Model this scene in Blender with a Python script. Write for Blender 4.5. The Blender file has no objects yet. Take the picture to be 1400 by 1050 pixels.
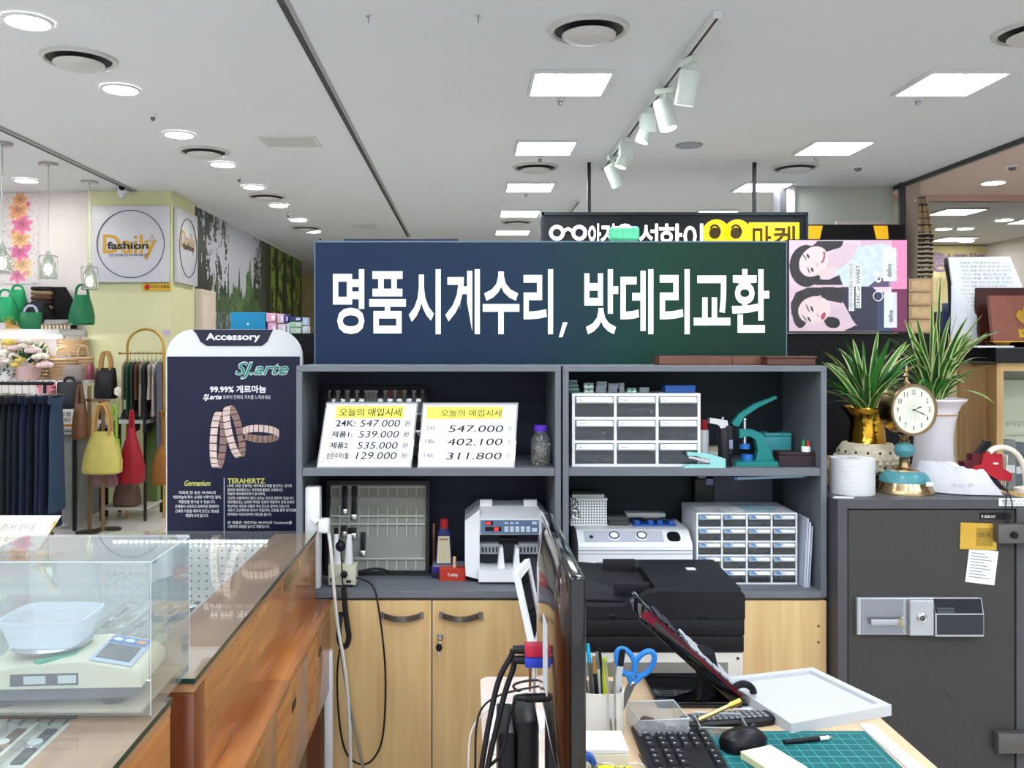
import bpy, bmesh, math, random
from mathutils import Vector, Matrix, Euler, noise
PI = math.pi
R = math.radians
random.seed(7)
sc = bpy.context.scene
COL = sc.collection

# ---------------------------------------------------------------- camera, light, exposure
F = 1200.0          # focal length in pixels of the 1400 x 1050 frame
CX, CY = 640.0, 476.0
EYE = 1.42          # eye height
CH = EYE + 1.4     # ceiling height
cd = bpy.data.cameras.new('camera')
cd.sensor_width = 36
cd.lens = 36 * F / 1400
cd.shift_x = (700 - CX) / 1400
cd.shift_y = -(525 - CY) / 1400
cd.clip_start = 0.05
cam = bpy.data.objects.new('camera', cd)
cam.location = (0, 0, EYE)
cam.rotation_euler = (PI / 2, 0, 0)
COL.objects.link(cam)
sc.camera = cam
sc.view_settings.view_transform = 'Standard'
sc.view_settings.look = 'None'
sc.view_settings.gamma = 1
sc.view_settings.use_curve_mapping = False
sc.view_settings.exposure = 0.74
sc.cycles.transparent_max_bounces = 24
w = bpy.data.worlds.new('world')
sc.world = w
w.use_nodes = True
w.node_tree.nodes['Background'].inputs[0].default_value = (0.92, 0.96, 1.0, 1)
w.node_tree.nodes['Background'].inputs[1].default_value = 1.15
PANEL_POWER = 24.0
SPOT_POWER = 20.0

# ---------------------------------------------------------------- helpers
def lin(h):
    h = h.lstrip('#')
    o = []
    for i in (0, 2, 4):
        c = int(h[i:i + 2], 16) / 255
        o.append(c / 12.92 if c <= .04045 else ((c + .055) / 1.055) ** 2.4)
    return (o[0], o[1], o[2], 1.0)

def SX(x, Y): return (x - CX) / F * Y
def SZ(y, Y): return EYE - (y - CY) / F * Y
def at(x, y, Y): return Vector((SX(x, Y), Y, SZ(y, Y)))

MATS = {}
ALB = .80
def lina(h): return tuple(x * ALB for x in lin(h)[:3]) + (1,)
def mat(name, col=None, rough=.5, metal=0.0, var=.12, scale=8.0, bump=0.0, emit=0.0, stretch=None, spec=None, coat=0.0, alpha=None, alb=True):
    """procedural principled material; var = amount of noise mottling"""
    if name in MATS: return MATS[name]
    m = bpy.data.materials.new(name)
    m.use_nodes = True
    nt = m.node_tree
    b = nt.nodes['Principled BSDF']
    c = lin(col)
    if not emit and alb: c = tuple(x * ALB for x in c[:3]) + (1,)
    tc = nt.nodes.new('ShaderNodeTexCoord')
    mp = nt.nodes.new('ShaderNodeMapping')
    if stretch: mp.inputs['Scale'].default_value = stretch
    nz = nt.nodes.new('ShaderNodeTexNoise')
    nz.inputs['Scale'].default_value = scale
    nz.inputs['Detail'].default_value = 5
    nt.links.new(tc.outputs['Object'], mp.inputs[0])
    nt.links.new(mp.outputs[0], nz.inputs['Vector'])
    mx = nt.nodes.new('ShaderNodeMix')
    mx.data_type = 'RGBA'
    mx.inputs[6].default_value = tuple(x * (1 - var) for x in c[:3]) + (1,)
    mx.inputs[7].default_value = tuple(min(1, x * (1 + var)) for x in c[:3]) + (1,)
    nt.links.new(nz.outputs['Fac'], mx.inputs[0])
    nt.links.new(mx.outputs[2], b.inputs['Base Color'])
    b.inputs['Roughness'].default_value = rough
    b.inputs['Metallic'].default_value = metal
    b.inputs['Specular IOR Level'].default_value = (.22 if not metal else .5) if spec is None else spec
    if coat: b.inputs['Coat Weight'].default_value = coat; b.inputs['Coat Roughness'].default_value = .08
    if alpha is not None: b.inputs['Alpha'].default_value = alpha
    if bump:
        bp = nt.nodes.new('ShaderNodeBump')
        bp.inputs['Strength'].default_value = bump
        bp.inputs['Distance'].default_value = .01
        nt.links.new(nz.outputs['Fac'], bp.inputs['Height'])
        nt.links.new(bp.outputs[0], b.inputs['Normal'])
    if emit:
        b.inputs['Emission Color'].default_value = c
        b.inputs['Emission Strength'].default_value = emit
    MATS[name] = m
    return m

def wood(name, c1, c2, rough=.4, axis='z', scale=6.0, coat=0.0, dist=3.0):
    if name in MATS: return MATS[name]
    m = bpy.data.materials.new(name); m.use_nodes = True
    nt = m.node_tree; b = nt.nodes['Principled BSDF']
    tc = nt.nodes.new('ShaderNodeTexCoord'); mp = nt.nodes.new('ShaderNodeMapping')
    s = {'z': (1, 1, .08), 'y': (1, .08, 1), 'x': (.08, 1, 1)}[axis]
    mp.inputs['Scale'].default_value = s
    nz = nt.nodes.new('ShaderNodeTexNoise'); nz.inputs['Scale'].default_value = scale * 4; nz.inputs['Detail'].default_value = 7
    nz.inputs['Distortion'].default_value = dist * .3
    rp = nt.nodes.new('ShaderNodeValToRGB')
    rp.color_ramp.elements[0].position = .33; rp.color_ramp.elements[0].color = lina(c1)
    rp.color_ramp.elements[1].position = .68; rp.color_ramp.elements[1].color = lina(c2)
    L = nt.links.new
    L(tc.outputs['Object'], mp.inputs[0]); L(mp.outputs[0], nz.inputs['Vector']); L(nz.outputs['Fac'], rp.inputs[0])
    L(rp.outputs[0], b.inputs['Base Color'])
    b.inputs['Roughness'].default_value = rough
    if coat: b.inputs['Coat Weight'].default_value = coat; b.inputs['Coat Roughness'].default_value = .1
    MATS[name] = m
    return m

def glass(name, tint='#f4fbf8', refl=1.0, haze=0.0, hazecol='#ffffff'):
    """thin clear sheet: transparent with a fresnel reflection and a little haze"""
    if name in MATS: return MATS[name]
    m = bpy.data.materials.new(name); m.use_nodes = True
    nt = m.node_tree; nt.nodes.clear(); N = nt.nodes.new; L = nt.links.new
    out = N('ShaderNodeOutputMaterial'); tr = N('ShaderNodeBsdfTransparent'); gl = N('ShaderNodeBsdfGlossy')
    geo = N('ShaderNodeNewGeometry'); dt = N('ShaderNodeVectorMath'); dt.operation = 'DOT_PRODUCT'
    ab = N('ShaderNodeMath'); ab.operation = 'ABSOLUTE'; sb = N('ShaderNodeMath'); sb.operation = 'SUBTRACT'; sb.inputs[0].default_value = 1
    pw = N('ShaderNodeMath'); pw.operation = 'POWER'; pw.inputs[1].default_value = 5
    ma = N('ShaderNodeMath'); ma.operation = 'MULTIPLY_ADD'; ma.inputs[1].default_value = .96; ma.inputs[2].default_value = .04
    mu = N('ShaderNodeMath'); mu.operation = 'MULTIPLY'; mu.use_clamp = True; mx = N('ShaderNodeMixShader')
    tr.inputs[0].default_value = lin(tint); gl.inputs['Roughness'].default_value = .02
    mu.inputs[1].default_value = refl
    L(geo.outputs['Normal'], dt.inputs[0]); L(geo.outputs['Incoming'], dt.inputs[1]); L(dt.outputs['Value'], ab.inputs[0]); L(ab.outputs[0], sb.inputs[1])
    L(sb.outputs[0], pw.inputs[0]); L(pw.outputs[0], ma.inputs[0]); L(ma.outputs[0], mu.inputs[0]); L(mu.outputs[0], mx.inputs[0])
    if haze:
        df = N('ShaderNodeBsdfDiffuse'); df.inputs[0].default_value = lin(hazecol); m2 = N('ShaderNodeMixShader'); m2.inputs[0].default_value = haze
        nz = N('ShaderNodeTexNoise'); nz.inputs['Scale'].default_value = 3
        mm = N('ShaderNodeMath'); mm.operation = 'MULTIPLY_ADD'; mm.inputs[1].default_value = haze * .3; mm.inputs[2].default_value = haze * .85
        L(nz.outputs['Fac'], mm.inputs[0]); L(mm.outputs[0], m2.inputs[0])
        L(tr.outputs[0], m2.inputs[1]); L(df.outputs[0], m2.inputs[2]); L(m2.outputs[0], mx.inputs[1])
    else:
        L(tr.outputs[0], mx.inputs[1])
    L(gl.outputs[0], mx.inputs[2]); L(mx.outputs[0], out.inputs[0])
    MATS[name] = m
    return m

def painted(name, rough=.4, emit=0.0):
    """a printed picture: colour attribute 'print'"""
    if name in MATS: return MATS[name]
    m = bpy.data.materials.new(name); m.use_nodes = True
    nt = m.node_tree; b = nt.nodes['Principled BSDF']
    a = nt.nodes.new('ShaderNodeVertexColor'); a.layer_name = 'print'
    nt.links.new(a.outputs[0], b.inputs['Base Color'])
    b.inputs['Roughness'].default_value = rough
    if emit:
        nt.links.new(a.outputs[0], b.inputs['Emission Color']); b.inputs['Emission Strength'].default_value = emit
    MATS[name] = m
    return m

def FR(x=0, y=0, z=0):      # text plane facing the camera side (-Y): u -> X, v -> Z
    return Matrix(((1, 0, 0, x), (0, 0, -1, y), (0, 1, 0, z), (0, 0, 0, 1)))
def FU(x=0, y=0, z=0):      # lying flat facing up
    return Matrix.Translation((x, y, z))

_TX = {}
def text_mesh(body, off, shear):
    k = (body, off, shear)
    if k in _TX: return _TX[k]
    c = bpy.data.curves.new('t', 'FONT'); c.body = body; c.offset = off; c.shear = shear; c.resolution_u = 3; c.fill_mode = 'FRONT'
    o = bpy.data.objects.new('t', c); COL.objects.link(o)
    dg = bpy.context.evaluated_depsgraph_get()
    me = bpy.data.meshes.new_from_object(o.evaluated_get(dg)); me.materials.clear()
    bpy.data.objects.remove(o); bpy.data.curves.remove(c)
    xs = [v.co.x for v in me.vertices]; ys = [v.co.y for v in me.vertices]
    _TX[k] = (me, min(xs), max(xs), min(ys), max(ys))
    return _TX[k]

class MB:
    """collects shapes into one mesh"""
    def __init__(s): s.bm = bmesh.new(); s.k = 0
    def mi(s, k): s.k = k; return s
    def _merge(s, t, M=None):
        if M is not None: bmesh.ops.transform(t, matrix=M, verts=t.verts)
        for f in t.faces: f.material_index = s.k
        me = bpy.data.meshes.new('tmp'); t.to_mesh(me); t.free()
        s.bm.from_mesh(me); bpy.data.meshes.remove(me); return s
    def box(s, x0, x1, y0, y1, z0, z1, r=0, seg=2, M=None):
        t = bmesh.new(); bmesh.ops.create_cube(t, size=1)
        S = Matrix.Translation(((x0 + x1) / 2, (y0 + y1) / 2, (z0 + z1) / 2)) @ Matrix.Diagonal((x1 - x0, y1 - y0, z1 - z0, 1))
        bmesh.ops.transform(t, matrix=S, verts=t.verts)
        if r: bmesh.ops.bevel(t, geom=t.edges[:], offset=r, segments=seg, profile=.5, affect='EDGES')
        return s._merge(t, M)
    def faces(s, V, Fs, M=None):
        t = bmesh.new(); vs = [t.verts.new(v) for v in V]
        for f in Fs:
            try: t.faces.new([vs[i] for i in f])
            except ValueError: pass
        bmesh.ops.recalc_face_normals(t, faces=t.faces[:])
        return s._merge(t, M)
    def flat(s, V, Fs, M=None):     # open sheet, keep winding
        t = bmesh.new(); vs = [t.verts.new(v) for v in V]
        for f in Fs: t.faces.new([vs[i] for i in f])
        return s._merge(t, M)
    def prism(s, poly, y0, y1, M=None, r=0):      # poly in (x,z) extruded along y
        n = len(poly)
        V = [(x, y0, z) for x, z in poly] + [(x, y1, z) for x, z in poly]
        Fs = [tuple(range(n)), tuple(range(2 * n - 1, n - 1, -1))] + [(i, (i + 1) % n, n + (i + 1) % n, n + i) for i in range(n)]
        return s.faces(V, Fs, M)
    def slab(s, poly, z0, z1, M=None):            # poly in (x,y) extruded along z
        n = len(poly)
        V = [(x, y, z0) for x, y in poly] + [(x, y, z1) for x, y in poly]
        Fs = [tuple(range(n)), tuple(range(2 * n - 1, n - 1, -1))] + [(i, (i + 1) % n, n + (i + 1) % n, n + i) for i in range(n)]
        return s.faces(V, Fs, M)
    def side(s, poly, x0, x1, M=None):            # poly in (y,z) extruded along x
        n = len(poly)
        V = [(x0, y, z) for y, z in poly] + [(x1, y, z) for y, z in poly]
        Fs = [tuple(range(n)), tuple(range(2 * n - 1, n - 1, -1))] + [(i, (i + 1) % n, n + (i + 1) % n, n + i) for i in range(n)]
        return s.faces(V, Fs, M)
    def lathe(s, prof, c=(0, 0, 0), n=24, M=None, cap=True):
        V = []; Fs = []
        for r, z in prof:
            for j in range(n):
                a = 2 * PI * j / n; V.append((c[0] + r * math.cos(a), c[1] + r * math.sin(a), c[2] + z))
        for i in range(len(prof) - 1):
            for j in range(n):
                Fs.append((i * n + j, i * n + (j + 1) % n, (i + 1) * n + (j + 1) % n, (i + 1) * n + j))
        if cap:
            if prof[0][0] > 1e-6: Fs.append(tuple(range(n)))
            if prof[-1][0] > 1e-6: Fs.append(tuple((len(prof) - 1) * n + j for j in range(n)))
        t = bmesh.new(); vs = [t.verts.new(v) for v in V]
        for f in Fs:
            try: t.faces.new([vs[i] for i in f])
            except ValueError: pass
        bmesh.ops.remove_doubles(t, verts=t.verts[:], dist=1e-6)
        bmesh.ops.recalc_face_normals(t, faces=t.faces[:])
        return s._merge(t, M)
    def cyl(s, p0, p1, r0, r1=None, n=16):
        p0 = Vector(p0); p1 = Vector(p1); d = p1 - p0
        M = Matrix.Translation(p0) @ d.to_track_quat('Z', 'Y').to_matrix().to_4x4()
        return s.lathe([(r0, 0), (r0 if r1 is None else r1, d.length)], n=n, M=M)
    def ell(s, c, rx, ry, rz, n=16, M=None):
        t = bmesh.new(); bmesh.ops.create_uvsphere(t, u_segments=n, v_segments=max(6, n * 2 // 3), radius=1)
        bmesh.ops.transform(t, matrix=Matrix.Translation(c) @ Matrix.Diagonal((rx, ry, rz, 1)), verts=t.verts)
        return s._merge(t, M)
    def tube(s, pts, r, n=8, smooth=0, closed=False):
        P = [Vector(p) for p in pts]
        for _ in range(smooth):
            Q = [] if closed else [P[0]]
            for i in range(len(P) if closed else len(P) - 1):
                a, b = P[i], P[(i + 1) % len(P)]
                Q += [a * .75 + b * .25, a * .25 + b * .75]
            if not closed: Q.append(P[-1])
            P = Q
        m = len(P); V = []; Fs = []
        up = None
        for i, p in enumerate(P):
            a = P[(i - 1) % m] if closed or i else p; b = P[(i + 1) % m] if closed or i < m - 1 else p
            t = (b - a).normalized()
            if up is None: up = t.orthogonal().normalized()
            up = (up - t * up.dot(t)).normalized(); q = t.cross(up)
            rr = r[min(len(r) - 1, int(i * len(r) / m))] if isinstance(r, (list, tuple)) else r
            for j in range(n):
                an = 2 * PI * j / n; V.append(p + (up * math.cos(an) + q * math.sin(an)) * rr)
        for i in range(m if closed else m - 1):
            for j in range(n):
                k = (i + 1) % m; Fs.append((i * n + j, i * n + (j + 1) % n, k * n + (j + 1) % n, k * n + j))
        if not closed: Fs += [tuple(range(n - 1, -1, -1)), tuple((m - 1) * n + j for j in range(n))]
        return s.faces(V, Fs)
    def loft(s, rings, n=18, M=None, wob=0.0, wf=3.0, p=2.0, seed=0, cap=True):
        """rings of (cx, cy, z, rx, ry); p = superellipse power; wob = wrinkle depth"""
        V = []; Fs = []
        for (cx, cy, z, rx, ry) in rings:
            for j in range(n):
                a = 2 * PI * j / n; c, d = math.cos(a), math.sin(a)
                k = (abs(c) ** p + abs(d) ** p) ** (-1 / p)
                if wob: k *= 1 + wob * noise.noise((c * wf + seed, d * wf, z * 6))
                V.append((cx + rx * c * k, cy + ry * d * k, z))
        for i in range(len(rings) - 1):
            for j in range(n): Fs.append((i * n + j, i * n + (j + 1) % n, (i + 1) * n + (j + 1) % n, (i + 1) * n + j))
        if cap: Fs += [tuple(range(n)), tuple((len(rings) - 1) * n + j for j in range(n))]
        return s.faces(V, Fs, M)
    def grid(s, nu, nv, f, th=0.0, M=None):
        """sheet f(u,v)->point, u,v in 0..1, optional thickness"""
        t = bmesh.new(); vs = [[t.verts.new(f(i / nu, j / nv)) for j in range(nv + 1)] for i in range(nu + 1)]
        for i in range(nu):
            for j in range(nv): t.faces.new((vs[i][j], vs[i + 1][j], vs[i + 1][j + 1], vs[i][j + 1]))
        if th:
            t.normal_update(); bmesh.ops.solidify(t, geom=t.faces[:], thickness=th)
        return s._merge(t, M)
    def text(s, body, u0, v0, M, w=None, h=None, off=0.0, shear=0.0, flip=False):
        """lower-left corner (u0,v0) in plane M; given width and/or height of the letters' own box"""
        me, a, b, c, d = text_mesh(body, off, shear)
        kw = w / (b - a) if w else None; kh = h / (d - c) if h else None
        kw = kw or kh; kh = kh or kw
        t = bmesh.new(); t.from_mesh(me)
        S = Matrix.Translation((u0, v0, 0)) @ Matrix.Diagonal((kw, kh, 1, 1)) @ Matrix.Translation((-a, -c, 0))
        if flip: S = Matrix.Translation((2 * u0 + kw * (b - a), 0, 0)) @ Matrix.Diagonal((-1, 1, 1, 1)) @ S
        return s._merge(t, M @ S)
    def build(s, name, m, parent=None, smooth=True, loc=None, ang=35):
        me = bpy.data.meshes.new(name); s.bm.to_mesh(me); s.bm.free()
        for x in (m if isinstance(m, (list, tuple)) else [m]): me.materials.append(x)
        if smooth:
            me.polygons.foreach_set('use_smooth', [True] * len(me.polygons)); me.set_sharp_from_angle(angle=R(ang))
        o = bpy.data.objects.new(name, me); COL.objects.link(o)
        if parent is not None: o.parent = parent
        if loc is not None: o.location = loc
        return o

def tag(o, label, cat, group=None):
    o['label'] = label; o['category'] = cat
    if group: o['group'] = group
    return o
def thing(name, label, cat, loc=(0, 0, 0), rz=0, group=None):
    o = bpy.data.objects.new(name, None); COL.objects.link(o); o.location = loc; o.rotation_euler = (0, 0, rz)
    o.empty_display_size = .05
    return tag(o, label, cat, group)
def struct(o): o['kind'] = 'structure'; return o
def copy_tree(o, loc=None, rz=None, label=None, parent=None, scale=None):
    c = o.copy(); COL.objects.link(c)
    if parent is not None: c.parent = parent
    if loc is not None: c.location = loc
    if rz is not None: c.rotation_euler = (0, 0, rz)
    if scale is not None: c.scale = scale if isinstance(scale, tuple) else (scale,) * 3
    if label: c['label'] = label
    for ch in list(o.children): copy_tree(ch, parent=c)
    return c
def paint_panel(nu, nv, w, h, f):
    """upright grid w x h facing -Y with a printed picture f(u,v)->hex or rgb(0..1 srgb), origin lower left"""
    me = bpy.data.meshes.new('print')
    V = [(w * i / nu, 0, h * j / nv) for j in range(nv + 1) for i in range(nu + 1)]
    Q = [(j * (nu + 1) + i, j * (nu + 1) + i + 1, (j + 1) * (nu + 1) + i + 1, (j + 1) * (nu + 1) + i) for j in range(nv) for i in range(nu)]
    me.from_pydata(V, [], Q)
    ca = me.color_attributes.new('print', 'FLOAT_COLOR', 'POINT')
    buf = []
    for j in range(nv + 1):
        for i in range(nu + 1):
            c = f(i / nu, j / nv)
            if isinstance(c, str): c = lin(c)[:3]
            else: c = tuple(x / 12.92 if x <= .04045 else ((x + .055) / 1.055) ** 2.4 for x in c)
            buf += [c[0] * ALB, c[1] * ALB, c[2] * ALB, 1.0]
    ca.data.foreach_set('color', buf)
    return me
def link_mesh(name, me, m, parent=None, loc=(0, 0, 0), rot=None):
    me.materials.append(m); o = bpy.data.objects.new(name, me); COL.objects.link(o); o.location = loc
    if rot: o.rotation_euler = rot
    if parent is not None: o.parent = parent
    return o
def ROT(axis, deg, c=(0, 0, 0)):
    c = Vector(c); return Matrix.Translation(c) @ Matrix.Rotation(R(deg), 4, axis) @ Matrix.Translation(-c)

# ---------------------------------------------------------------- shared materials
W_WHITE = mat('white_plastic', '#e9ebed', .35, var=.04)
W_MATTE = mat('white_paint', '#e6e7e6', .6, var=.04)
BLACK = mat('black_plastic', '#15151a', .35, var=.15)
BLACKM = mat('black_metal', '#141416', .45, metal=.3)
GREY = mat('grey_cabinet_board', '#70757c', .5, var=.05, scale=40)
DARKIN = mat('dark_back_board', '#262b3b', .6, var=.12, scale=5)
DARKIN2 = mat('back_board_green_cast', '#1b282c', .6, var=.12, scale=5)  # same back board, with the lens's green shading put into its colour
STEEL = mat('steel', '#c9cacc', .25, metal=1, var=.05)
CHROME = mat('chrome', '#e2e2e4', .08, metal=1, var=.03)
BRASS = mat('brass', '#d8ae4e', .22, metal=1, var=.1)
BEECH = wood('beech_board', '#d6b178', '#e6c68f', .42, 'z', 7)
BEECHX = wood('beech_desk_board', '#d3b48d', '#dec29e', .42, 'x', 7)
CHERRY = wood('cherry_wood', '#9a5828', '#c9864a', .26, 'y', 6, coat=.5)
CHERRYV = wood('cherry_wood_dark', '#5c2a12', '#7c3f1c', .3, 'z', 6, coat=.3)
WALNUT = wood('walnut', '#3a1b12', '#5b2c1c', .35, 'x', 8)
PAPER = mat('white_paper', '#eceeee', .7, var=.03)
INK = mat('ink', '#20222a', .6, var=.05)
GREYINK = mat('grey_ink', '#8b8d92', .6, var=.05)
LEDON = mat('lamp_glow', '#eff6ff', .5, emit=PANEL_POWER)
DLON = mat('downlight_glow', '#fffaf0', .5, emit=60)
SPOTON = mat('spot_glow', '#fff7e8', .5, emit=SPOT_POWER)
CLEAR = glass('clear_glass')
# ---------------------------------------------------------------- the setting
def floor_mat():
    m = bpy.data.materials.new('polished_tile'); m.use_nodes = True
    nt = m.node_tree; b = nt.nodes['Principled BSDF']; N = nt.nodes.new; L = nt.links.new
    tc = N('ShaderNodeTexCoord'); br = N('ShaderNodeTexBrick'); br.offset = 0
    br.inputs['Color1'].default_value = lin('#d0ccc5'); br.inputs['Color2'].default_value = lin('#c7c3bc'); br.inputs['Mortar'].default_value = lin('#98928b')
    br.inputs['Scale'].default_value = 1; br.inputs['Brick Width'].default_value = .8; br.inputs['Row Height'].default_value = .8; br.inputs['Mortar Size'].default_value = .004
    L(tc.outputs['Object'], br.inputs[0]); L(br.outputs[0], b.inputs['Base Color']); b.inputs['Roughness'].default_value = .16
    return m
struct(MB().box(-6, 7, -4, 17, -.1, 0).build('floor', floor_mat(), smooth=False))
CEILM = mat('ceiling_paint', '#d3d6d9', .8, var=.03, scale=1.5, alb=False)
struct(MB().box(-6, 7, -4, 17, CH, CH + .1).build('ceiling', CEILM, smooth=False))
PALEWALL = mat('pale_wall_paint', '#e6dfdc', .7, var=.03)
GREENW = mat('green_wall_paint', '#dbdcae', .6, var=.04)
struct(MB().box(-6.1, -6, -4, 17, 0, CH).build('wall_left', PALEWALL, smooth=False))
struct(MB().box(7, 7.1, -4, 17, 0, CH).build('wall_right', PALEWALL, smooth=False))
struct(MB().box(-6, 7, 16.9, 17, 0, CH).build('wall_back', mat('yellow_wall_paint', '#ead79a', .7), smooth=False))
struct(MB().box(-6, -2.64, 7.86, 8.0, 0, CH).build('wall_shop', PALEWALL, smooth=False))
# green pillar of the bag shop
struct(MB().box(-3.385, -2.64, 7.80, 8.48, 0, CH).build('wall_pillar', GREENW, smooth=False))
struct(MB().box(-2.78, -2.66, 8.48, 14.0, 0, CH).build('wall_mural', PALEWALL, smooth=False))
struct(MB().box(2.82, 3.68, 7.6, 7.75, 0, CH).build('wall_aisle', mat('grey_green_wall', '#c9ccc2', .6, var=.03), smooth=False))
struct(MB().box(3.765, 7, .5, 8.0, CH - .004, CH + .001).build('ceiling_right', mat('pinkish_ceiling_paint', '#d6bfb4', .8, var=.03, alb=False), smooth=False))
DARKTRIM = mat('dark_joint', '#4a4a4c', .6)
LTRIM = mat('light_joint', '#a9a9a8', .5)
mb = MB(); mb.box(-.768, -.742, -3, 11, CH - .006, CH + .002).mi(1).box(-.735, -.722, -3, 11, CH - .004, CH + .002)
struct(mb.build('trim_1', [DARKTRIM, LTRIM], smooth=False))
mb = MB(); mb.box(-3.0, -2.97, -3, 7.8, CH - .008, CH + .002).mi(1).box(-2.965, -2.94, -3, 7.8, CH - .012, CH + .002)
struct(mb.build('trim_2', [DARKTRIM, LTRIM], smooth=False))
mb = MB(); mb.box(3.68, 3.71, 2, 8.0, CH - .03, CH + .002).mi(1).box(3.73, 3.76, 2, 8.0, CH - .02, CH + .002)
struct(mb.build('trim_3', [DARKTRIM, LTRIM], smooth=False))
struct(MB().box(2.76, 2.82, 7.57, 7.76, 0, CH).mi(1).box(2.70, 2.76, 7.6, 7.76, 0, CH).build('trim_4', [W_MATTE, DARKTRIM], smooth=False))
# steel post and pink header of the right-hand glass; room beyond imitates its reflection
PINKM = mat('pink_header_paint', '#c9a79c', .6, var=.03)
struct(MB().box(3.70, 3.82, 7.42, 7.56, 0, CH).build('trim_5', mat('brushed_steel_post', '#c4bfb7', .3, metal=.9, var=.2, scale=3, stretch=(1, 1, .1)), smooth=False))
struct(MB().box(3.655, 3.695, 7.42, 7.44, 0, CH).build('trim_6', DARKTRIM, smooth=False))
struct(MB().box(3.82, 7, 8.0, 8.1, CH - .055, CH).build('trim_7', PINKM, smooth=False))
gl = MB().box(3.83, 7, 8.04, 8.05, 0, CH - .055).build('window_1', glass('shop_glass', '#d6d6d4', 1.0), smooth=False); struct(gl)
struct(MB().box(3.4, 7, 11.9, 12.0, 0, CH).build('wall_reflected', mat('cream_reflected_wall', '#efe2b4', .7), smooth=False))  # wall added behind the glass as part of its imitated reflection

# ---------------------------------------------------------------- ceiling fixtures
def cpt(x, y): 
    k = (CH - EYE) / (CY - y); return ((x - CX) * k, F * k)
def panel(x, y, label, first=[None]):
    if first[0] is None:
        t = thing('ceiling_panel_light', label, 'ceiling light', (x, y, CH), group='square ceiling panel lights')
        a = .21; z = -.018
        mb = MB()
        for (x0, x1, y0, y1) in ((-a, a, -a, -a + .018), (-a, a, a - .018, a), (-a, -a + .018, -a + .018, a - .018), (a - .018, a, -a + .018, a - .018)): mb.box(x0, x1, y0, y1, z, -.0005)
        mb.build('frame', W_WHITE, t, smooth=False)
        MB().box(-a + .018, a - .018, -a + .018, a - .018, -.012, -.001).build('diffuser', LEDON, t, smooth=False)
        first[0] = t; return t
    return copy_tree(first[0], (x, y, CH), label=label)
PNAMES = {(.533, 0): 'lit square ceiling panel just left of the near end of the spotlight track',
 (.533, 1): 'lit square ceiling panel, second of the middle row, behind the largest one',
 (.533, 2): 'lit square ceiling panel, third of the middle row, past the round vent',
 (.533, 3): 'lit square ceiling panel, fourth of the middle row above the navy sign',
 (.533, 4): 'lit square ceiling panel, smallest and last above the navy sign',
 (2.537, 0): 'largest lit ceiling panel at the upper right, below the round vent at the edge',
 (2.537, 1): 'lit ceiling panel, second of the right-hand row, near the smoke detector',
 (2.537, 2): 'lit ceiling panel crossed by the black hanging rod of the eyewear sign',
 (2.537, 3): 'lit ceiling panel just above the top edge of the eyewear sign'}
for px_ in (.533, 2.537):
    for k in range(5 if px_ < 1 else 4): panel(px_, 4.62 + 1.48 * k, PNAMES[(px_, k)])
# the same grid carries on over and behind the camera
for px_ in (-1.47, .533, 2.537):
    for k in (-1, -2, -3, -4): panel(px_, 4.62 + 1.48 * k, 'lit square ceiling panel over the watch counter, outside the photo')
for px_ in (-3.47, -2.47, -.47, 1.53, 3.53):  # extra unseen panels off the grid, added as fill light from behind
    for k in (-3, -4): panel(px_, 4.62 + 1.48 * k, 'added fill light panel behind the camera, unseen')
for x_, y_ in ((-4.0, 5.2), (-4.9, 5.2), (-4.9, 6.6), (-3.5, 4.3), (-4.9, 3.8)): panel(x_, y_, 'added fill light panel over the bag shop, unseen')  # unseen panels added to brighten the bag shop
panel(4.985, 8.95, 'lit ceiling panel mirrored in the right-hand glass, built behind it')  # stands in for a panel reflected in the glass
panel(6.2, 9.6, 'added fill light panel deep behind the right-hand glass, unseen')  # this panel and the next are unseen, added to brighten the banner
panel(6.2, 11.2, 'added fill light panel far behind the right-hand glass, unseen')
panel(4.93, 11.2, 'lit ceiling panel above the yellow banner, mirrored in the right-hand glass')

DL = [None]
def downlight(x, y, label):
    X, Y = cpt(x, y)
    if DL[0] is None:
        t = thing('downlight', label, 'ceiling light', (X, Y, CH), group='round ceiling downlights')
        MB().lathe([(.105, -.001), (.1, -.012), (.088, -.012), (.086, -.003)], n=28, cap=False).build('rim', W_WHITE, t)
        MB().lathe([(.0, -.016), (.06, -.014), (.086, -.006), (.087, -.001)], n=28, cap=False).build('lens', DLON, t)
        DL[0] = t; return t
    return copy_tree(DL[0], (X, Y, CH), label=label)
for (x, y), l in zip(((38, 28), (165, 121), (245, 183), (305, 224), (347, 255), (381, 280), (408, 300), (428, 316)),
    ('nearest', 'second nearest', 'third nearest', 'fourth nearest', 'fifth nearest', 'third from the far end', 'second from the far end', 'farthest')):
    downlight(x, y, f'lit round downlight, {l} of the row above the forest mural')
downlight(36, 246, 'lit round downlight over the handbag shop beyond the ceiling joint')
for x, y, l in ((1358, 249, 'under the pinkish ceiling before the glass, upper right'), (1373, 300, 'right of the lit panel, mirrored in the shop glass'), (1320, 312, 'in the middle of the ceiling mirrored in the shop glass'), (1290, 312.5, 'leftmost on the ceiling mirrored in the shop glass'), (1322, 329, 'just above the yellow banner, mirrored in the shop glass')):
    downlight(x, y, 'small round downlight ' + l)  # those beyond the glass imitate lamps reflected in it
VENTD = mat('vent_dark', '#2c2a33', .5)
VENTW = mat('vent_white', '#d3d2cf', .4, var=.05)
DV = [None]
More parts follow.
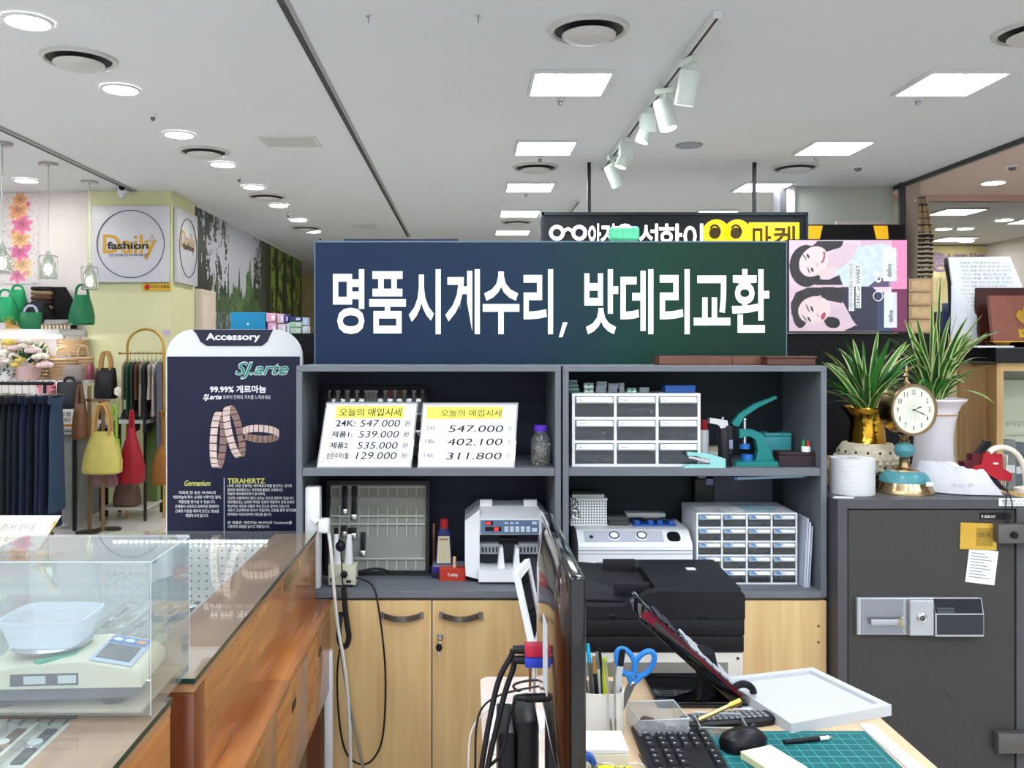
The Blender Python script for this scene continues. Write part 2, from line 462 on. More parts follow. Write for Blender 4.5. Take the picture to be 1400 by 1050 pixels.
def diffuser(x, y, label, sc_=1.0):
    X, Y = cpt(x, y)
    if DV[0] is None:
        t = thing('air_diffuser', label, 'air vent', (X, Y, CH), group='round ceiling air diffusers')
        MB().lathe([(.178, -.0005), (.175, -.012), (.158, -.016), (.15, -.006)], n=40, cap=False).build('rim', VENTW, t)
        MB().lathe([(.157, -.005), (.13, -.002), (.02, -.001), (0, -.001)], n=40, cap=False).build('throat', VENTD, t)
        MB().lathe([(0, -.05), (.06, -.049), (.1, -.042), (.118, -.03), (.118, -.026), (.0, -.02)], n=40).build('disc', VENTW, t)
        DV[0] = t; return t
    return copy_tree(DV[0], (X, Y, CH), label=label)
diffuser(805, 40, 'round white air diffuser with dark throat above the largest middle panel light')
diffuser(108, 80, 'round air diffuser between the two nearest downlights at upper left')
diffuser(279, 206.5, 'round air diffuser between the third and fourth downlights')
diffuser(365, 268, 'round air diffuser between the fifth and sixth downlights')
diffuser(418, 311, 'smallest round air diffuser by the last downlights of the left row')
diffuser(732, 228, 'round air diffuser behind the second middle panel light')
diffuser(706, 303, 'round air diffuser just above the navy sign, between the last panels')
diffuser(1087, 228, 'round air diffuser right of the black rod of the eyewear sign')
diffuser(1418, 42, 'round air diffuser cut off by the right edge of the photo')
def cvent(x, y, w, d, label):
    X, Y = cpt(x, y)
    t = thing('ceiling_vent', label, 'air vent', (X, Y, CH))
    MB().box(-w / 2, w / 2, -d / 2, d / 2, -.006, -.0005).build('frame', W_MATTE, t, smooth=False)
    MB().box(-w / 2 + .02, w / 2 - .02, -d / 2 + .02, d / 2 - .02, -.009, -.006).build('grille', VENTW, t, smooth=False)
cvent(396, 193, .39, .31, 'white rectangular access panel in the ceiling right of the downlight row')
cvent(499, 309, .3, .36, 'small pale rectangular vent above the navy sign by the dark ceiling joint')
X, Y = cpt(942, 198)
tag(MB().lathe([(.093, -.0005), (.09, -.01), (.07, -.013), (0, -.012)], n=30, cap=False).build('ceiling_speaker', mat('speaker_grey', '#9fa6b2', .5), loc=(X, Y, CH)), 'flat grey round ceiling speaker right of the spotlight track', 'speaker')
SP = [None]
def detector(x, y, r, label, name='smoke_detector', cat='detector'):
    X, Y = cpt(x, y)
    t = thing(name, label, cat, (X, Y, CH))
    MB().lathe([(r, -.0005), (r, -.012), (r * .8, -.018)], n=20).build('base', W_WHITE, t)
    MB().lathe([(r * .55, -.018), (r * .5, -.035), (r * .2, -.042), (0, -.042)], n=16).build('sensor', mat('sensor_grey', '#77777a', .4), t)
detector(1173, 227, .05, 'white smoke detector below the second panel of the right-hand row')
detector(1384, 226, .05, 'white smoke detector under the pinkish ceiling at the right edge')
for x, y, l in ((766, 134, 'below the largest middle panel light'), (1255, 134, 'below the largest right-hand panel light'), (738, 214, 'below the second middle panel light'), (1115, 213, 'below the second right-hand panel'), (719, 263, 'below the third middle panel'), (209, 156, 'between the second and third downlights'), (327, 242, 'right of the fourth downlight'), (394, 292, 'beside the sixth downlight'), (438, 324, 'right of the farthest downlight')):
    detector(x, y, .025, 'small ceiling sprinkler head ' + l, 'sprinkler_head', 'sprinkler')
for x, y, l in ((504, 22, 'left'), (654, 22, 'right')):
    X, Y = cpt(x, y)
    tag(MB().tube([(0, 0, -.001), (0, 0, -.03)], .003).ell((0, 0, -.003), .012, .012, .003).build('ceiling_hook', STEEL, loc=(X, Y, CH)), f'tiny metal ceiling hook, {l} one of two at the top of the photo', 'hook')

# spotlight track
TX = 1.035
t = thing('spotlight_track', 'white ceiling track with black slot carrying the row of spotlights', 'light track', (TX, 5.2, CH))
MB().box(-.018, .018, -1.56, 1.57, -.03, -.0005).build('rail', W_WHITE, t, smooth=False)
MB().box(-.006, .006, -1.55, 1.56, -.032, -.029).build('slot', BLACK, t, smooth=False)
t = thing('spotlight_track', 'short far track seen over the eyewear sign, above its left corner', 'light track', (TX, 8.6, CH))
MB().box(-.018, .018, -.4, .4, -.03, -.0005).build('rail', W_WHITE, t, smooth=False)
MB().box(-.006, .006, -.39, .39, -.032, -.029).build('slot', BLACK, t, smooth=False)
MINT = mat('pale_mint_paint', '#dfe9e0', .35, var=.04)
def spot(Y, tilt, yaw, label):
    t = thing('track_spotlight', label, 'spotlight', (TX, Y, CH - .033), R(yaw), 'cylindrical track spotlights')
    MB().box(-.016, .016, -.05, .05, -.03, 0, .003).build('adapter', MINT, t)
    MB().tube([(0, 0, -.03), (0, 0, -.07), (.05, 0, -.08), (.05, 0, -.13)], .006).build('bracket', MINT, t)
    M = Matrix.Translation((0, 0, -.13)) @ Matrix.Rotation(R(tilt), 4, 'X')
    MB().lathe([(.03, .075), (.044, .07), (.047, .06), (.047, -.09), (.042, -.09), (.042, -.08)], n=24, M=M, cap=False).lathe([(0, .0755), (.03, .075)], n=24, M=M, cap=False).build('housing', MINT, t)
    MB().lathe([(.043, -.082), (.02, -.078), (0, -.077)], n=24, M=M, cap=False).build('lens', SPOTON, t)
    MB().ell((.05, 0, -.13), .008, .008, .008, 8).build('knob', STEEL, t)
    return t
spot(4.14, 18, 25, 'nearest and largest cylindrical spotlight hanging from the ceiling track')
spot(4.62, -14, 60, 'second cylindrical spotlight from the near end, tilted the other way')
spot(6.25, -30, 120, 'farthest cylindrical spotlight at the track end, pointing left')
def boxspot(Y, label):
    t = thing('track_spotlight', label, 'spotlight', (TX, Y, CH - .033), 0, 'box track spotlights')
    MB().box(-.016, .016, -.05, .05, -.03, 0, .003).build('adapter', MINT, t)
    MB().box(-.05, .035, -.035, .035, -.14, -.03, .005).build('driver_box', MINT, t)
    M = Matrix.Translation((-.03, -.0, -.15)) @ Matrix.Rotation(R(20), 4, 'Y')
    MB().lathe([(.03, .03), (.038, .02), (.04, -.04), (.036, -.04), (.035, -.03)], n=20, M=M, cap=False).build('housing', MINT, t)
    MB().lathe([(.036, -.034), (0, -.03)], n=20, M=M, cap=False).build('lens', SPOTON, t)
boxspot(5.02, 'spotlight with square driver box, third from the near end of the track')
boxspot(5.72, 'spotlight with square driver box, fourth from the near end of the track')
# ---------------------------------------------------------------- pillar, its signs, mural
t = thing('shop_sign', 'grey square light-box sign lettered Daily fashion on the green pillar front', 'sign', at(180, 385, 7.78))
def rel(x, y, Y, o): return at(x, y, Y) - Vector(o.location)
Y = 7.77; o = t.location
a = rel(127, 386, Y, t); b = rel(231, 282, Y, t)
MB().box(a.x, b.x, -.03, .015, a.z, b.z, .004).build('panel', mat('sign_grey', '#cfd0d8', .35, var=.02), t)
mb = MB()
c = rel(180, 334, Y, t); rr = SX(46 + CX, Y)
mb.tube([(c.x + rr * math.cos(k * PI / 20), -.034, c.z + rr * math.sin(k * PI / 20)) for k in range(40)], .0035, 5, closed=True).build('ring', mat('dark_blue_ink', '#41465e', .5), t)
def px2(x, y): return rel(x, y, Y, t)
mb = MB(); p = px2(142, 345); mb.text('Daily', p.x, px2(0, 355).z, FR(0, -.032, 0), w=SX(73 + CX, Y), h=SX(34 + CX, Y), off=.015).build('lettering', mat('gold_ink', '#d0a344', .5), t)
mb = MB(); mb.text('fashion', px2(148, 0).x, px2(0, 341).z, FR(0, -.036, 0), w=SX(56 + CX, Y), h=SX(10 + CX, Y), off=.02)
mb.text('감성패션의류매장', px2(150, 0).x, px2(0, 351).z, FR(0, -.036, 0), w=SX(54 + CX, Y), h=SX(4 + CX, Y))
mb.build('lettering', INK, t)
MB().tube([(px2(207, 0).x, -.036, px2(0, 323).z), (px2(209, 0).x, -.036, px2(0, 320).z), (px2(211, 0).x, -.036, px2(0, 323).z), (px2(209, 0).x, -.036, px2(0, 325).z), (px2(202, 0).x, -.036, px2(0, 330).z), (px2(216, 0).x, -.036, px2(0, 330).z), (px2(209, 0).x, -.036, px2(0, 325).z)], .003, 5).build('hanger_emblem', mat('gold_ink', '#d0a344'), t)
# side light box
t2 = thing('shop_sign', 'narrow grey light-box sign on the side face of the green pillar', 'sign', (-2.62, 8.15, SZ(386, 7.9)))
z1 = SZ(283, 7.85) - t2.location.z; MB().box(-.015, .02, -.29, .29, 0, z1, .004).build('panel', MATS['sign_grey'], t2)
MB().tube([(.024, .25 * math.cos(k * PI / 16), z1 / 2 + .27 * math.sin(k * PI / 16)) for k in range(32)], .0035, 5, closed=True).build('ring', MATS['dark_blue_ink'], t2)
MZ = Matrix(((0, 0, 1, .022), (1, 0, 0, 0), (0, 1, 0, 0), (0, 0, 0, 1)))
MB().text('Daily', -.2, z1 * .42, MZ, w=.4, h=.2, off=.015).build('lettering', MATS['gold_ink'], t2)
MB().text('fashion', -.16, z1 * .47, MZ @ Matrix.Translation((0, 0, .004)), w=.32, h=.06, off=.02).build('lettering', INK, t2)
t = thing('cctv_sticker', 'small yellow CCTV notice with red round symbol below the pillar sign', 'sticker', at(214, 392, 7.79))
a = rel(195, 397.5, 7.79, t); b = rel(234, 387.5, 7.79, t)
MB().box(a.x, b.x, -.004, .004, a.z, b.z).build('plate', mat('yellow_plate', '#e6b83a', .5), t)
MB().lathe([(.024, 0), (.024, .002), (0, .002)], M=FR(a.x + .042, -.0045, (a.z + b.z) / 2)).build('symbol', mat('red_ink', '#b8242a', .5), t)
MB().text('CCTV 녹화중', a.x + .075, a.z + .02, FR(0, -.0055, 0), w=.165, h=.03, off=.02).build('lettering', INK, t)
o_ = MB().box(-.036, .036, -.002, .002, -.03, .03).mi(1).box(-.028, .028, -.003, -.002, .005, .009).box(-.028, .02, -.003, -.002, -.008, -.004).build('pillar_note', [mat('lilac_note', '#d6c4d2', .6), GREYINK], loc=at(228, 455, 7.795)); tag(o_, 'small lilac printed note stuck on the pillar above the gold arch rack', 'note')
# camera on the pillar
t = thing('cctv_camera', 'white bullet security camera mounted at the top of the green pillar', 'camera', at(166, 262, 7.62))
MB().cyl((0, .18, .02), (.0, .05, .02), .022).cyl((-.0, .06, .02), (-.02, -.02, -.02), .012).build('bracket', W_WHITE, t)
M = Matrix.Rotation(R(25), 4, 'Z') @ Matrix.Rotation(R(-15), 4, 'X')
MB().lathe([(.03, -.08), (.034, -.07), (.034, .07), (.03, .08)], n=18, M=M @ Matrix.Rotation(R(90), 4, 'X')).build('housing', W_WHITE, t)
MB().lathe([(.026, .0), (.026, .006), (0, .006)], n=18, M=M @ Matrix.Translation((0, -.08, 0)) @ Matrix.Rotation(R(90), 4, 'X')).build('lens', BLACK, t)

# forest mural on the wall running away from the pillar (u runs away from the camera)
def n2(x, y, s=0): return noise.noise((x, y, s * 7.3))
def mural(u, v):
    x = u * 5.4; z = v
    f = n2(x * 6, z * 9, 2) * .5 + n2(x * 18, z * 25, 3) * .4 + n2(x * 45, z * 50, 9) * .3
    fs = n2(x * 26, z * 7 + x * 9, 12)
    g = max(0, .5 + f)
    sky = (.70 + .08 * v + .02 * f, .71 + .08 * v + .02 * f, .76 + .08 * v)
    if x > 2.95:      # trunks with bright foliage
        s_ = math.sin(x * 11 + n2(x * 2, z * 1.2, 4) * 2.2)
        c = (.36 + .3 * g, .44 + .34 * g, .16 + .16 * g) if f > -.12 else (.2, .27, .12)
        if s_ > .45 or x < 3.25: c = (.22 + .1 * f, .24 + .1 * f, .17 + .07 * f)
        elif z < .14: c = (.62 + .2 * f, .66 + .2 * f, .42)
        return c
    # hanging branches of the near tree, left
    hang = .52 + .40 * abs(math.sin(x * 2.9 + .4)) * (x < 1.15) + .3 * max(0, x - .9)
    near = (x < 1.2 and (f * .8 + fs * .5 + 1.05 - x * .55 > .62 + .35 * (z < .78) * max(0, 1 - abs(x - .62) / .28)))
    if near or (x < .5 and z < .5 + f * .2): return (.15 + .17 * max(0, f + fs * .4), .19 + .19 * max(0, f + fs * .4), .16 + .14 * max(0, f))
    if 2.3 < x < 2.75 and z > .34 and f + fs * .4 > -.02 + .9 * abs(x - 2.52): return (.17 + .2 * max(0, f), .2 + .2 * max(0, f), .16 + .1 * max(0, f))
    if 2.7 < x: return (.3 + .1 * f, .31 + .1 * f, .26 + .08 * f)
    sp = max(0, .16 - 1.6 * abs(((x * 2.1 + .2 * n2(x, 3, 1)) % 1) - .5)) * 1.3
    tree = .34 + .22 * abs(n2(x * 2.2, 1, 6)) + .10 * n2(x * 14, 2, 7) + sp + (.14 if 1.95 < x else 0) + .05 * f
    if z < tree:
        if z < .16 + .05 * n2(x * 3, 5, 8): return (.50 + .3 * f, .56 + .3 * f, .56 + .28 * f) if f > -.1 else (.28, .36, .28)
        return (.22 + .24 * g * .8, .31 + .28 * g * .8, .21 + .16 * g * .8)
    return sky
mz0 = SZ(452, 9.0); mz1 = CH - .02
me = paint_panel(440, 150, 5.44, mz1 - mz0, mural)
o = link_mesh('forest_mural', me, painted('mural_print', .55), None, (-2.652, 8.52, mz0), (0, 0, R(90)))
tag(o, 'forest photo mural with misty lake and tree trunks on the wall beyond the pillar', 'mural')
struct(MB().box(-2.66, -2.63, 8.5, 13.98, CH - .02, CH).build('trim_8', W_MATTE, smooth=False))
t = thing('wall_cabinet', 'beige cabinet with pale framed door below the mural, beside the pillar', 'cabinet', (-2.62, 8.75, 0))
MB().box(-.025, .03, -.24, .26, 0, SZ(397, 8.75)).build('body', mat('beige_laminate', '#d9cdbd', .5, var=.03), t, smooth=False)
MB().box(.03, .04, -.2, .2, .2, SZ(405, 8.75), .003).build('door', mat('pale_pink_laminate', '#dfcfc0', .45, var=.03), t)

# ---------------------------------------------------------------- bag shop on the left
def decal(u, v):
    c = (.905, .88, .875)
    for (fx, fy, r, col) in FL:
        d = math.hypot((u - fx) * .30, (v - fy) * .80); rr = r * (1 + .2 * math.sin(7 * math.atan2((v - fy) * .8, (u - fx) * .3)))
        if d < rr:
            k = .75 + .35 * d / rr + .1 * math.sin(d * 300)
            return tuple(min(1, q * k) for q in col)
    if n2(u * 26, v * 62, 3) > .52: return (.45, .42, .3)
    if abs(u - .5) > .22 and n2(u * 30, v * 70, 9) > .5: return (.9, .5, .55)
    return c
FL = [(.5, .93, .06, (.95, .68, .5)), (.45, .82, .075, (.95, .66, .5)), (.55, .66, .08, (.93, .5, .66)), (.5, .5, .075, (.96, .74, .52)), (.48, .36, .08, (.92, .48, .66)), (.55, .22, .075, (.97, .78, .6)), (.42, .1, .07, (.93, .55, .68)),
      (.3, .75, .035, (.95, .75, .6)), (.7, .42, .035, (.93, .55, .66)), (.32, .57, .03, (.96, .7, .55)), (.7, .88, .03, (.93, .55, .66)), (.68, .12, .04, (.97, .8, .62))]
me = paint_panel(70, 170, SX(52, 7.85) - SX(3, 7.85), SX(CX + 124, 7.85), decal)
o = link_mesh('flower_decal', me, painted('decal_print', .6), None, (SX(3, 7.85), 7.852, SZ(388, 7.85)))
tag(o, 'vertical garland of printed pink and peach roses on the pale shop wall', 'wall decal')

def pendant(x, ytop, ylamp, ybot, label, lit=False):
    k = 1.4 / (CY - ytop); X, Y = (x - CX) * k, F * k
    t = thing('pendant_lamp', label, 'pendant lamp', (X, Y, CH), group='glass pendant lamps in the bag shop')
    z0 = SZ(ylamp, Y) - CH; z1 = SZ(ybot, Y) - CH
    MB().lathe([(.07, -.0005), (.07, -.02), (.02, -.03)], n=20).build('canopy', STEEL, t)
    MB().tube([(0, 0, -.02), (0, 0, z0)], .004).build('rod', STEEL, t)
    h = z0 - z1
    MB().lathe([(.012, z0 + .0), (.03, z0 - .05), (.055, z0 - .1), (.06, z1), (.057, z1), (.052, z0 - .1), (.012, z0 - .04)], n=20, cap=False).build('glass_shade', glass('pendant_glass', '#dfe6e0', 1.5, .12), t)
    m = MB()
    for a in range(4): m.tube([(.065 * math.cos(a * PI / 2 + .6), .065 * math.sin(a * PI / 2 + .6), z0 - .04), (.065 * math.cos(a * PI / 2 + .6), .065 * math.sin(a * PI / 2 + .6), z1)], .003, 5)
    for zz in (z0 - .04, z1 + .003): m.tube([(.065 * math.cos(k * PI / 8), .065 * math.sin(k * PI / 8), zz) for k in range(16)], .003, 5, closed=True)
    m.build('wire_cage', STEEL, t)
    MB().ell((0, 0, z1 + .07), .028, .028, .045, 12).build('bulb', mat('warm_bulb', '#fff1d8', .3, emit=40 if lit else 3.0), t)
pendant(66, 223, 343, 381, 'hanging glass pendant lamp in the middle of the pale shop wall')
pendant(122.5, 247.5, 359, 396, 'lit hanging pendant lamp next to the green pillar', True)
pendant(3, 195, 332, 374, 'hanging pendant lamp cut off by the left edge of the photo')

SHY = 7.3      # front of the lit shelf
zs = SZ(450, SHY)
t = thing('display_shelf', 'white wall shelf with glowing strip beneath, carrying green and black bags', 'shelf', (-3.7, 7.55, zs))
MB().box(-.95, .30, -.25, .3, -.05, 0, .004).build('board', W_WHITE, t)
MB().box(-.55, .30, -.245, -.215, -.075, -.05, .004).build('light_strip', mat('strip_glow', '#ffffff', .5, emit=25), t)

def leather(n, c, r=.42): return mat('leather_' + n, c, r, var=.18, scale=14, bump=.15)
def bag(name, label, cat, x, y0, y1, Y, wpx, dep, m, hpx=0, hm=None, power=3.2, taper=.75, wob=.06, n_handles=1, hw=.55, rz=0, hang=False, group=None):
    """soft bag whose body spans photo rows y0 (top) .. y1 (bottom); handle rises hpx more"""
    k = Y / F; t = thing(name, label, cat, (SX(x, Y), Y, SZ(y1, Y)), R(rz), group)
    w_ = wpx * k / 2; h = (y1 - y0) * k
    rings = [(0, 0, h * q, w_ * (s if q > 0 else s * .92), dep / 2 * g) for q, s, g in ((0, 1.0, .85), (.04, 1.03, .98), (.3, 1.02, 1), (.62, .5 + taper / 2, .8), (.88, taper, .45), (1, taper * .94, .22))]
    MB().loft(rings, 28, p=power, wob=wob, wf=2.5, seed=x).build('body', m, t)
    if hpx:
        for i in range(n_handles):
            yy = 0 if n_handles == 1 else (-.03 if i == 0 else .03)
            a = w_ * hw; hh = hpx * k
            MB().tube([(-a, yy, h * .93), (-a * .95, yy, h + hh * .45), (-a * .5, yy, h + hh * .95), (0, yy, h + hh), (a * .5, yy, h + hh * .95), (a * .95, yy, h + hh * .45), (a, yy, h * .93)], .011, 7, smooth=2).build('handle', hm or m, t)
    return t
GREENL = leather('green', '#1f9a63'); DGREEN = leather('dark_green', '#176f45'); BLK = leather('black', '#17171b'); 
bag('handbag', 'bright green soft handbag at the far left of the lit shelf', 'bag', 7, 406, 441, 7.45, 34, .2, GREENL, 10, hw=.5)
bag('handbag', 'bright green hobo bag tilted behind the far left green handbag', 'bag', 24, 396, 430, 7.7, 26, .16, GREENL, 6)
bag('handbag', 'black crocodile-pattern handbag on the lit shelf', 'bag', 48, 414, 449.5, 7.6, 30, .14, mat('croc_leather', '#1d1c22', .3, var=.4, scale=60, bump=.5), 0, taper=.95)
t = thing('clutch_bag', 'black triangular folded clutch right of the crocodile handbag', 'bag', at(68, 449.5, 7.62)); MB().prism([(-.06, 0), (.075, 0), (-.03, .22), (-.055, .2)], -.03, .03).build('body', BLK, t); MB().prism([(-.058, .08), (.02, .09), (-.03, .222), (-.056, .202)], -.036, -.03).build('flap', BLK, t)
bag('box_bag', 'small dark green box bag with a blue scarf on the lit shelf front', 'bag', 42, 427, 450, 7.38, 31, .1, DGREEN, 9, taper=.97, hm=mat('pale_blue_cloth', '#b7c4dc', .7))
bag('tote_bag', 'tall dark green leather tote beside the pillar on the lit shelf', 'bag', 112, 403, 444, 7.32, 31, .16, DGREEN, 14, taper=.7)
t = thing('leather_boot', 'tan ankle boot used as planter at the left of the shelf', 'boot', at(13, 450, 7.32))
MB().loft([(0, 0, 0, .03, .03), (0, 0, .03, .03, .03), (-.01, 0, .07, .026, .028)], 14).loft([(.035, 0, 0, .06, .028), (.03, 0, .02, .055, .028), (.02, 0, .035, .03, .02)], 14).build('shaft', leather('tan', '#b98f52'), t)
MB().box(-.03, .1, -.03, .03, -.002, .006).build('sole', mat('pale_sole', '#d8cbb0', .6), t)
def leafball(name, label, x, y, Y, r, cols, n=60, cat='plant', parent=None):
    mb = MB()
    for i in range(n):
        d = Vector((random.gauss(0, 1), random.gauss(0, 1), abs(random.gauss(0, 1)))).normalized()
        p = d * r * random.uniform(.35, 1); u = d.orthogonal().normalized(); u.rotate(Matrix.Rotation(random.uniform(0, 6), 3, d)); q = d.cross(u)
        s = r * .3; mb.k = i % len(cols)
        mb.flat([p - u * s * .4, p + d * s * .5 - q * s * .3, p + d * s, p + d * s * .5 + q * s * .3 + u * s * .1], [(0, 1, 2, 3)])
    o = mb.build(name, cols, parent)
    if parent is None: o.location = at(x, y, Y); tag(o, label, cat)
    return o
LEAFM = [mat('leaf_light', '#9fc24c', .5), mat('leaf_mid', '#6f9a3a', .5)]
leafball('artificial_plant', 'lime green leafy plant sprouting from the tan boot', 12, 441, 7.32, .055, LEAFM)
leafball('artificial_plant', 'lime green leafy plant between green hobo and knit pile', 42, 449, 7.68, .13, LEAFM)
t = thing('folded_knits', 'stack of brown and black folded knitwear at the back of the shelf', 'clothes', at(60, 449.5, 7.76), group=None)
for i in range(9): MB().box(-.1, .09, -.05, .05, i * .042, i * .042 + .036, .015).build('knit', mat('knit_%d' % (i % 3), ('#5b3a2a', '#8f7458', '#2a2226')[i % 3], .9, var=.3, scale=60), t)
t = thing('black_jacket', 'black coat draped at the back of the shelf next to the pillar lamp', 'clothes', at(88, 449.5, 7.78))
MB().loft([(0, 0, 0, .11, .04), (0, 0, .1, .11, .05), (-.02, 0, .25, .1, .05), (-.05, 0, .37, .06, .03)], 18, wob=.15).build('cloth', mat('black_cloth', '#141419', .9, var=.3), t)
bag('pouch_bag', 'grey round-cornered pouch on the shelf front beside the green tote', 'bag', 78, 437, 446, 7.42, 34, .14, leather('grey', '#8d8d90'), taper=.98)
for i in range(8):
    o = MB().lathe([(.011, 0), (.011, .028), (.007, .03), (.009, .031), (.009, .042), (0, .042)], n=10).mi(1).lathe([(.0092, .03), (.0092, .043), (0, .043)], n=10).build('cosmetic_jar', [mat('jar_body', '#e8d9c4', .3), mat('jar_cap', '#b98a63', .4)], loc=at(58 + i * 5.2, 450, 7.29))
    tag(o, 'tiny jar in the row along the lit shelf front edge', 'jar', 'jars along the lit shelf')

# goods below the shelf : low gondola with flowers, baskets and bags
LY = 7.0
t = thing('gondola_table', 'black-framed display table with grey side panel behind the jeans', 'table', (SX(92, LY), LY, 0))
za = SZ(587, LY); MB().box(-.75, .16, -.2, .45, za - .02, za).build('table_top', W_WHITE, t, smooth=False)
MB().box(-.05, .1, -.15, .4, .05, za - .02).build('side_panel', mat('concrete_grey', '#8f918e', .5, var=.2), t, smooth=False)
for (x_, y_) in ((.14, -.18), (.14, .42), (-.7, -.18), (-.7, .42)): MB().box(x_ - .012, x_ + .012, y_ - .012, y_ + .012, 0, za - .02).build('leg', BLACKM, t, smooth=False)
zr = SZ(520, 7.3)
t = thing('tiered_rack', 'upper tier of the goods table carrying baskets, flowers and pink ruffles', 'rack', (SX(60, 7.45), 7.45, za))
MB().box(-.55, .45, -.15, .18, zr - za - .02, zr - za).build('tier_board', W_WHITE, t, smooth=False)
for x_ in (-.53, .43):
    MB().box(x_ - .01, x_ + .01, .1, .12, 0, zr - za - .02).build('upright', BLACKM, t, smooth=False)
# bouquet
t = thing('flower_bouquet', 'bouquet of pale pink and cream roses with dark leaves in a pink pot', 'flowers', at(38, 520, 7.33))
MB().lathe([(.09, 0), (.11, .1), (.115, .12), (.1, .12), (.09, .02), (0, .02)], n=20).build('pot', mat('pink_pot', '#d9b7b3', .5), t)
mb = MB(); rnd = random.Random(3)
for i in range(60):
    a = rnd.uniform(0, 2 * PI); b = rnd.uniform(.1, 1.1); d = Vector((math.cos(a) * math.sin(b), math.sin(a) * math.sin(b), math.cos(b)))
    p = Vector((0, 0, .1)) + d * rnd.uniform(.08, .16); q = d.cross(Vector((0, 0, 1))).normalized(); mb.k = i % 2
    mb.flat([p, p + d * .05 - q * .03, p + d * .11, p + d * .05 + q * .03], [(0, 1, 2, 3)])
mb.build('leaves', [mat('dark_leaf', '#2b4633', .5), mat('mid_leaf', '#47694a', .5)], t)
ROSES = [mat('rose_pink', '#ecd0cf', .7, var=.1, scale=50), mat('rose_cream', '#f2ead8', .7, var=.1, scale=50), mat('rose_yellow', '#e8cf6a', .7, var=.1, scale=50)]
for i, (x_, z_) in enumerate(((-.06, .24), (.03, .26), (.1, .22), (-.14, .2), (-.02, .3), (.16, .17), (-.2, .13), (.08, .3), (-.1, .29), (.2, .1))):
    mb = MB()
    for L_ in range(3):
        for j in range(5):
            a = j * 2 * PI / 5 + L_ * .6; r = .018 + .013 * L_
            mb.ell((r * math.cos(a), r * math.sin(a), -.006 * L_), .02 + .004 * L_, .02 + .004 * L_, .022, 8)
    mb.build('rose', ROSES[i % 3 if i > 5 else i % 2], t, loc=(x_, -.06 - .05 * rnd.random(), z_ + .04))
BASK = mat('woven_straw', '#c9a983', .8, var=.5, scale=40, bump=.8, stretch=(1, 1, 6))
def basket(x, y1, Y, wpx, hpx, label, hh=.1):
    k = Y / F; t = thing('straw_basket', label, 'basket', at(x, y1, Y)); r = wpx * k / 2; h = hpx * k
    mb = MB()
    for i in range(7): mb.tube([(r * (.86 + .02 * i) * math.cos(j * PI / 10), r * .6 * math.sin(j * PI / 10), h * (i + .5) / 7) for j in range(20)], h / 12, 6, closed=True)
    mb.loft([(0, 0, 0, r * .85, r * .5), (0, 0, h, r * .98, r * .58)], 20).build('weave', BASK, t)
    MB().tube([(-r * .6, 0, h), (-r * .5, 0, h + hh * .8), (0, 0, h + hh), (r * .5, 0, h + hh * .8), (r * .6, 0, h)], .008, 6, smooth=2).build('handle', BASK, t)
basket(86, 520, 7.42, 34, 30, 'wide tan woven basket behind the rose bouquet'); basket(114, 520, 7.5, 24, 32, 'narrower reddish-tan basket beside the pillar')
basket(58, 520, 7.55, 30, 34, 'tan woven basket half hidden behind the rose bouquet'); basket(99, 486, 7.72, 40, 22, 'long pale basket high at the back below the lit shelf', .05)
basket(20, 488, 7.72, 34, 18, 'low pale basket at the back left below the lit shelf', .05)
struct(MB().box(-4.7, -3.42, 7.60, 7.85, SZ(489, 7.72) - .02, SZ(489, 7.72)).build('trim_9', mat('mist_shelf', '#c9d4d6', .4), smooth=False))
t = thing('flower_bouquet', 'cream and yellow flower bunch at the far left under the lit shelf', 'flowers', at(8, 520, 7.25))
MB().lathe([(.05, 0), (.06, .07), (.05, .07), (0, .06)], n=18).build('pot', W_MATTE, t)
for i, (x_, z_) in enumerate(((-.05, .14), (.03, .16), (.09, .13), (.0, .21), (.13, .17), (.07, .2))):
    mb = MB()
    for j in range(6): a = j * PI / 3; mb.ell((.022 * math.cos(a), .022 * math.sin(a), 0), .024, .024, .02, 8)
    mb.ell((0, 0, .01), .02, .02, .02, 8).build('rose', ROSES[1 + (i in (2, 4))], t, loc=(x_, -.02, z_))
leafball('artificial_plant', 'green leaf tuft under the cream flowers at the far left', 10, 514, 7.24, .10, [MATS['mid_leaf'], MATS['dark_leaf']], 40)
t = thing('ruffled_bag', 'pink ruffled bag under the rose bouquet', 'bag', at(67, 587, 6.98)); mb = MB(); rnd = random.Random(5)
for i in range(130): mb.ell((rnd.uniform(-.085, .085), rnd.uniform(-.06, .02), rnd.uniform(.02, .37)), .022, .02, .014, 8)
mb.loft([(0, 0, 0, .085, .05), (0, 0, .37, .085, .05)], 16).build('ruffles', mat('pink_ruffle', '#e48a98', .8, var=.25, scale=40), t)
bag('handbag', 'grey-taupe structured handbag on the table beside the pillar', 'bag', 101, 499, 520, 7.25, 26, .12, leather('taupe', '#8c817b'), 0, taper=.95)
bag('handbag', 'black bag with thin tall handles against the green pillar', 'bag', 145, 503, 545, 7.4, 28, .14, BLK, 22, taper=.95, hm=leather('tan', '#b98f52'), n_handles=2, hw=.5)
bag('handbag', 'dark red slim handbag wedged between taupe bag and black bag', 'bag', 124, 498, 520, 7.45, 10, .1, leather('wine', '#8a4350'), 0, taper=.9)
bag('backpack', 'large black backpack standing above the price card', 'bag', 95, 522, 586, 6.85, 46, .18, BLK, 6, taper=.78, hw=.3, power=2.4)
t = thing('price_card', 'white card with orange band and Korean letters on the goods table', 'sign', at(89, 586, 6.74))
MB().box(-.068, .068, -.004, .004, 0, .15).build('card', PAPER, t, smooth=False)
MB().box(-.045, .06, -.0052, -.004, .012, .035).build('band', mat('orange_band', '#c9822f', .6), t, smooth=False)
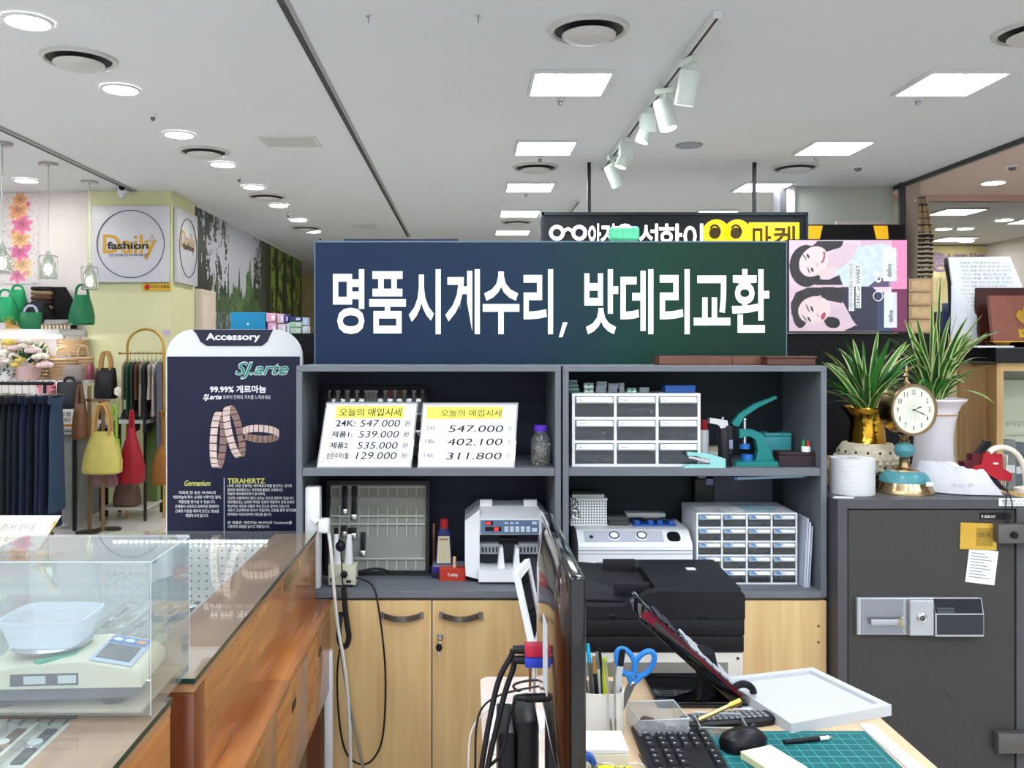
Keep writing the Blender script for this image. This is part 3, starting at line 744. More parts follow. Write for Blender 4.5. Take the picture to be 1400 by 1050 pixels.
MB().text('임점', -.04, .095, FR(0, -.006, 0), w=.085, h=.035, off=.02).text('합세신', -.04, .05, FR(0, -.006, 0), w=.085, h=.035, off=.02).build('lettering', mat('rust_ink', '#8a5a34', .6), t)
bag('shoulder_bag', 'brown leather bag hanging beside the wooden bag stand', 'bag', 109, 552, 600, 6.55, 18, .12, leather('brown', '#6b4a31'), 26, hw=.4)

# garment rack with jeans
JY = 6.3; zr = SZ(524, JY)
t = thing('clothes_rail', 'black pipe rail carrying the row of jeans at the far left', 'clothes rack', (SX(20, JY), JY, 0))
MB().tube([(-.45, 0, zr), (.28, 0, zr)], .013, 10).build('rail', BLACKM, t)
MB().tube([(.09, 0, zr), (.09, .26, zr), (.09, .26, 0.02)], .013, 10).build('upright', BLACKM, t)
MB().box(.06, .12, -.2, .35, 0, .03, .005).build('foot', BLACKM, t)
DEN = [mat('denim_%d' % i, c, .85, var=.25, scale=30, bump=.1) for i, c in enumerate(('#1b1d23', '#23262c', '#1f232d', '#191f30', '#202a40', '#171c2e', '#1d263e', '#182338', '#2c4058'))]
JN = ['black', 'charcoal', 'dark grey-blue', 'navy', 'mid-blue faded', 'deep indigo', 'blue', 'dark indigo', 'light blue outermost']
for i in range(9):
    x = 2 + i * 9.4; ztop = SZ(541 + (i % 3), JY); L_ = ztop - SZ(728 - 6 * (i % 2) - (30 if i == 8 else 0), JY)
    t = thing('jeans', f'{JN[i]} jeans, number {("one","two","three","four","five","six","seven","eight","nine")[i]} from the left on the rail', 'jeans', (SX(x, JY), JY, ztop), R(random.uniform(-6, 6) + (8 if i == 8 else 0)))
    for s in (-1, 1):
        MB().loft([(0, s * .005, -.0, .022, .08), (0.0, s * .03, -.2, .0235, .085), (.002, s * .045, -.5, .0225, .08), (.003, s * .05, -L_ * .8, .023, .085), (.004, s * .05, -L_, .0245, .095)], 16, wob=.12, seed=i * 3 + s).build('trouser_leg', DEN[i], t)
    MB().loft([(0, 0, -.045, .0235, .15), (0, 0, .0, .023, .148)], 16).build('waistband', DEN[i], t)
    MB().box(-.018, .018, -.035, .0, -.13, -.05).build('tag', W_MATTE if i in (2, 6) else leather('brown', '#6b4a31'), t, smooth=False)
    MB().tube([(0, -.14, .012), (0, .14, .012)], .004, 6).tube([(0, 0, .012), (0, 0, zr - ztop - .01), (0, .018, zr - ztop + .016), (0, 0, zr - ztop + .024), (0, -.016, zr - ztop + .012)], .003, 6).build('hanger', STEEL, t)
# wooden bag stand
BY = 6.75; zt = SZ(549, BY)
OAK = wood('brown_stand_wood', '#6d5134', '#8a6a48', .5, 'z', 6)
t = thing('bag_stand', 'wooden bag stand with crossbar and round dark bases', 'display stand', (SX(132, BY), BY, 0))
for x_ in (-.055, .05):
    MB().box(x_ - .011, x_ + .011, -.012, .012, .02, zt + .12 * (x_ < 0)).build('post', OAK, t, smooth=False)
    MB().lathe([(.1, 0), (.1, .012), (.03, .02), (0, .02)], M=Matrix.Translation((x_, (x_ + .05) * .9, 0)), n=24).build('base', mat('dark_bronze', '#4a4038', .4, metal=.4), t)
MB().box(-.09, .10, -.012, .012, zt, zt + .02).build('crossbar', OAK, t, smooth=False)
bag('tote_bag', 'large pale yellow slouchy tote hanging from the wooden stand', 'bag', 140, 590, 647, 6.6, 50, .17, leather('yellow', '#c4b662'), 38, taper=.62, hw=.45, wob=.1, hm=leather('tan', '#b98f52'), n_handles=2)
bag('tote_bag', 'lime green bag tucked behind the yellow tote', 'bag', 156, 600, 646, 6.72, 20, .1, leather('lime', '#8fb83f'), 46, hw=.3)
bag('shoulder_bag', 'long red slouchy bag hanging right of the yellow tote', 'bag', 180, 585, 660, 6.85, 32, .16, leather('red', '#9a1c28'), 24, taper=.32, hw=.15, wob=.1)
bag('shoulder_bag', 'dark plum bag hanging between yellow tote and red bag', 'bag', 156, 575, 660, 7.0, 16, .12, leather('plum', '#4b3a40'), 10, taper=.5)
bag('shoulder_bag', 'dusty pink bag low behind the yellow tote', 'bag', 144, 640, 665, 6.9, 30, .14, leather('dusty_pink', '#9b7274'), 0, taper=.8)
bag('shoulder_bag', 'brown sack low under the red bag in clear wrap', 'bag', 174, 652, 691, 7.3, 34, .16, leather('taupe_brown', '#6d554a'), 0, taper=.75)
bag('shoulder_bag', 'tan suede bag hanging beside the accessory board edge', 'bag', 219, 608, 662, 7.22, 22, .14, leather('tan_suede', '#94622f', .8), 46, taper=.4, hw=.3)
# shoe table
t = thing('shoe_table', 'white-topped black-framed table with shoes and hat before the pillar', 'table', (SX(180, 7.4), 7.4, 0))
zt = SZ(573, 7.3); MB().box(-.2, .2, -.2, .25, zt - .03, zt).build('table_top', W_WHITE, t, smooth=False)
MB().box(.08, .18, .1, .22, .1, zt - .03).build('green_panel', mat('moss_panel', '#74894f', .6), t, smooth=False)
for (x_, y_) in ((.18, -.18), (.18, .2), (-.18, -.18), (-.18, .2)): MB().box(x_ - .01, x_ + .01, y_ - .01, y_ + .01, 0, zt - .03).build('leg', BLACKM, t, smooth=False)
MB().box(-.19, .19, -.19, .2, .09, .11).build('lower_shelf', mat('pale_shelf', '#c8c4bd', .5), t, smooth=False)
def shoe(x, y, Y, m, label, rz=0):
    t = thing('shoe', label, 'shoe', at(x, y, Y), R(rz))
    MB().loft([(0, 0, .012, .11, .038), (0, 0, .03, .108, .037), (-.02, 0, .05, .08, .033), (-.05, 0, .07, .045, .028)], 18).build('upper', m, t)
    MB().loft([(0, 0, 0, .115, .04), (0, 0, .012, .115, .04)], 18).build('sole', mat('shoe_sole', '#3a2f2a', .7), t)
shoe(185, 570.6, 7.3, BLK, 'black shoe on the white shoe table, nearer the hat', 20)
shoe(200, 570.3, 7.34, leather('brown', '#6b4a31'), 'dark brown shoe at the right end of the shoe table', -25)
t = thing('flat_cap', 'cream flat cap on a thin stand above the shoe table', 'hat', at(168, 572, 7.35))
h0 = SX(CX + 32, 7.35)
MB().tube([(0, 0, 0), (0, 0, h0)], .004).lathe([(.05, 0), (.05, .006), (0, .006)]).build('stand', BLACKM, t)
MB().loft([(0, 0, h0 - .01, .07, .07), (-.005, 0, h0 + .03, .075, .075), (-.01, 0, h0 + .06, .05, .05)], 20, M=ROT('Y', 20, (0, 0, h0))).build('crown', mat('cream_felt', '#ece4d3', .9), t)
MB().loft([(.06, 0, h0 - .012, .05, .06), (.06, 0, h0 - .004, .05, .06)], 18, M=ROT('Y', 20, (0, 0, h0))).build('brim', MATS['cream_felt'], t)
# second rack with gold arch
RY = 7.35; GOLD = mat('gold_tube', '#b98f3f', .3, metal=.8)
t = thing('arch_rack', 'gold arched tube clothes rack in front of the green pillar', 'clothes rack', (SX(199, RY), RY, 0))
k = RY / F; r_ = 25 * k; za = SZ(475, RY)
MB().tube([(-r_, 0, 0.0)] + [(-r_ * math.cos(j * PI / 14), 0, za + r_ * math.sin(j * PI / 14)) for j in range(15)] + [(r_, 0, 0.0)], .011, 8).build('arch', GOLD, t)
zrr = SZ(483, RY); MB().tube([(-r_ - .05, -.02, zrr), (r_, -.02, zrr)], .006, 8).ell((-r_ - .055, -.02, zrr), .013, .013, .013, 10).build('rail', GOLD, t)
hz_ = SZ(564, 7.22); MB().tube([(r_, 0, hz_), (SX(219, 7.22) - t.location.x, -.14, hz_), (SX(219, 7.22) - t.location.x, -.17, hz_ + .02)], .007, 7).build('peg', GOLD, t)
GC = (('#8a7c6a', 'taupe'), ('#2e6b4e', 'emerald'), ('#4a4a4e', 'charcoal'), ('#6b4b35', 'brown'), ('#9a9488', 'grey patterned'), ('#33333a', 'black striped'), ('#b7b2a6', 'speckled'), ('#d8d2c8', 'white lace'), ('#5b5d6b', 'slate'))
for i, (c, n_) in enumerate(GC):
    x = 174 + i * 5.8
    t = thing('hanging_blouse', f'{n_} garment on the gold rack, {("first", "second", "third", "fourth", "fifth", "sixth", "seventh", "eighth", "last")[i]} from the left', 'clothes', (SX(x, RY), RY - .02, zrr), R(10))
    L_ = (62 + 22 * (i % 3) + (20 if i == 8 else 0)) * k
    MB().loft([(0, 0, -.07, .012, .05), (.0, 0, -.1, .015, .17), (.001, 0, -.25, .0165, .19), (.002, 0, -L_, .0175, .2)], 18, wob=.2, seed=i).build('garment', mat('cloth_%s' % n_, c, .9, var=.45, scale=45), t)
    MB().tube([(0, -.12, -.085), (0, 0, -.05), (0, .12, -.085)], .004, 6).tube([(0, 0, -.05), (0, 0, -.015), (0, .012, .008), (0, 0, .016), (0, -.012, .008)], .0025, 5).build('hanger', STEEL, t)
# gold table easel + card on the glass counter live with the counter
# ---------------------------------------------------------------- partition, signs and poster behind the cabinets
def CR(x0, y0, s): return lambda x, y, Y: at(x0 + x / s, y0 + y / s, Y)
K2 = CR(400, 480, 3.684); K3 = CR(400, 630, 3.684); K4 = CR(760, 480, 3.684); K5 = CR(760, 630, 3.684)
K6 = CR(640, 680, 2.8375); K7 = CR(780, 850, 2.9167); K8 = CR(1100, 380, 3.28); K9 = CR(1100, 660, 2.6923); L1 = CR(0, 680, 2.8375); KP = CR(1060, 230, 4.1176)
def KB(mb, K, x0, x1, y0, y1, Ya, Yb, t, r=0, Yp=None):
    """box whose front face covers the crop rectangle, from depth Ya to Yb, in the local space of t"""
    a = K(x0, y1, Yp or Ya); b = K(x1, y0, Yp or Ya); o = t.location
    return mb.box(a.x - o.x, b.x - o.x, Ya - o.y, Yb - o.y, a.z - o.z, b.z - o.z, r)
def PX(x, y, Y): return at(x, y, Y)
def KT(mb, body, K, x0, x1, y0, y1, Y, t, **kw):
    a = K(x0, y1, Y); b = K(x1, y0, Y); o = t.location
    return mb.text(body, a.x - o.x, a.z - o.z, FR(0, Y - o.y, 0), w=b.x - a.x, h=b.z - a.z, **kw)

pz = SZ(456, 3.4)
tag(MB().box(-1.02, 1.86, 3.4, 3.46, 0, pz).build('partition_panel', mat('black_partition', '#050507', .55), smooth=False), 'black partition standing behind the grey shelving units and plants', 'partition')['kind'] = 'structure'
# main navy sign
YS = 2.95; YF = 2.66; ZT = EYE - (500 - CY) / F * YF
t = thing('shop_sign', 'long navy sign board, green reflection painted into its colour, with big white Korean lettering on the shelving', 'sign', (SX(752, YS), YS, ZT))
a = at(430, 330, YS); b = at(1075.5, 497, YS); o = t.location
SGN = bpy.data.materials.new('navy_green_sheen'); SGN.use_nodes = True
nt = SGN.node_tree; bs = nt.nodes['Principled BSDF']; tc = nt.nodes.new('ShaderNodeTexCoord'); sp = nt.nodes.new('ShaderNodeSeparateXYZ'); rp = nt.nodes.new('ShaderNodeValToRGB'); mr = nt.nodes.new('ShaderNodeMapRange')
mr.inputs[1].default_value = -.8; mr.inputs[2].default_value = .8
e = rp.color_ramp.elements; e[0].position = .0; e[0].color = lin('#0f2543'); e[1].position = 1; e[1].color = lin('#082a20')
n_ = e.new(.45); n_.color = lin('#0f2a40'); n_ = e.new(.72); n_.color = lin('#08362a')  # ramp puts the green reflection on the navy board into its colour
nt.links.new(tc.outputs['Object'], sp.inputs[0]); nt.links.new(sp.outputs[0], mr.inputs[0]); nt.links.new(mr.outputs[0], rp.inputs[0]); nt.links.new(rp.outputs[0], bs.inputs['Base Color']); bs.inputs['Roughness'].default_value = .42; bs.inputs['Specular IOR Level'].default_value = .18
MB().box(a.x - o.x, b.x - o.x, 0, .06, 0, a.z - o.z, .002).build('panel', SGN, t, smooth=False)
mb = MB(); E_ = .004
for (xa, xb, ya, yb) in ((430, 1075.5, 329.5, 331.5), (430, 431.2, 330, 497), (1074.5, 1075.5, 330, 497)):
    p = at(xa, yb, YS); q = at(xb, ya, YS); mb.box(p.x - o.x, q.x - o.x, -.003, .0, max(0, p.z - o.z), q.z - o.z)
mb.build('edge_trim', mat('sign_edge', '#6f8798', .4), t, smooth=False)
CHS = [('명', 455.5, 498.4), ('품', 505, 555), ('시', 559, 602.6), ('계', 609, 656), ('수', 660, 710), ('리', 715.7, 756), ('밧', 798.7, 845), ('데', 848, 893), ('리', 901.6, 942.5), ('교', 948, 998), ('환', 1000, 1051)]
mb = MB()
vv = [text_mesh(c[0], .022, 0) for c in CHS]
lo = min(q[3] for q in vv); hi = max(q[4] for q in vv); z0 = at(0, 457, YS).z - o.z; z1 = at(0, 368, YS).z - o.z
for (c, xa, xb), (me, ua, ub, va, vb) in zip(CHS, vv):
    f = lambda v: z0 + (v - lo) / (hi - lo) * (z1 - z0)
    mb.text(c, at(xa, 0, YS).x - o.x, f(va), FR(0, -.004, 0), w=SX(xb, YS) - SX(xa, YS), h=f(vb) - f(va), off=.022)
p = at(764, 461, YS) - o; mb.prism([(p.x, p.z), (p.x + .012, p.z), (p.x + .029, p.z + .05), (p.x + .014, p.z + .05)], -.004, -.001)
mb.build('lettering', mat('white_vinyl', '#f4f7f7', .4, var=.02, emit=.12), t, smooth=False)

# glowing green crystal block on the sign's top edge
t = thing('green_block', 'small glowing green faceted block on the top edge of the navy sign', 'ornament', at(853, 330, 2.98))
MB().box(-.05, .05, -.02, .02, 0, .05, .008, 1).build('body', mat('green_glow_resin', '#56b58a', .15, var=.6, scale=40, emit=.28), t, smooth=False)
t = thing('name_board', 'thin dark blue board edge lying behind the top of the navy sign', 'board', at(527, 329.5, 3.03))
p = at(470, 327, 3.03); q = at(626, 329, 3.03); MB().box(p.x - t.location.x, q.x - t.location.x, 0, .02, -.25, p.z - t.location.z).build('panel', mat('blue_board', '#22305c', .4), t, smooth=False)

# eyewear shop sign hanging in the aisle
YE = 6.56
t = thing('hanging_shop_sign', 'black hanging light-box sign with glasses symbol, white and yellow Korean lettering', 'sign', (SX(921, YE), YE, SZ(370, YE)))
o = t.location; a = at(740, 290.5, YE) - o; b = at(1104, 370, YE) - o
MB().box(a.x, b.x, 0, .12, b.z, a.z).build('panel', mat('black_sign_face', '#12161a', .35), t, smooth=False)
mb = MB(); w_ = .022
for q in ((a.x, b.x, a.z - w_, a.z), (a.x, b.x, b.z, b.z + w_), (a.x, a.x + w_, b.z, a.z), (b.x - w_, b.x, b.z, a.z)): mb.box(q[0], q[1], -.015, 0, q[2], q[3])
mb.build('frame', mat('dark_green_metal', '#1c2a2e', .35, metal=.5), t, smooth=False)
LIT = mat('lit_white_letters', '#fbfdff', .4, emit=1.2); LITY = mat('lit_yellow', '#f2c81a', .4, emit=.55)
def e_(x, y): return at(730 + x / 2.692, 270 + y / 2.692, YE) - o
mb = MB()
for cx_ in (84, 166):
    c = e_(cx_, 131); mb.tube([(c.x + .045 * math.cos(k * PI / 14), -.012, c.z + .045 * math.sin(k * PI / 14)) for k in range(28)], .013, 6, closed=True)
c = e_(125, 122); mb.tube([(c.x - .03, -.012, c.z - .005), (c.x, -.012, c.z + .014), (c.x + .03, -.012, c.z - .005)], .012, 6)
for s_, xa, xb in (('안', 200, 246), ('경', 246, 296), ('은', 300, 370), ('석', 386, 456), ('한', 460, 545), ('이', 550, 622)):
    p = e_(xa, 205); q = e_(xb, 97); mb.text(s_, p.x, p.z, FR(0, -.006, 0), w=q.x - p.x, h=q.z - p.z, off=.016)
mb.build('lettering', LIT, t)
mb = MB()
for cx_ in (670, 748): c = e_(cx_, 132); mb.lathe([(.103, 0), (.103, .008), (0, .008)], M=FR(c.x, -.0, c.z), n=32)
p = e_(790, 215); q = e_(976, 92); mb.box(p.x, q.x, -.008, 0, p.z, q.z, .004)
mb.build('lettering', LITY, t)
mb = MB()
for cx_, sgn in ((664, 1), (742, 1)):
    c = e_(cx_, 132); mb.lathe([(.042, 0), (.042, .003), (0, .003)], M=FR(c.x, -.0085, c.z), n=24)
    mb.tube([(c.x + .04 * math.cos(a_), -.0095, c.z + .06 * math.sin(a_)) for a_ in [k * PI / 10 for k in range(0, 9)]], .008, 5)
p = e_(803, 205); q = e_(872, 104); mb.text('마', p.x, p.z, FR(0, -.0095, 0), w=q.x - p.x, h=q.z - p.z, off=.02)
p = e_(880, 205); q = e_(966, 104); mb.text('켓', p.x, p.z, FR(0, -.0095, 0), w=q.x - p.x, h=q.z - p.z, off=.02)
mb.build('lettering', mat('brown_ink', '#4b3b12', .5), t)
for x in (807, 1035):
    X = SX(x, YE) - o.x; MB().box(X - .012, X + .012, .05, .074, a.z, CH - o.z).build('hanging_rod', BLACKM, t, smooth=False)
# black fascia with yellow blocks
YB = 7.1
t = thing('fascia_sign', 'black fascia board with yellow blocks beyond the eyewear sign', 'sign', (SX(1170, YB), YB, SZ(400, YB)))
o = t.location; MB().box(SX(1095, YB) - o.x, SX(1237, YB) - o.x, 0, .15, 0, SZ(307, YB) - o.z).build('panel', mat('black_fascia', '#121214', .3), t, smooth=False); MB().box(-.3, -.26, .15, .5, .1, .2).box(.26, .3, .15, .5, .1, .2).build('bracket', BLACKM, t, smooth=False)
YEL = mat('amber_acrylic', '#e6ae1e', .35, emit=.25)
for (xa, xb, xc, xd) in ((1104, 1124, 1120, 1104), (1194, 1212.5, 1214, 1198)):
    P = [at(xa, 309, YB) - o, at(xb, 309, YB) - o, at(xc, 327, YB) - o, at(xd, 327, YB) - o]
    MB().prism([(p.x, p.z) for p in P], -.012, 0).build('yellow_block', YEL, t, smooth=False)
t = thing('pink_price_rail', 'thin pale signboard sliver standing on the black fascia', 'sign', at(1178, 307, 7.2))
MB().box(-.21, .2, 0, .02, 0, .028).build('board', mat('pale_pink_board', '#d9c6c6', .5), t, smooth=False)

# poster light box : two women, turned on its side
YP = 3.37
t = thing('poster_light_box', 'cosmetics poster with two smiling women turned sideways, right of the navy sign', 'poster', at(1159, 456, 3.42))
o = t.location
p0 = KP(78, 918, YP); p1 = KP(741, 405, YP); w_ = p1.x - p0.x; h_ = p1.z - p0.z
def inel(x, y, cx, cy, rx, ry, a=0):
    c, s = math.cos(R(a)), math.sin(R(a)); dx, dy = x - cx, y - cy
    return ((dx * c + dy * s) / rx) ** 2 + ((-dx * s + dy * c) / ry) ** 2 < 1
def poly(x, y, P):
    r = False; j = len(P) - 1
    for i in range(len(P)):
        if (P[i][1] > y) != (P[j][1] > y) and x < (P[j][0] - P[i][0]) * (y - P[i][1]) / (P[j][1] - P[i][1]) + P[i][0]: r = not r
        j = i
    return r
def poster(u, v):
    x = 78 + u * 663; y = 918 - v * 513      # crop coordinates, y down
    skin = (.93, .84, .84); skin2 = (.86, .76, .80)
    hair = (.13, .11, .13)
    c = (.93, .80, .86) if x < 480 else (.86, .72, .80)
    if y > 660: c = (.90, .78, .83)
    # right-hand colour column and product cards
    if x > 655: c = (.93, .55, .72) if y < 680 else (.44, .08, .30)
    if y > 640 and 330 < x < 660:                      # dark jacket of the lower woman
        if poly(x, y, [(330, 672), (540, 660), (600, 720), (610, 918), (380, 918), (450, 885), (395, 780)]): c = (.13 + .04 * n2(x * .02, y * .02), .14, .24)
        if x > 575 and y > 700: c = (.18, .24, .38)
    if y < 668 and x > 330:                             # light blue top of the upper woman
        if poly(x, y, [(330, 570), (400, 545), (470, 440), (600, 425), (655, 440), (655, 668), (380, 662)]): 
            k = .06 * n2(x * .03, y * .03); c = (.80 + k, .86 + k, .94 + k)
        if poly(x, y, [(520, 668), (590, 612), (655, 640), (655, 668)]): c = (.35, .28, .42)
    # hair : upper
    if inel(x, y, 175, 550, 95, 118) or poly(x, y, [(205, 440), (240, 408), (385, 408), (372, 445), (290, 470), (240, 462)]) or poly(x, y, [(180, 620), (300, 628), (360, 600), (380, 658), (150, 655)]): c = tuple(q + .05 * n2(x * .05, y * .01) for q in hair)
    # hair : lower
    if poly(x, y, [(90, 830), (88, 760), (115, 700), (180, 672), (330, 668), (390, 690), (375, 760), (300, 745), (250, 735), (200, 745), (130, 780)]) or inel(x, y, 140, 810, 45, 90) or inel(x, y, 320, 865, 45, 35, 20): c = tuple(q + .06 * n2(x * .05, y * .012, 4) for q in hair)
    # necks, shoulder
    if poly(x, y, [(270, 500), (330, 470), (400, 420), (470, 430), (440, 500), (380, 560), (330, 575), (290, 560)]): c = skin2
    if poly(x, y, [(270, 740), (330, 775), (370, 770), (460, 888), (330, 838), (280, 835)]): c = skin2
    # faces
    if inel(x, y, 215, 525, 92, 74, -52) : c = skin
    if inel(x, y, 220, 798, 92, 76, -14): c = skin
    if inel(x, y, 285, 590, 44, 22, -12) or inel(x, y, 310, 570, 38, 14, -38): c = (.90, .80, .80)
    # features : upper (face turned sideways, chin to the right)
    if inel(x, y, 268, 502, 12, 34, 14): c = (.72, .30, .38)
    if inel(x, y, 262, 502, 6, 26, 14): c = (.97, .96, .95)
    for ex, ey, a in ((184, 494, 60), (208, 572, 70)):
        if inel(x, y, ex, ey, 15, 6, a): c = (.16, .13, .14)
        if inel(x, y, ex - 20, ey + 4, 24, 3.2, a): c = (.30, .22, .22)
    if inel(x, y, 236, 545, 14, 4, 70): c = (.80, .66, .68)
    # features : lower
    if inel(x, y, 270, 832, 12, 22, 25): c = (.72, .26, .38)
    for ex, ey, a in ((206, 792, 70), (190, 850, 60)):
        if inel(x, y, ex, ey, 17, 6, a): c = (.15, .12, .14)
        if inel(x, y, ex - 24, ey - 4, 26, 3.4, a - 5): c = (.22, .17, .18)
    if inel(x, y, 240, 828, 14, 4, 60): c = (.78, .64, .68)
    if inel(x, y, 252, 728, 9, 12): c = skin2
    # product cards and white caption strips
    if 606 < x < 682 and 448 < y < 634: c = (.90, .92, .93)
    if 612 < x < 684 and 700 < y < 896: c = (.88, .91, .93)
    if 640 < x < 655 and 430 < y < 900: c = tuple(.5 * q + .45 for q in c)
    if 413 < x < 443 and 520 < y < 803: c = (.96, .96, .96)
    if 452 < x < 482 and 538 < y < 788: c = (.96, .96, .96)
    return c
me = paint_panel(240, 186, w_, h_, poster)
link_mesh('picture', me, painted('poster_print', .22, emit=.10), t, (p0.x - o.x, YP - o.y, p0.z - o.z))
MB().box(p0.x - o.x - .004, p1.x - o.x + .004, YP - o.y + .002, .06, p0.z - o.z - .004, p1.z - o.z + .004).build('casing', mat('dark_violet_frame', '#2a2135', .3), t, smooth=False)
mb = MB()
def vtext(s_, xa, xb, ya, yb, off=0.0):     # lettering that runs upwards
    a = KP(xa, yb, YP - .003) - o; b = KP(xb, ya, YP - .003) - o
    M = FR(0, YP - .002 - o.y, 0) @ Matrix.Translation((b.x, a.z, 0)) @ Matrix.Rotation(PI / 2, 4, 'Z')
    mb.text(s_, 0, 0, M, w=b.z - a.z, h=b.x - a.x, off=off)
vtext('너만의 아이큐브 디자인은?', 417, 439, 526, 798); vtext('CHIC or SWEET', 457, 478, 545, 782)
vtext('define', 628, 656, 538, 612); vtext('define', 636, 664, 800, 866)
mb.build('lettering', INK, t, smooth=False)
mb = MB(); vtext('NEW 1회 테스트 신청', 668, 690, 470, 630, .01); vtext('기대해 주세요', 668, 684, 705, 840, .01); vtext('d', 545, 600, 590, 645, .01)
mb.build('lettering', mat('white_ink', '#f7eef3', .5), t, smooth=False)
c = KP(578, 720, YP - .003) - o
MB().tube([(c.x + .018 * math.cos(k * PI / 12), YP - .003 - o.y, c.z + .018 * math.sin(k * PI / 12)) for k in range(24)], .0022, 5, closed=True).build('emblem', MATS['white_ink'], t)

# little coloured boxes on the partition, left
BOXC = [('blue_watch_box', 'turquoise box lid leaning on the partition beside the mural', '#1787b4', 315, 363, 427, 455),
        ('pink_box', 'stack-top pink carton right of the turquoise box', '#e2a3bd', 364, 377, 428, 440), ('pink_box', 'lower pink carton right of the turquoise box', '#dfa0c0', 366, 378, 441, 455),
        ('pale_pink_box', 'upper pale pink carton, third column from the mural side', '#d9b5c0', 379, 388, 429, 442), ('pale_pink_box', 'lower pale pink carton, third column from the mural side', '#e3cfd3', 379.5, 391, 443, 455),
        ('violet_box', 'small violet carton on top between pale pink and green boxes', '#4a3d92', 388.5, 394, 430, 441), ('striped_box', 'white-violet carton under the violet one', '#cfd2e0', 392, 396, 442, 455),
        ('navy_box', 'dark navy flat carton on top of the green cartons', '#2b3566', 396, 412, 433, 439), ('green_box', 'upper pale green carton under the navy one', '#a9cfae', 396, 413, 440, 447.3), ('green_box', 'lowest pale green carton at the partition end', '#b9d7b4', 396.5, 412, 448, 455),
        ('white_box', 'white patterned carton nearest the navy sign, upper', '#b9cde0', 413.5, 420, 434, 445), ('white_box', 'white patterned carton nearest the navy sign, lower', '#dfe6ea', 413.5, 421, 446, 455)]
for nm, lab, c, xa, xb, ya, yb in BOXC:
    yb2 = 456 if yb == 455 else yb
    a = at(xa, yb2, 3.405); b = at(xb, ya, 3.405)
    t = thing(nm, lab, 'box', ((a.x + b.x) / 2, 3.405, a.z), group='cartons on the partition')
    hw_ = (b.x - a.x) / 2; hh = b.z - a.z
    MB().box(-hw_, hw_, 0, .05, 0, hh, .0015).build('carton', mat('carton_' + c[1:], c, .45, var=.06), t, smooth=False)
    if xa == 315: 
        MB().lathe([(.004, 0), (.004, .002), (0, .002)], M=FR(0, -.0002, hh * .45)).box(-.006, .006, -.002, 0, -.0, .004).build('label', PAPER, t)
    else: MB().box(hw_ * .1, hw_ * .8, -.0012, 0, hh * .2, hh * .75).build('label', mat('pale_label', '#e9e4ea', .6, var=.3, scale=60), t, smooth=False)
# kraft boxes beside the poster
for i in range(4):
    y1 = 455 - i * 18.6; a = at(1242, y1 if i else 456, 3.405); b = at(1276, y1 - 18, 3.405)
    t = thing('kraft_box', 'tan kraft box with embossed gold label, ' + ('lowest', 'second lowest', 'second highest', 'topmost')[i] + ' of the stack by the poster', 'box', ((a.x + b.x) / 2, 3.405, a.z), group='kraft boxes by the poster')
    w2 = (b.x - a.x) / 2; hh = b.z - a.z
    MB().box(-w2, w2, 0, .05, 0, hh, .002).build('carton', mat('kraft', '#b5946f', .6, var=.15), t, smooth=False)
    MB().box(-w2 * .75, w2 * .75, -.0015, 0, hh * .15, hh * .85).build('label', mat('gold_label', '#c4a478', .35, metal=.3, var=.4, scale=40), t, smooth=False)

# accessory standee
YA = 3.15
t = thing('accessory_board', 'tall white-framed navy Accessory advertising board with gold bracelets', 'sign stand', (SX(320, YA), YA, 0))
o = t.location
KA = CR(210, 440, 3.5)
def ka(x, y): return KA(x, y, YA) - o
x0, x1 = ka(60, 0).x, ka(708, 0).x; zt = ka(0, 36).z; r_ = .1
P = [(x0, 0.02), (x0, zt - r_)] + [(x0 + r_ - r_ * math.cos(k * PI / 16), zt - r_ + r_ * math.sin(k * PI / 16)) for k in range(1, 9)] + [(x1 - r_ + r_ * math.sin(k * PI / 16), zt - r_ + r_ * math.cos(k * PI / 16)) for k in range(0, 9)] + [(x1, 0.02)]
MB().prism(P, 0, .03).build('frame', W_WHITE, t, smooth=False)
MB().box(x0 - .01, x1 + .01, -.12, .15, 0, .03, .005).build('foot', W_WHITE, t)
NAVY = mat('navy_print', '#161938', .35, var=.05)
a = ka(66, 1400); b = ka(700, 166); MB().box(a.x, b.x, -.003, 0, .15, b.z).build('poster_sheet', NAVY, t, smooth=False)
P = [ka(x, y) for x, y in ((188, 37), (572, 37), (560, 60), (545, 95), (520, 115), (255, 115), (225, 95), (208, 60))]
MB().prism([(p.x, p.z) for p in P], -.004, 0).build('header_tab', mat('header_navy', '#23283c', .35), t, smooth=False)
def at_(mb, s_, xa, xb, ya, yb, off=.0, shear=0): p = ka(xa, yb); q = ka(xb, ya); mb.text(s_, p.x, p.z, FR(0, -.0055, 0), w=q.x - p.x, h=q.z - p.z, off=off, shear=shear)
WI = mat('white_print', '#f3f3f6', .5)
mb = MB(); at_(mb, 'Accessory', 252, 512, 54, 98, .03); at_(mb, '99.99% 게르마늄', 272, 540, 304, 340, .03); at_(mb, '로부터 진짜의 가치를 느껴보세요', 334, 562, 350, 370)
for i, s_ in enumerate(('저희와 한 순도 99.99%의', '게르마늄에 특수 소재로 이루어진 팔찌,', '착용감을 만나실 수 있습니다.', '근육통이 사라지고 반복적인 장애까지', '신체의 기운을 깨우게 만드는 효능을', '체험하시게 됩니다.')):
    w2 = 110 * len(s_) / 20; at_(mb, s_, 210 - w2, 210 + w2, 808 + i * 22, 824 + i * 22, .01)
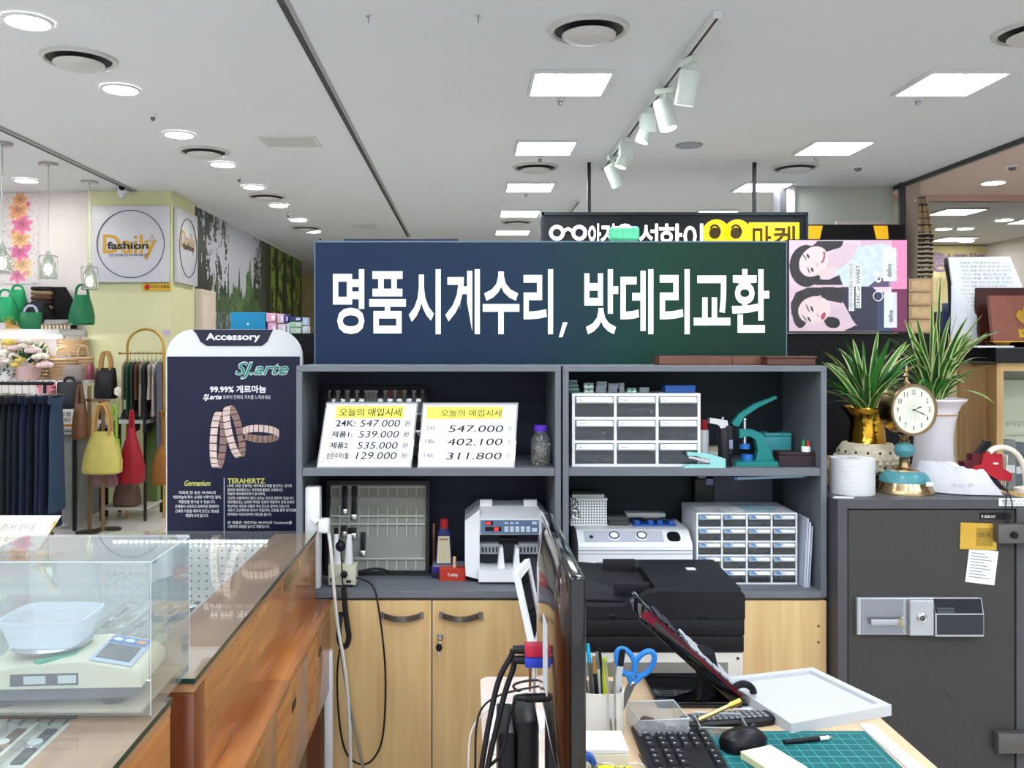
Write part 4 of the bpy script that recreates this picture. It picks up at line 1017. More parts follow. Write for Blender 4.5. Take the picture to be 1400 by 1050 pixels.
for i, s_ in enumerate(('1초에 1조번 진동하는 테라헤르츠파를 발산하는 것으로', '알려진 테라헤르츠는 자연계에 활발한 신체에서도', '미량의 테라헤르츠파가 방사되며,', '건강한 사람에게서 많이 나오는 것으로 알려져 있습니다.', '테라헤르츠는 신체에 적혀진 세포에 작용하여 인체 본래의', '현상적인 세포로 되돌려 주는것으로 알려져 있습니다.', '세포가 건강해지면 대사가 촉진되며, 건강을 함께 챙겨갈뿐', '면역력과 자연치유력이 향상될 됩니다.', '', '본 제품은 게르마늄 99.99%와 Terahertz를', '사용하여 효율을 높이고 제품입니다.')):
    if s_: at_(mb, s_, 356, 356 + 10.6 * len(s_), 776 + i * 19.5, 791 + i * 19.5, .01)
p = ka(338, 985); q = ka(340, 745); mb.box(p.x, q.x, -.005, -.003, .3, q.z)
mb.build('lettering', WI, t, smooth=False)
mb = MB(); at_(mb, 'SJ.arte', 391, 648, 190, 275, .035, .35); at_(mb, 'SJ.arte', 238, 328, 346, 378, .03, .35); mb.build('lettering', WI, t, smooth=False)
mb = MB(); p = ka(396, 270); q = ka(646, 194); mb.text('SJ.arte', p.x, p.z, FR(0, -.008, 0), w=q.x - p.x, h=q.z - p.z, off=.008, shear=.35); mb.build('lettering', mat('teal_print', '#2b9a86', .5), t, smooth=False)
mb = MB(); at_(mb, 'Germanium', 150, 275, 758, 784, .01, .3); at_(mb, 'TERAHERTZ', 356, 534, 748, 772, .02); mb.build('lettering', mat('yellow_print', '#e3e27a', .5), t, smooth=False)
ROSEG = mat('rose_gold_print', '#e9cfc6', .4, var=.25, scale=40); ROSED = mat('rose_dark_print', '#9a7a72', .4, var=.4, scale=80)
def bracelet(c, rx, ry, a, wd, n=22):
    mb = MB(); ca, sa = math.cos(R(a)), math.sin(R(a))
    for i in range(n):
        t0 = 2 * PI * i / n; t1 = 2 * PI * (i + .86) / n
        back = math.cos(t0) < 0 if True else False
        def pt(th, s):
            # a standing hoop drawn in perspective: width direction along the hoop's axis
            x = rx * math.sin(th); y = ry * math.cos(th) * 1.0
            x2, y2 = x + s * wd * (1 if math.sin(th) * 0 + 1 else 1), y
            return (c[0] + x2 * ca - y2 * sa, c[1] + x2 * sa + y2 * ca)
        front = math.sin(t0 + .01) < 0 or abs(math.cos(t0)) > .97
        Q = [ka(*pt(t0, -.5)), ka(*pt(t1, -.5)), ka(*pt(t1, .5)), ka(*pt(t0, .5))]
        dy = -.0062 if front else -.005
        mb.k = 0 if front else 1
        vs = [(p.x, dy, p.z) for p in Q]; mb.flat(vs, [(0, 1, 2, 3)])
    return mb.build('printed_bracelet', [ROSEG, ROSED], t, smooth=False)
bracelet((312, 565), 24, 135, 3, 34); bracelet((388, 525), 26, 125, -13, 34); 
bracelet((514, 535), 26, 88, 93, 34)
# ---------------------------------------------------------------- grey shelving units on beech base cabinets
D = lambda d: EYE - d       # height from the drop below eye level
ZC = D(.736)                # counter level of the units
ZM = D(.3645)               # middle shelf level
YBK = 2.985
def unit(xa, xb, label, inner, cat='shelving unit'):
    t = thing('shelving_unit', label, cat, ((xa + xb) / 2, YF, D(.757))); o = t.location
    def bx(n, x0, x1, y0, y1, z0, z1, m=GREY): return MB().box(x0 - o.x, x1 - o.x, y0 - o.y, y1 - o.y, z0 - o.z, z1 - o.z, .0012, 1).build(n, m, t, smooth=False)
    s = .018
    bx('side_panel', xa, xa + s, YF, YBK + .012, D(.757), ZT - s); bx('side_panel', xb - s, xb, YF, YBK + .012, D(.757), ZT - s)
    bx('top_panel', xa, xb, YF, YBK + .012, ZT - s, ZT); bx('bottom_panel', xa + s, xb - s, YF - .004, YBK, D(.757), ZC)
    bx('shelf_board', xa + s, xb - s, YF + .004, YBK, ZM - .024, ZM)
    bx('back_panel', xa + s, xb - s, YBK, YBK + .01, ZC, ZT - s, inner)
    return t
XL0, XL1 = SX(405, YF), SX(767, YF); XR0, XR1 = SX(769.5, YF), SX(1130.5, YF)
unit(XL0, XL1, 'left grey open shelving unit holding the price boards and money counter', DARKIN)
unit(XR0, XR1, 'right grey open shelving unit holding the drawer boxes and green press', DARKIN2)
HAND = mat('brushed_nickel', '#8f8d88', .35, metal=.9, var=.3, scale=60)
def base(xa, xb, split, label, hx, lock):
    t = thing('base_cabinet', label, 'cabinet', ((xa + xb) / 2, YF, 0)); o = t.location; z1 = D(.757) - .0005
    MB().box(xa - o.x, xb - o.x, .018, YBK + .012 - YF, .0, z1, M=None).build('body', GREY, t, smooth=False)
    for i, (a, b) in enumerate(((xa + .001, split - .0015), (split + .0015, xb - .001))):
        d = MB().box(a - o.x, b - o.x, 0, .018, .05, z1 - .008, .001, 1).build('door', BEECH, t, smooth=False)
        if hx[i]:
            c = at(hx[i], 846, YF - .02) - o; w_ = .060
            pts = [(c.x + w_ * s, -.006 - .024 * (1 - s * s), c.z + .006 - .006 * (1 - s * s)) for s in [k / 8 - 1 for k in range(17)]]
            m = MB()
            for k in range(16):
                p, q = pts[k], pts[k + 1]; h = .0085
                m.faces([(p[0], p[1], p[2] - h), (p[0], p[1], p[2] + h), (p[0], p[1] + .006, p[2] + h), (p[0], p[1] + .006, p[2] - h), (q[0], q[1], q[2] - h), (q[0], q[1], q[2] + h), (q[0], q[1] + .006, q[2] + h), (q[0], q[1] + .006, q[2] - h)], [(0, 1, 5, 4), (3, 7, 6, 2), (1, 2, 6, 5), (0, 4, 7, 3)] + ([(0, 3, 2, 1)] if k == 0 else []) + ([(4, 5, 6, 7)] if k == 15 else []))
            for s in (-1, 1): m.box(c.x + s * w_ - .006, c.x + s * w_ + .006, -.01, 0, c.z - .003, c.z + .015)
            m.build('handle', HAND, d, smooth=False)
        if lock and i == 1:
            c = at(601.6, 870, YF) - o
            MB().lathe([(.0105, 0), (.0105, .006), (.008, .009), (0, .009)], M=FR(c.x, 0, c.z)).build('lock', STEEL, d)
        elif i == 1:
            for yy in (856, 878):
                c = at(1119, yy, YF) - o; MB().lathe([(.004, 0), (.004, .001), (0, .001)], M=FR(c.x, 0, c.z)).build('screw_hole', mat('brown_hole', '#6d5638', .6), d)
    return t
base(XL0, XL1, SX(590.5, YF), 'left base cabinet with two beech doors and nickel bow handles', (549, 630), True)
base(XR0, XR1, SX(950, YF), 'right base cabinet with beech door beside the safe', (0, 0), False)
t = thing('door_key', 'small key with black head hanging from the beech door lock', 'key', at(601.6, 870, YF - .012)); o = t.location
MB().tube([(0, .004, 0), (0, -.008, 0)], .003).tube([(.006 * math.sin(k * PI / 8) , -.006, -.008 + .008 * math.cos(k * PI / 8)) for k in range(16)], .0012, 5, closed=True).build('ring', STEEL, t)
MB().ell((-.003, -.006, -.032), .0095, .003, .012, 12).build('key_head', BLACK, t)
MB().box(-.008, -.004, -.007, -.005, -.062, -.042, M=ROT('Y', -14, (-.003, -.006, -.04))).build('blade', STEEL, t)

# things on top of the right unit
t = thing('wooden_case', 'long brown wooden case lying on top of the right shelving unit', 'box', (0, 2.8, ZT)); o = t.location
m = MB(); a = K4(520, 0, 2.76); b = K4(1066, 0, 2.76); h = SX(CX + 12.2, 2.76)
m.box(a.x, b.x, -.04, .05, 0, h, .002).build('body', wood('brown_case_wood', '#5a3322', '#74442f', .35, 'x', 8), t, smooth=False)
c = K4(889, 0, 2.76); MB().box(c.x - .001, c.x + .001, -.0408, -.0395, 0, h).build('joint', BLACK, t, smooth=False)
MB().box(a.x, b.x, -.038, .048, h, h + .0015).build('lid', WALNUT, t, smooth=False)
t = thing('wooden_case', 'shorter darker case at the right end on the shelving top', 'box', (0, 2.74, ZT)); a = K4(1068, 0, 2.7); b = K4(1312, 0, 2.7)
MB().box(a.x, b.x, -.035, .045, 0, h * .75, .002).build('body', WALNUT, t, smooth=False); MB().box(a.x - .003, b.x + .003, -.038, .048, h * .75, h * 1.02, .002).build('lid', WALNUT, t, smooth=False)

# ---- left unit, middle shelf
TRAYM = mat('grey_flock_tray', '#9a9c94', .8, var=.1, scale=60)
def strap_tray(K, x0, x1, y0, y1, Y, z, label, straps, lean=.05):
    a = K(x0, y1, Y); b = K(x1, y0, Y); t = thing('watch_strap_tray', label, 'tray', ((a.x + b.x) / 2, Y, z)); w_ = (b.x - a.x) / 2; h = b.z - z
    S = Matrix(((1, 0, 0, 0), (0, 1, lean / h, 0), (0, 0, 1, 0), (0, 0, 0, 1)))
    m = MB(); f = .012
    for q in ((-w_, -w_ + f, 0, h), (w_ - f, w_, 0, h), (-w_ + f, w_ - f, 0, f), (-w_ + f, w_ - f, h - f, h)): m.box(q[0], q[1], -.02, .008, q[2], q[3], M=S)
    m.box(-w_, w_, .005, .01, 0, h, M=S); m.build('case', BLACK, t, smooth=False)
    MB().box(-w_ + f, w_ - f, -.002, .005, f, h - f, M=S).build('tray_back', TRAYM, t, smooth=False)
    m = MB(); n = 10; iw = 2 * (w_ - f)
    for zz in (.17, .535, .62, .93):
        m.box(-w_ + f, w_ - f, -.012, -.001, h * zz - .003, h * zz + .003, M=S)
    for i in range(n + 1):
        x = -w_ + f + iw * i / n
        for za, zb in ((.05, .17), (.4, .72), (.84, .95)): m.box(x - .002, x + .002, -.012, -.001, h * za, h * zb, M=S)
    m  .build('divider', mat('tray_ridge', '#bfc1b8', .7), t, smooth=False)
    for (i, za, zb, mm) in straps:
        x = -w_ + f + iw * (i + .5) / n
        MB().box(x - .008, x + .008, -.016, -.010, h * za, h * zb, .002, M=S).build('watch_strap', mm, t)
        MB().box(x - .009, x + .009, -.018, -.010, h * za - .006, h * za + .012, .002, M=S).build('buckle', STEEL, t)
    return t
BLKL = leather('black', '#17171b'); BRL = leather('brown', '#6b4a31')
strap_tray(K2, 155, 675, 180, 600, 2.89, ZM, 'black-framed watch strap tray standing behind the two price boards', [(0, .8, .95, BLKL), (1, .8, .95, BLKL), (2, .8, .95, BLKL), (3, .8, .95, BLKL), (5, .8, .95, BLKL), (6, .8, .95, leather('wine', '#8a4350')), (7, .8, .95, BRL), (8, .8, .95, BLKL), (9, .8, .95, BLKL), (9, .35, .6, BLKL)])
strap_tray(K3, 165, 688, 108, 545, 2.86, ZC, 'grey watch strap tray leaning inside the lower left compartment', [(1, .66, .94, BLKL), (2, .6, .94, BLKL), (1, .42, .52, BLKL), (2, .4, .5, BLKL), (3, .22, .45, BLKL)])
HIGH = mat('highlighter', '#f4f06a', .7, var=.06)
def price_board(P4, label, title, hx, rows, boxed):
    """board from crop corners TL TR BR BL; leans back at the shelf front"""
    Yb, Yt = 2.668, 2.72
    TL, TR = K2(*P4[0], Yt), K2(*P4[1], Yt); BR, BL = K2(*P4[2], Yb), K2(*P4[3], Yb)
    BL.z = BR.z = ZM
    t = thing('price_board', label, 'sign', BL, group='gold price boards'); o = BL
    ux = (BR - BL); uy = (TL - BL); W_ = ux.length; H_ = uy.length; n = ux.cross(uy).normalized()
    sk = (TR - TL).length / W_
    def pt(u, v, d): return (BL + ux * u * (1 + (sk - 1) * v) + uy * v - o) + n * d
    def q4(u0, u1, v0, v1, d): return [pt(u0, v0, d), pt(u1, v0, d), pt(u1, v1, d), pt(u0, v1, d)]
    V = q4(0, 1, 0, 1, .0) + q4(0, 1, 0, 1, -.006)
    MB().faces(V, [(0, 1, 2, 3), (4, 5, 6, 7), (0, 1, 5, 4), (1, 2, 6, 5), (2, 3, 7, 6), (3, 0, 4, 7)]).build('acrylic_holder', glass('acrylic', '#f2f6fa', .6, .25), t, smooth=False)
    MB().flat(q4(.015, .985, .02, .97, .0008), [(0, 1, 2, 3)]).build('paper', mat('bright_paper', '#f0f2f6', .6, var=.02, alb=True), t, smooth=False)
    MB().flat(q4(*hx, .0014), [(0, 1, 2, 3)]).build('highlight', HIGH, t, smooth=False)
    def line(mb, s, u0, u1, v0, v1, off=.0, shear=0):
        A = pt(u0, v0, .002); B = pt(u1, v0, .002); C = pt(u0, v1, .002)
        e1 = (B - A).normalized(); e2 = (C - A).normalized()
        M = Matrix(((e1.x, e2.x, n.x, A.x), (e1.y, e2.y, n.y, A.y), (e1.z, e2.z, n.z, A.z), (0, 0, 0, 1)))
        mb.text(s, 0, 0, M, w=(B - A).length, h=(C - A).length, off=off, shear=shear)
    mb = MB(); mg = MB()
    line(mb, *title)
    for (s, u0, u1, v0, v1, k) in rows: line(mb if k else mg, s, u0, u1, v0, v1, .014 if k == 2 else 0, .12 if k == 1 else 0)
    if boxed:
        for (u0, u1, v0, v1) in ((.04, .96, .05, .053), (.04, .96, .95, .953), (.04, .042, .05, .95), (.958, .96, .05, .95)): mg.flat(q4(u0, u1, v0, v1, .0018), [(0, 1, 2, 3)])
    mb.build('lettering', INK, t, smooth=False); mg.build('lettering', GREYINK, t, smooth=False)
def rr_(y, y0=258, y1=600): return 1 - (y - y0) / (y1 - y0)
rows = []
for s, ya, yb, xa, xb, num in (('24K:', 352, 386, .14, .35, '547.000'), ('제품1:', 410, 442, .11, .33, '539.000'), ('제품2', 468, 500, .11, .30, '535.000'), ('순은수저1벌:', 520, 553, .09, .33, '129.000')):
    v0, v1 = rr_(yb), rr_(ya); rows += [(s, xa, xb, v0, v1, 2), (num, .40, .83, v0 - .005, v1 + .005, 1), ('원', .88, .94, v0 + .01, v1 - .01, 1)]
price_board(((170, 258), (632, 265), (598, 605), (120, 592)), 'left handwritten gold price board with four price rows and yellow title', ('오늘의 매입시세', .16, .83, rr_(332), rr_(290), .006), (.12, .86, rr_(342), rr_(278)), rows, True)
rows = []
for s, y0_, num in (('24k', 378, '547.000'), ('18k', 447, '402.100'), ('14k', 520, '311.800')):
    rows += [(s, .06, .16, rr_(y0_ + 26), rr_(y0_ + 2), 0), (num, .29, .86, rr_(y0_ + 36), rr_(y0_), 1), ('원', .91, .95, rr_(y0_ + 28), rr_(y0_ + 4), 0)]
price_board(((655, 260), (1137, 262), (1118, 606), (628, 606)), 'right gold price board with three rows 24k 18k 14k', ('오늘의 매입시세', .2, .83, rr_(332), rr_(296), .0), (.05, .84, rr_(345), rr_(280)), rows, False)
t = thing('bead_bottle', 'clear glass bottle of silver beads with purple cap on the left middle shelf', 'bottle', (K2(1250, 588, 2.73).x, 2.73, ZM)); k = 2.73 / F / 3.684
MB().lathe([(0, 0), (48 * k, 0), (51 * k, 6 * k), (51 * k, 130 * k), (42 * k, 150 * k), (30 * k, 162 * k), (30 * k, 180 * k)], n=24, cap=False).build('glass_body', glass('bottle_glass', '#eef2f2', 1.2, .05), t)
mb = MB(); rnd = random.Random(2)
for i in range(260):
    a = rnd.uniform(0, 6.28); r = 46 * k * math.sqrt(rnd.random()) if i % 3 == 0 else 46 * k; mb.ell((r * math.cos(a), r * math.sin(a), rnd.uniform(4, 108) * k), 5.5 * k, 5.5 * k, 4 * k, 6)
o_ = mb.build('beads', mat('mixed_beads', '#9c968c', .25, metal=.8, var=.7, scale=300), t); o_['kind'] = 'stuff'
MB().lathe([(33 * k, 172 * k), (34 * k, 198 * k), (30 * k, 202 * k), (0, 202 * k)], n=24).build('cap', mat('purple_cap', '#5b32b8', .35), t)

# ---- left unit, lower compartment
def zk(K, y, Y): return K(0, y, Y).z
Ym = 2.76
t = thing('money_counter', 'white banknote counting machine with red digits on the left lower shelf', 'counting machine', (K3(1089, 600, Ym).x, Ym, ZC)); o = t.location
def mc(x, y): p = K3(x, y, Ym) - o; return (p.x, p.z)
MWH = mat('machine_white', '#f0f3f6', .3, var=.03)
m = MB()
for xs in ((868, 942), (1244, 1312)):
    xa, xb = mc(xs[0], 0)[0], mc(xs[1], 0)[0]; top = mc(0, 255)[1]; low = .008
    out_, inn = (xa, xb) if xs[0] < 1000 else (xb, xa)
    P = [(out_ + (inn - out_) * .06, low + .012), (out_, low + .05), (out_, top - .03), (inn, top + .006), (inn, low)]
    m.prism(P, 0, .2)
P = [mc(x, y) for x, y in ((936, 605), (936, 540), (1000, 545), (1050, 540), (1130, 540), (1180, 545), (1250, 540), (1250, 605))]
m.prism([(x, max(z, .008)) for x, z in P], -.03, .2)
m.side([(.0, mc(0, 372)[1]), (-.004, mc(0, 292)[1]), (.05, mc(0, 245)[1]), (.19, mc(0, 250)[1]), (.2, mc(0, 400)[1])], mc(942, 0)[0], mc(1244, 0)[0])
m.build('housing', MWH, t, ang=30)
MB().box(mc(940, 0)[0], mc(1246, 0)[0], .07, .12, .02, mc(0, 372)[1]).build('feed_recess', mat('dark_slot', '#33363c', .5), t, smooth=False)
for xs in ((945, 1008), (1170, 1238)):
    MB().side([(.05, mc(0, 285)[1]), (.055, mc(0, 212)[1]), (.075, mc(0, 212)[1]), (.10, mc(0, 262)[1]), (.10, mc(0, 285)[1])], mc(xs[0], 0)[0], mc(xs[1], 0)[0]).build('hopper_guide', MWH, t)
M_ = Matrix.Translation((0, -.002, mc(0, 332)[1])) @ Matrix.Rotation(R(-2), 4, 'X')
xa, xb = mc(946, 0)[0], mc(1240, 0)[0]; hz = mc(0, 297)[1] - mc(0, 332)[1]
MB().box(xa, xb, -.0035, .0, -hz * .98, hz * .98, .001, 1, M=M_).build('control_panel', mat('panel_blue_grey', '#5f7896', .4, var=.05), t)
MB().box(xa + .015, xa + .066, -.0045, -.0034, -.013, .001, M=M_).box(xa + .016, xa + .04, -.0045, -.0034, .006, .018, M=M_).build('display', mat('display_black', '#23161a', .2), t, smooth=False)
RED = mat('red_led', '#ff2d2d', .4, emit=2.2)
MB().text('30', xa + .042, -.012, M_ @ FR(0, -.005, 0), h=.011, off=.02, shear=.15).text('100', xa + .018, .008, M_ @ FR(0, -.005, 0), h=.008, off=.02).build('digits', RED, t, smooth=False)
m = MB()
for r_, zz in enumerate((-.011, .0 - .002)):
    for i in range(5): m.box(xa + .075 + i * .0172, xa + .0875 + i * .0172, -.006, -.0034, zz - .004, zz + .004, .001, 1, M=M_)
for i in range(3): m.box(xa + .076 + i * .017, xa + .086 + i * .017, -.005, -.0034, .010, .015, M=M_)
m.box(xb - .022, xb - .006, -.006, -.0034, -.014, -.003, M=M_); m.box(xb - .022, xb - .006, -.006, -.0034, .009, .017, M=M_)
m.build('keypad', mat('key_pale', '#cfdbe8', .4), t)
m = MB()
for i in range(6):
    for x0_ in (965, 1160): 
        a = mc(x0_ + i * 13, 0)[0]; m.box(a, a + .004, .066, .0705, mc(0, 395)[1], mc(0, 380)[1])
for i in range(5):
    for x0_ in (955, 1150):
        a = mc(x0_ + i * 18, 0)[0]; m.box(a, a + .004, .03, .0335, mc(0, 472)[1], mc(0, 446)[1])
m.build('vent_slot', BLACK, t, smooth=False)
MB().box(mc(942, 0)[0], mc(1042, 0)[0], .034, .07, mc(0, 482)[1], mc(0, 430)[1]).box(mc(1142, 0)[0], mc(1244, 0)[0], .034, .07, mc(0, 482)[1], mc(0, 430)[1]).build('stacker_plate', mat('machine_grey', '#a9adb3', .4), t, smooth=False)
m = MB()
for xc in (1052, 1130):
    P = [mc(x, y) for x, y in ((xc - 20, 545), (xc - 8, 440), (xc + 8, 440), (xc + 16, 545))]; m.prism(P, -.005, .05)
m.build('note_guide', MWH, t)
MB().cyl((mc(1048, 0)[0], .05, mc(0, 412)[1]), (mc(1138, 0)[0], .05, mc(0, 412)[1]), .008).build('roller', BLACK, t)
MB().box(mc(895, 0)[0], mc(1285, 0)[0], .01, .18, 0, .01).build('foot_pad', BLACK, t, smooth=False)
# lotion bottle on purple box, red box
t = thing('purple_box', 'purple box lying under the blue polish bottle', 'box', (K3(780, 520, 2.84).x, 2.84, ZC)); h = .036
MB().box(-.05, .055, -.03, .04, 0, h, .002).build('body', mat('purple_card', '#35307a', .4), t, smooth=False); MB().box(-.047, .052, -.028, .038, h, h + .002).build('lid_sheet', mat('pale_card', '#8f94a8', .4), t, smooth=False)
t = thing('polish_bottle', 'blue polish bottle with red cap and cream label behind the red box', 'bottle', (K3(762, 0, 2.84).x, 2.845, ZC + h + .002)); k = 2.84 / F / 3.684
MB().loft([(0, 0, 0, 42 * k, 22 * k), (0, 0, 100 * k, 38 * k, 20 * k), (0, 0, 160 * k, 34 * k, 18 * k), (0, 0, 178 * k, 20 * k, 14 * k)], 24, p=3).build('bottle', mat('blue_bottle', '#262a68', .25), t)
MB().loft([(0, 0, 178 * k, 21 * k, 15 * k), (0, 0, 226 * k, 19 * k, 14 * k)], 20).build('cap', mat('red_cap', '#a8232d', .35), t)
a_ = 22 * k; MB().flat([(-36 * k, -a_ - .0006, 6 * k), (36 * k, -a_ - .0006, 6 * k), (28 * k, -18.7 * k - .001, 142 * k), (-28 * k, -18.7 * k - .001, 142 * k)], [(0, 1, 2, 3)]).build('label', mat('cream_label', '#cfcbab', .6, var=.25, scale=150), t, smooth=False)
MB().text('Hagerty', -24 * k, 120 * k, FR(0, -a_ - .0012, 0), w=46 * k, h=14 * k, off=.02, shear=.2).build('lettering', mat('red_ink', '#b8242a'), t, smooth=False)
t = thing('red_box', 'small red carton in front of the purple box', 'box', (K3(806, 560, 2.775).x, 2.775, ZC)); hw_ = 66 * k * .98
MB().box(-hw_, hw_, 0, .04, 0, 60 * k, .001).build('carton', mat('red_card', '#b93a2a', .4), t, smooth=False); MB().text('Tobby', -.017, 18 * k, FR(0, -.001, 0), w=.034, h=20 * k, off=.02).build('lettering', W_MATTE, t, smooth=False)
t = thing('wooden_pick', 'pale wooden stamp handle standing on the red box', 'tool', (K3(815, 0, 2.79).x, 2.795, ZC + 60 * k)); MB().loft([(0, 0, 0, .006, .006), (0, 0, .02, .005, .005), (0, 0, .03, .006, .006), (0, 0, .035, .003, .003)], 12).build('handle', mat('pale_wood', '#d3b392', .5), t)
t = thing('wooden_file', 'thin brown wooden stick leaning left of the blue bottle', 'tool', (K3(711, 0, 2.9).x, 2.91, ZC)); MB().box(-.004, .004, -.004, .004, 0, .155, .002).build('stick', mat('brown_stick', '#a06a44', .6), t)
# demagnetiser box with probes
t = thing('watch_tester', 'cream watch tester box with black knobs and probe stands, lower left shelf', 'tester', (K3(250, 612, 2.70).x, 2.70, ZC)); o = t.location; k = 2.70 / F / 3.684
CREAMM = mat('cream_enamel', '#cfd0b8', .4, var=.05)
MB().box(-70 * k, 70 * k, 0, .05, .006, 112 * k, .003).build('body', CREAMM, t)
MB().lathe([(18 * k, 0), (18 * k, .008), (10 * k, .012), (0, .012)], M=FR(10 * k, 0, 66 * k), n=20).build('knob', BLACK, t)
MB().lathe([(14 * k, 0), (14 * k, .003), (0, .003)], M=FR(-48 * k, 0, 40 * k), n=20).build('socket', BLACK, t)
MB().box(20 * k, 45 * k, -.002, 0, 24 * k, 36 * k).build('switch', BLACK, t, smooth=False)
MB().text('MONTON', 2 * k, 8 * k, FR(0, -.0008, 0), w=52 * k, h=9 * k, off=.02).build('lettering', INK, t, smooth=False)
for sx_ in (-50, 45):
    for sy_ in (.006, .044): MB().lathe([(8 * k, 0), (8 * k, .007)], (sx_ * k, sy_, 0), 10).build('foot', BLACK, t)
for i, (xc, lean) in enumerate(((-28, -8), (26, 5))):
    MB().loft([(xc * k, .025, 112 * k, 24 * k, .014), (xc * k + lean * k * .5, .025, 170 * k, 18 * k, .011), (xc * k + lean * k, .025, 262 * k, 11 * k, .007)], 14, p=3).build('probe_stand', W_WHITE, t)
    MB().cyl((xc * k + lean * k, .025, 262 * k), (xc * k + lean * k * 1.2, .025, 292 * k), 11 * k, n=12).build('probe_cap', BLACK, t)
# white strip, plug and leads
t = thing('power_strip', 'white upright power strip at the left side of the shelving unit', 'power strip', (K3(102, 460, 2.69).x, 2.69, ZC)); k = 2.69 / F / 3.684; h = zk(K3, 130, 2.69) - ZC
MB().box(-38 * k, 38 * k, -.012, .03, 0, h, .006, 3).build('body', W_WHITE, t)
t = thing('plug_adapter', 'white plug adapter hooked at the far corner of the glass counter', 'plug', (K3(162, 0, 2.655).x, 2.652, zk(K3, 360, 2.655)))
MB().box(-28 * k, 26 * k, -.02, .02, .0, 70 * k, .007, 3).build('body', W_WHITE, t); MB().cyl((-.02, 0, 50 * k), (-.035, .005, 70 * k), .012, n=14).build('collar', W_WHITE, t)
t0 = t
def cable(name, label, pts, r, m, cat='cable', smooth=2, coil=None):
    mb = MB()
    mb.tube(pts, r, 7, smooth=smooth)
    o = mb.build(name, m); tag(o, label, cat); return o
WCB = mat('white_cable', '#dcdcd8', .5); BCB = mat('black_cable', '#1a1a1c', .45); GCB = mat('grey_cable', '#8e8d88', .5)
YW = 2.60
cable('mains_cable', 'white cord dropping from the plug adapter past the beech door', [PX(449, 727, 2.65), PX(452, 745, 2.63), PX(456, 800, YW), PX(462, 860, YW), PX(470, 900, YW), PX(477, 960, YW), PX(480, 1060, YW), Vector((SX(481, YW), YW, .01))], .0052, WCB)
cable('mains_cable', 'grey-beige cord slanting down right of the white cord', [PX(466, 892, 2.62), PX(472, 930, 2.62), PX(482, 985, 2.62), PX(496, 1052, 2.62), Vector((SX(520, 2.62), 2.62, .01))], .0045, GCB)
cable('tester_cable', 'thin black cord looping from the tester across the left beech door', [K3(322, 590, 2.70) + Vector((0, 0, .0)), K3(370, 602, 2.66), K3(408, 630, 2.64), K3(425, 690, 2.635), PX(519, 840, 2.63), PX(523, 870, 2.63), PX(528, 925, 2.63), PX(525, 1010, 2.63), PX(512, 1038, 2.63), PX(497, 1047, 2.63), PX(480, 1040, 2.63), PX(468, 1020, 2.63), PX(461, 960, 2.63), PX(461, 910, 2.63), PX(466, 880, 2.62)], .0030, BCB)
cable('machine_cable', 'black mains lead lying on the lower shelf toward the money counter', [K3(330, 560, 2.78), K3(380, 548, 2.79), K3(430, 540, 2.8), K3(500, 562, 2.8), K3(580, 574, 2.79), K3(700, 572, 2.79), K3(880, 572, 2.79)], .004, BCB)
# coiled handset cord
pts = []; path = [K3(258, 640, 2.63), K3(262, 720, 2.62), K3(275, 830, 2.615), PX(478, 872, 2.61), PX(472, 887, 2.61), PX(464, 880, 2.61), PX(463, 858, 2.61), PX(466, 838, 2.61)]
P_ = [Vector(p) for p in path]
for _ in range(3): P_ = [P_[0]] + [q for i in range(len(P_) - 1) for q in (P_[i] * .75 + P_[i + 1] * .25, P_[i] * .25 + P_[i + 1] * .75)] + [P_[-1]]
Ls = [0]
for i in range(len(P_) - 1): Ls.append(Ls[-1] + (P_[i + 1] - P_[i]).length)
N_ = 520
for i in range(N_):
    s = Ls[-1] * i / (N_ - 1); j = max(q for q in range(len(Ls)) if Ls[q] <= s + 1e-9); j = min(j, len(P_) - 2); f = (s - Ls[j]) / (Ls[j + 1] - Ls[j])
    p = P_[j].lerp(P_[j + 1], f); d = (P_[j + 1] - P_[j]).normalized(); u = d.cross(Vector((0, 1, 0))).normalized(); v = Vector((0, 1, 0)); a = i * .95
    pts.append(p + u * .0068 * math.cos(a) + v * .0068 * math.sin(a))
o_ = MB().tube(pts, .0024, 5).build('coiled_cable', BCB); tag(o_, 'black coiled spiral cord hanging in a loop before the beech door', 'cable')
cable('probe_lead', 'thin black lead running from the hanging probe to the coiled cord', [K3(242, 445, 2.668), K3(247, 500, 2.66), K3(250, 600, 2.655), K3(256, 640, 2.64)], .0022, BCB)
o_ = MB().ell((0, 0, 0), 26 * k, 26 * k, 28 * k, 14).cyl((-.004, 0, .022), (0, 0, .01), .004, .006).build('test_probe', BLACK, loc=K3(242, 430, 2.67)); tag(o_, 'round black probe knob hanging before the watch tester', 'probe')

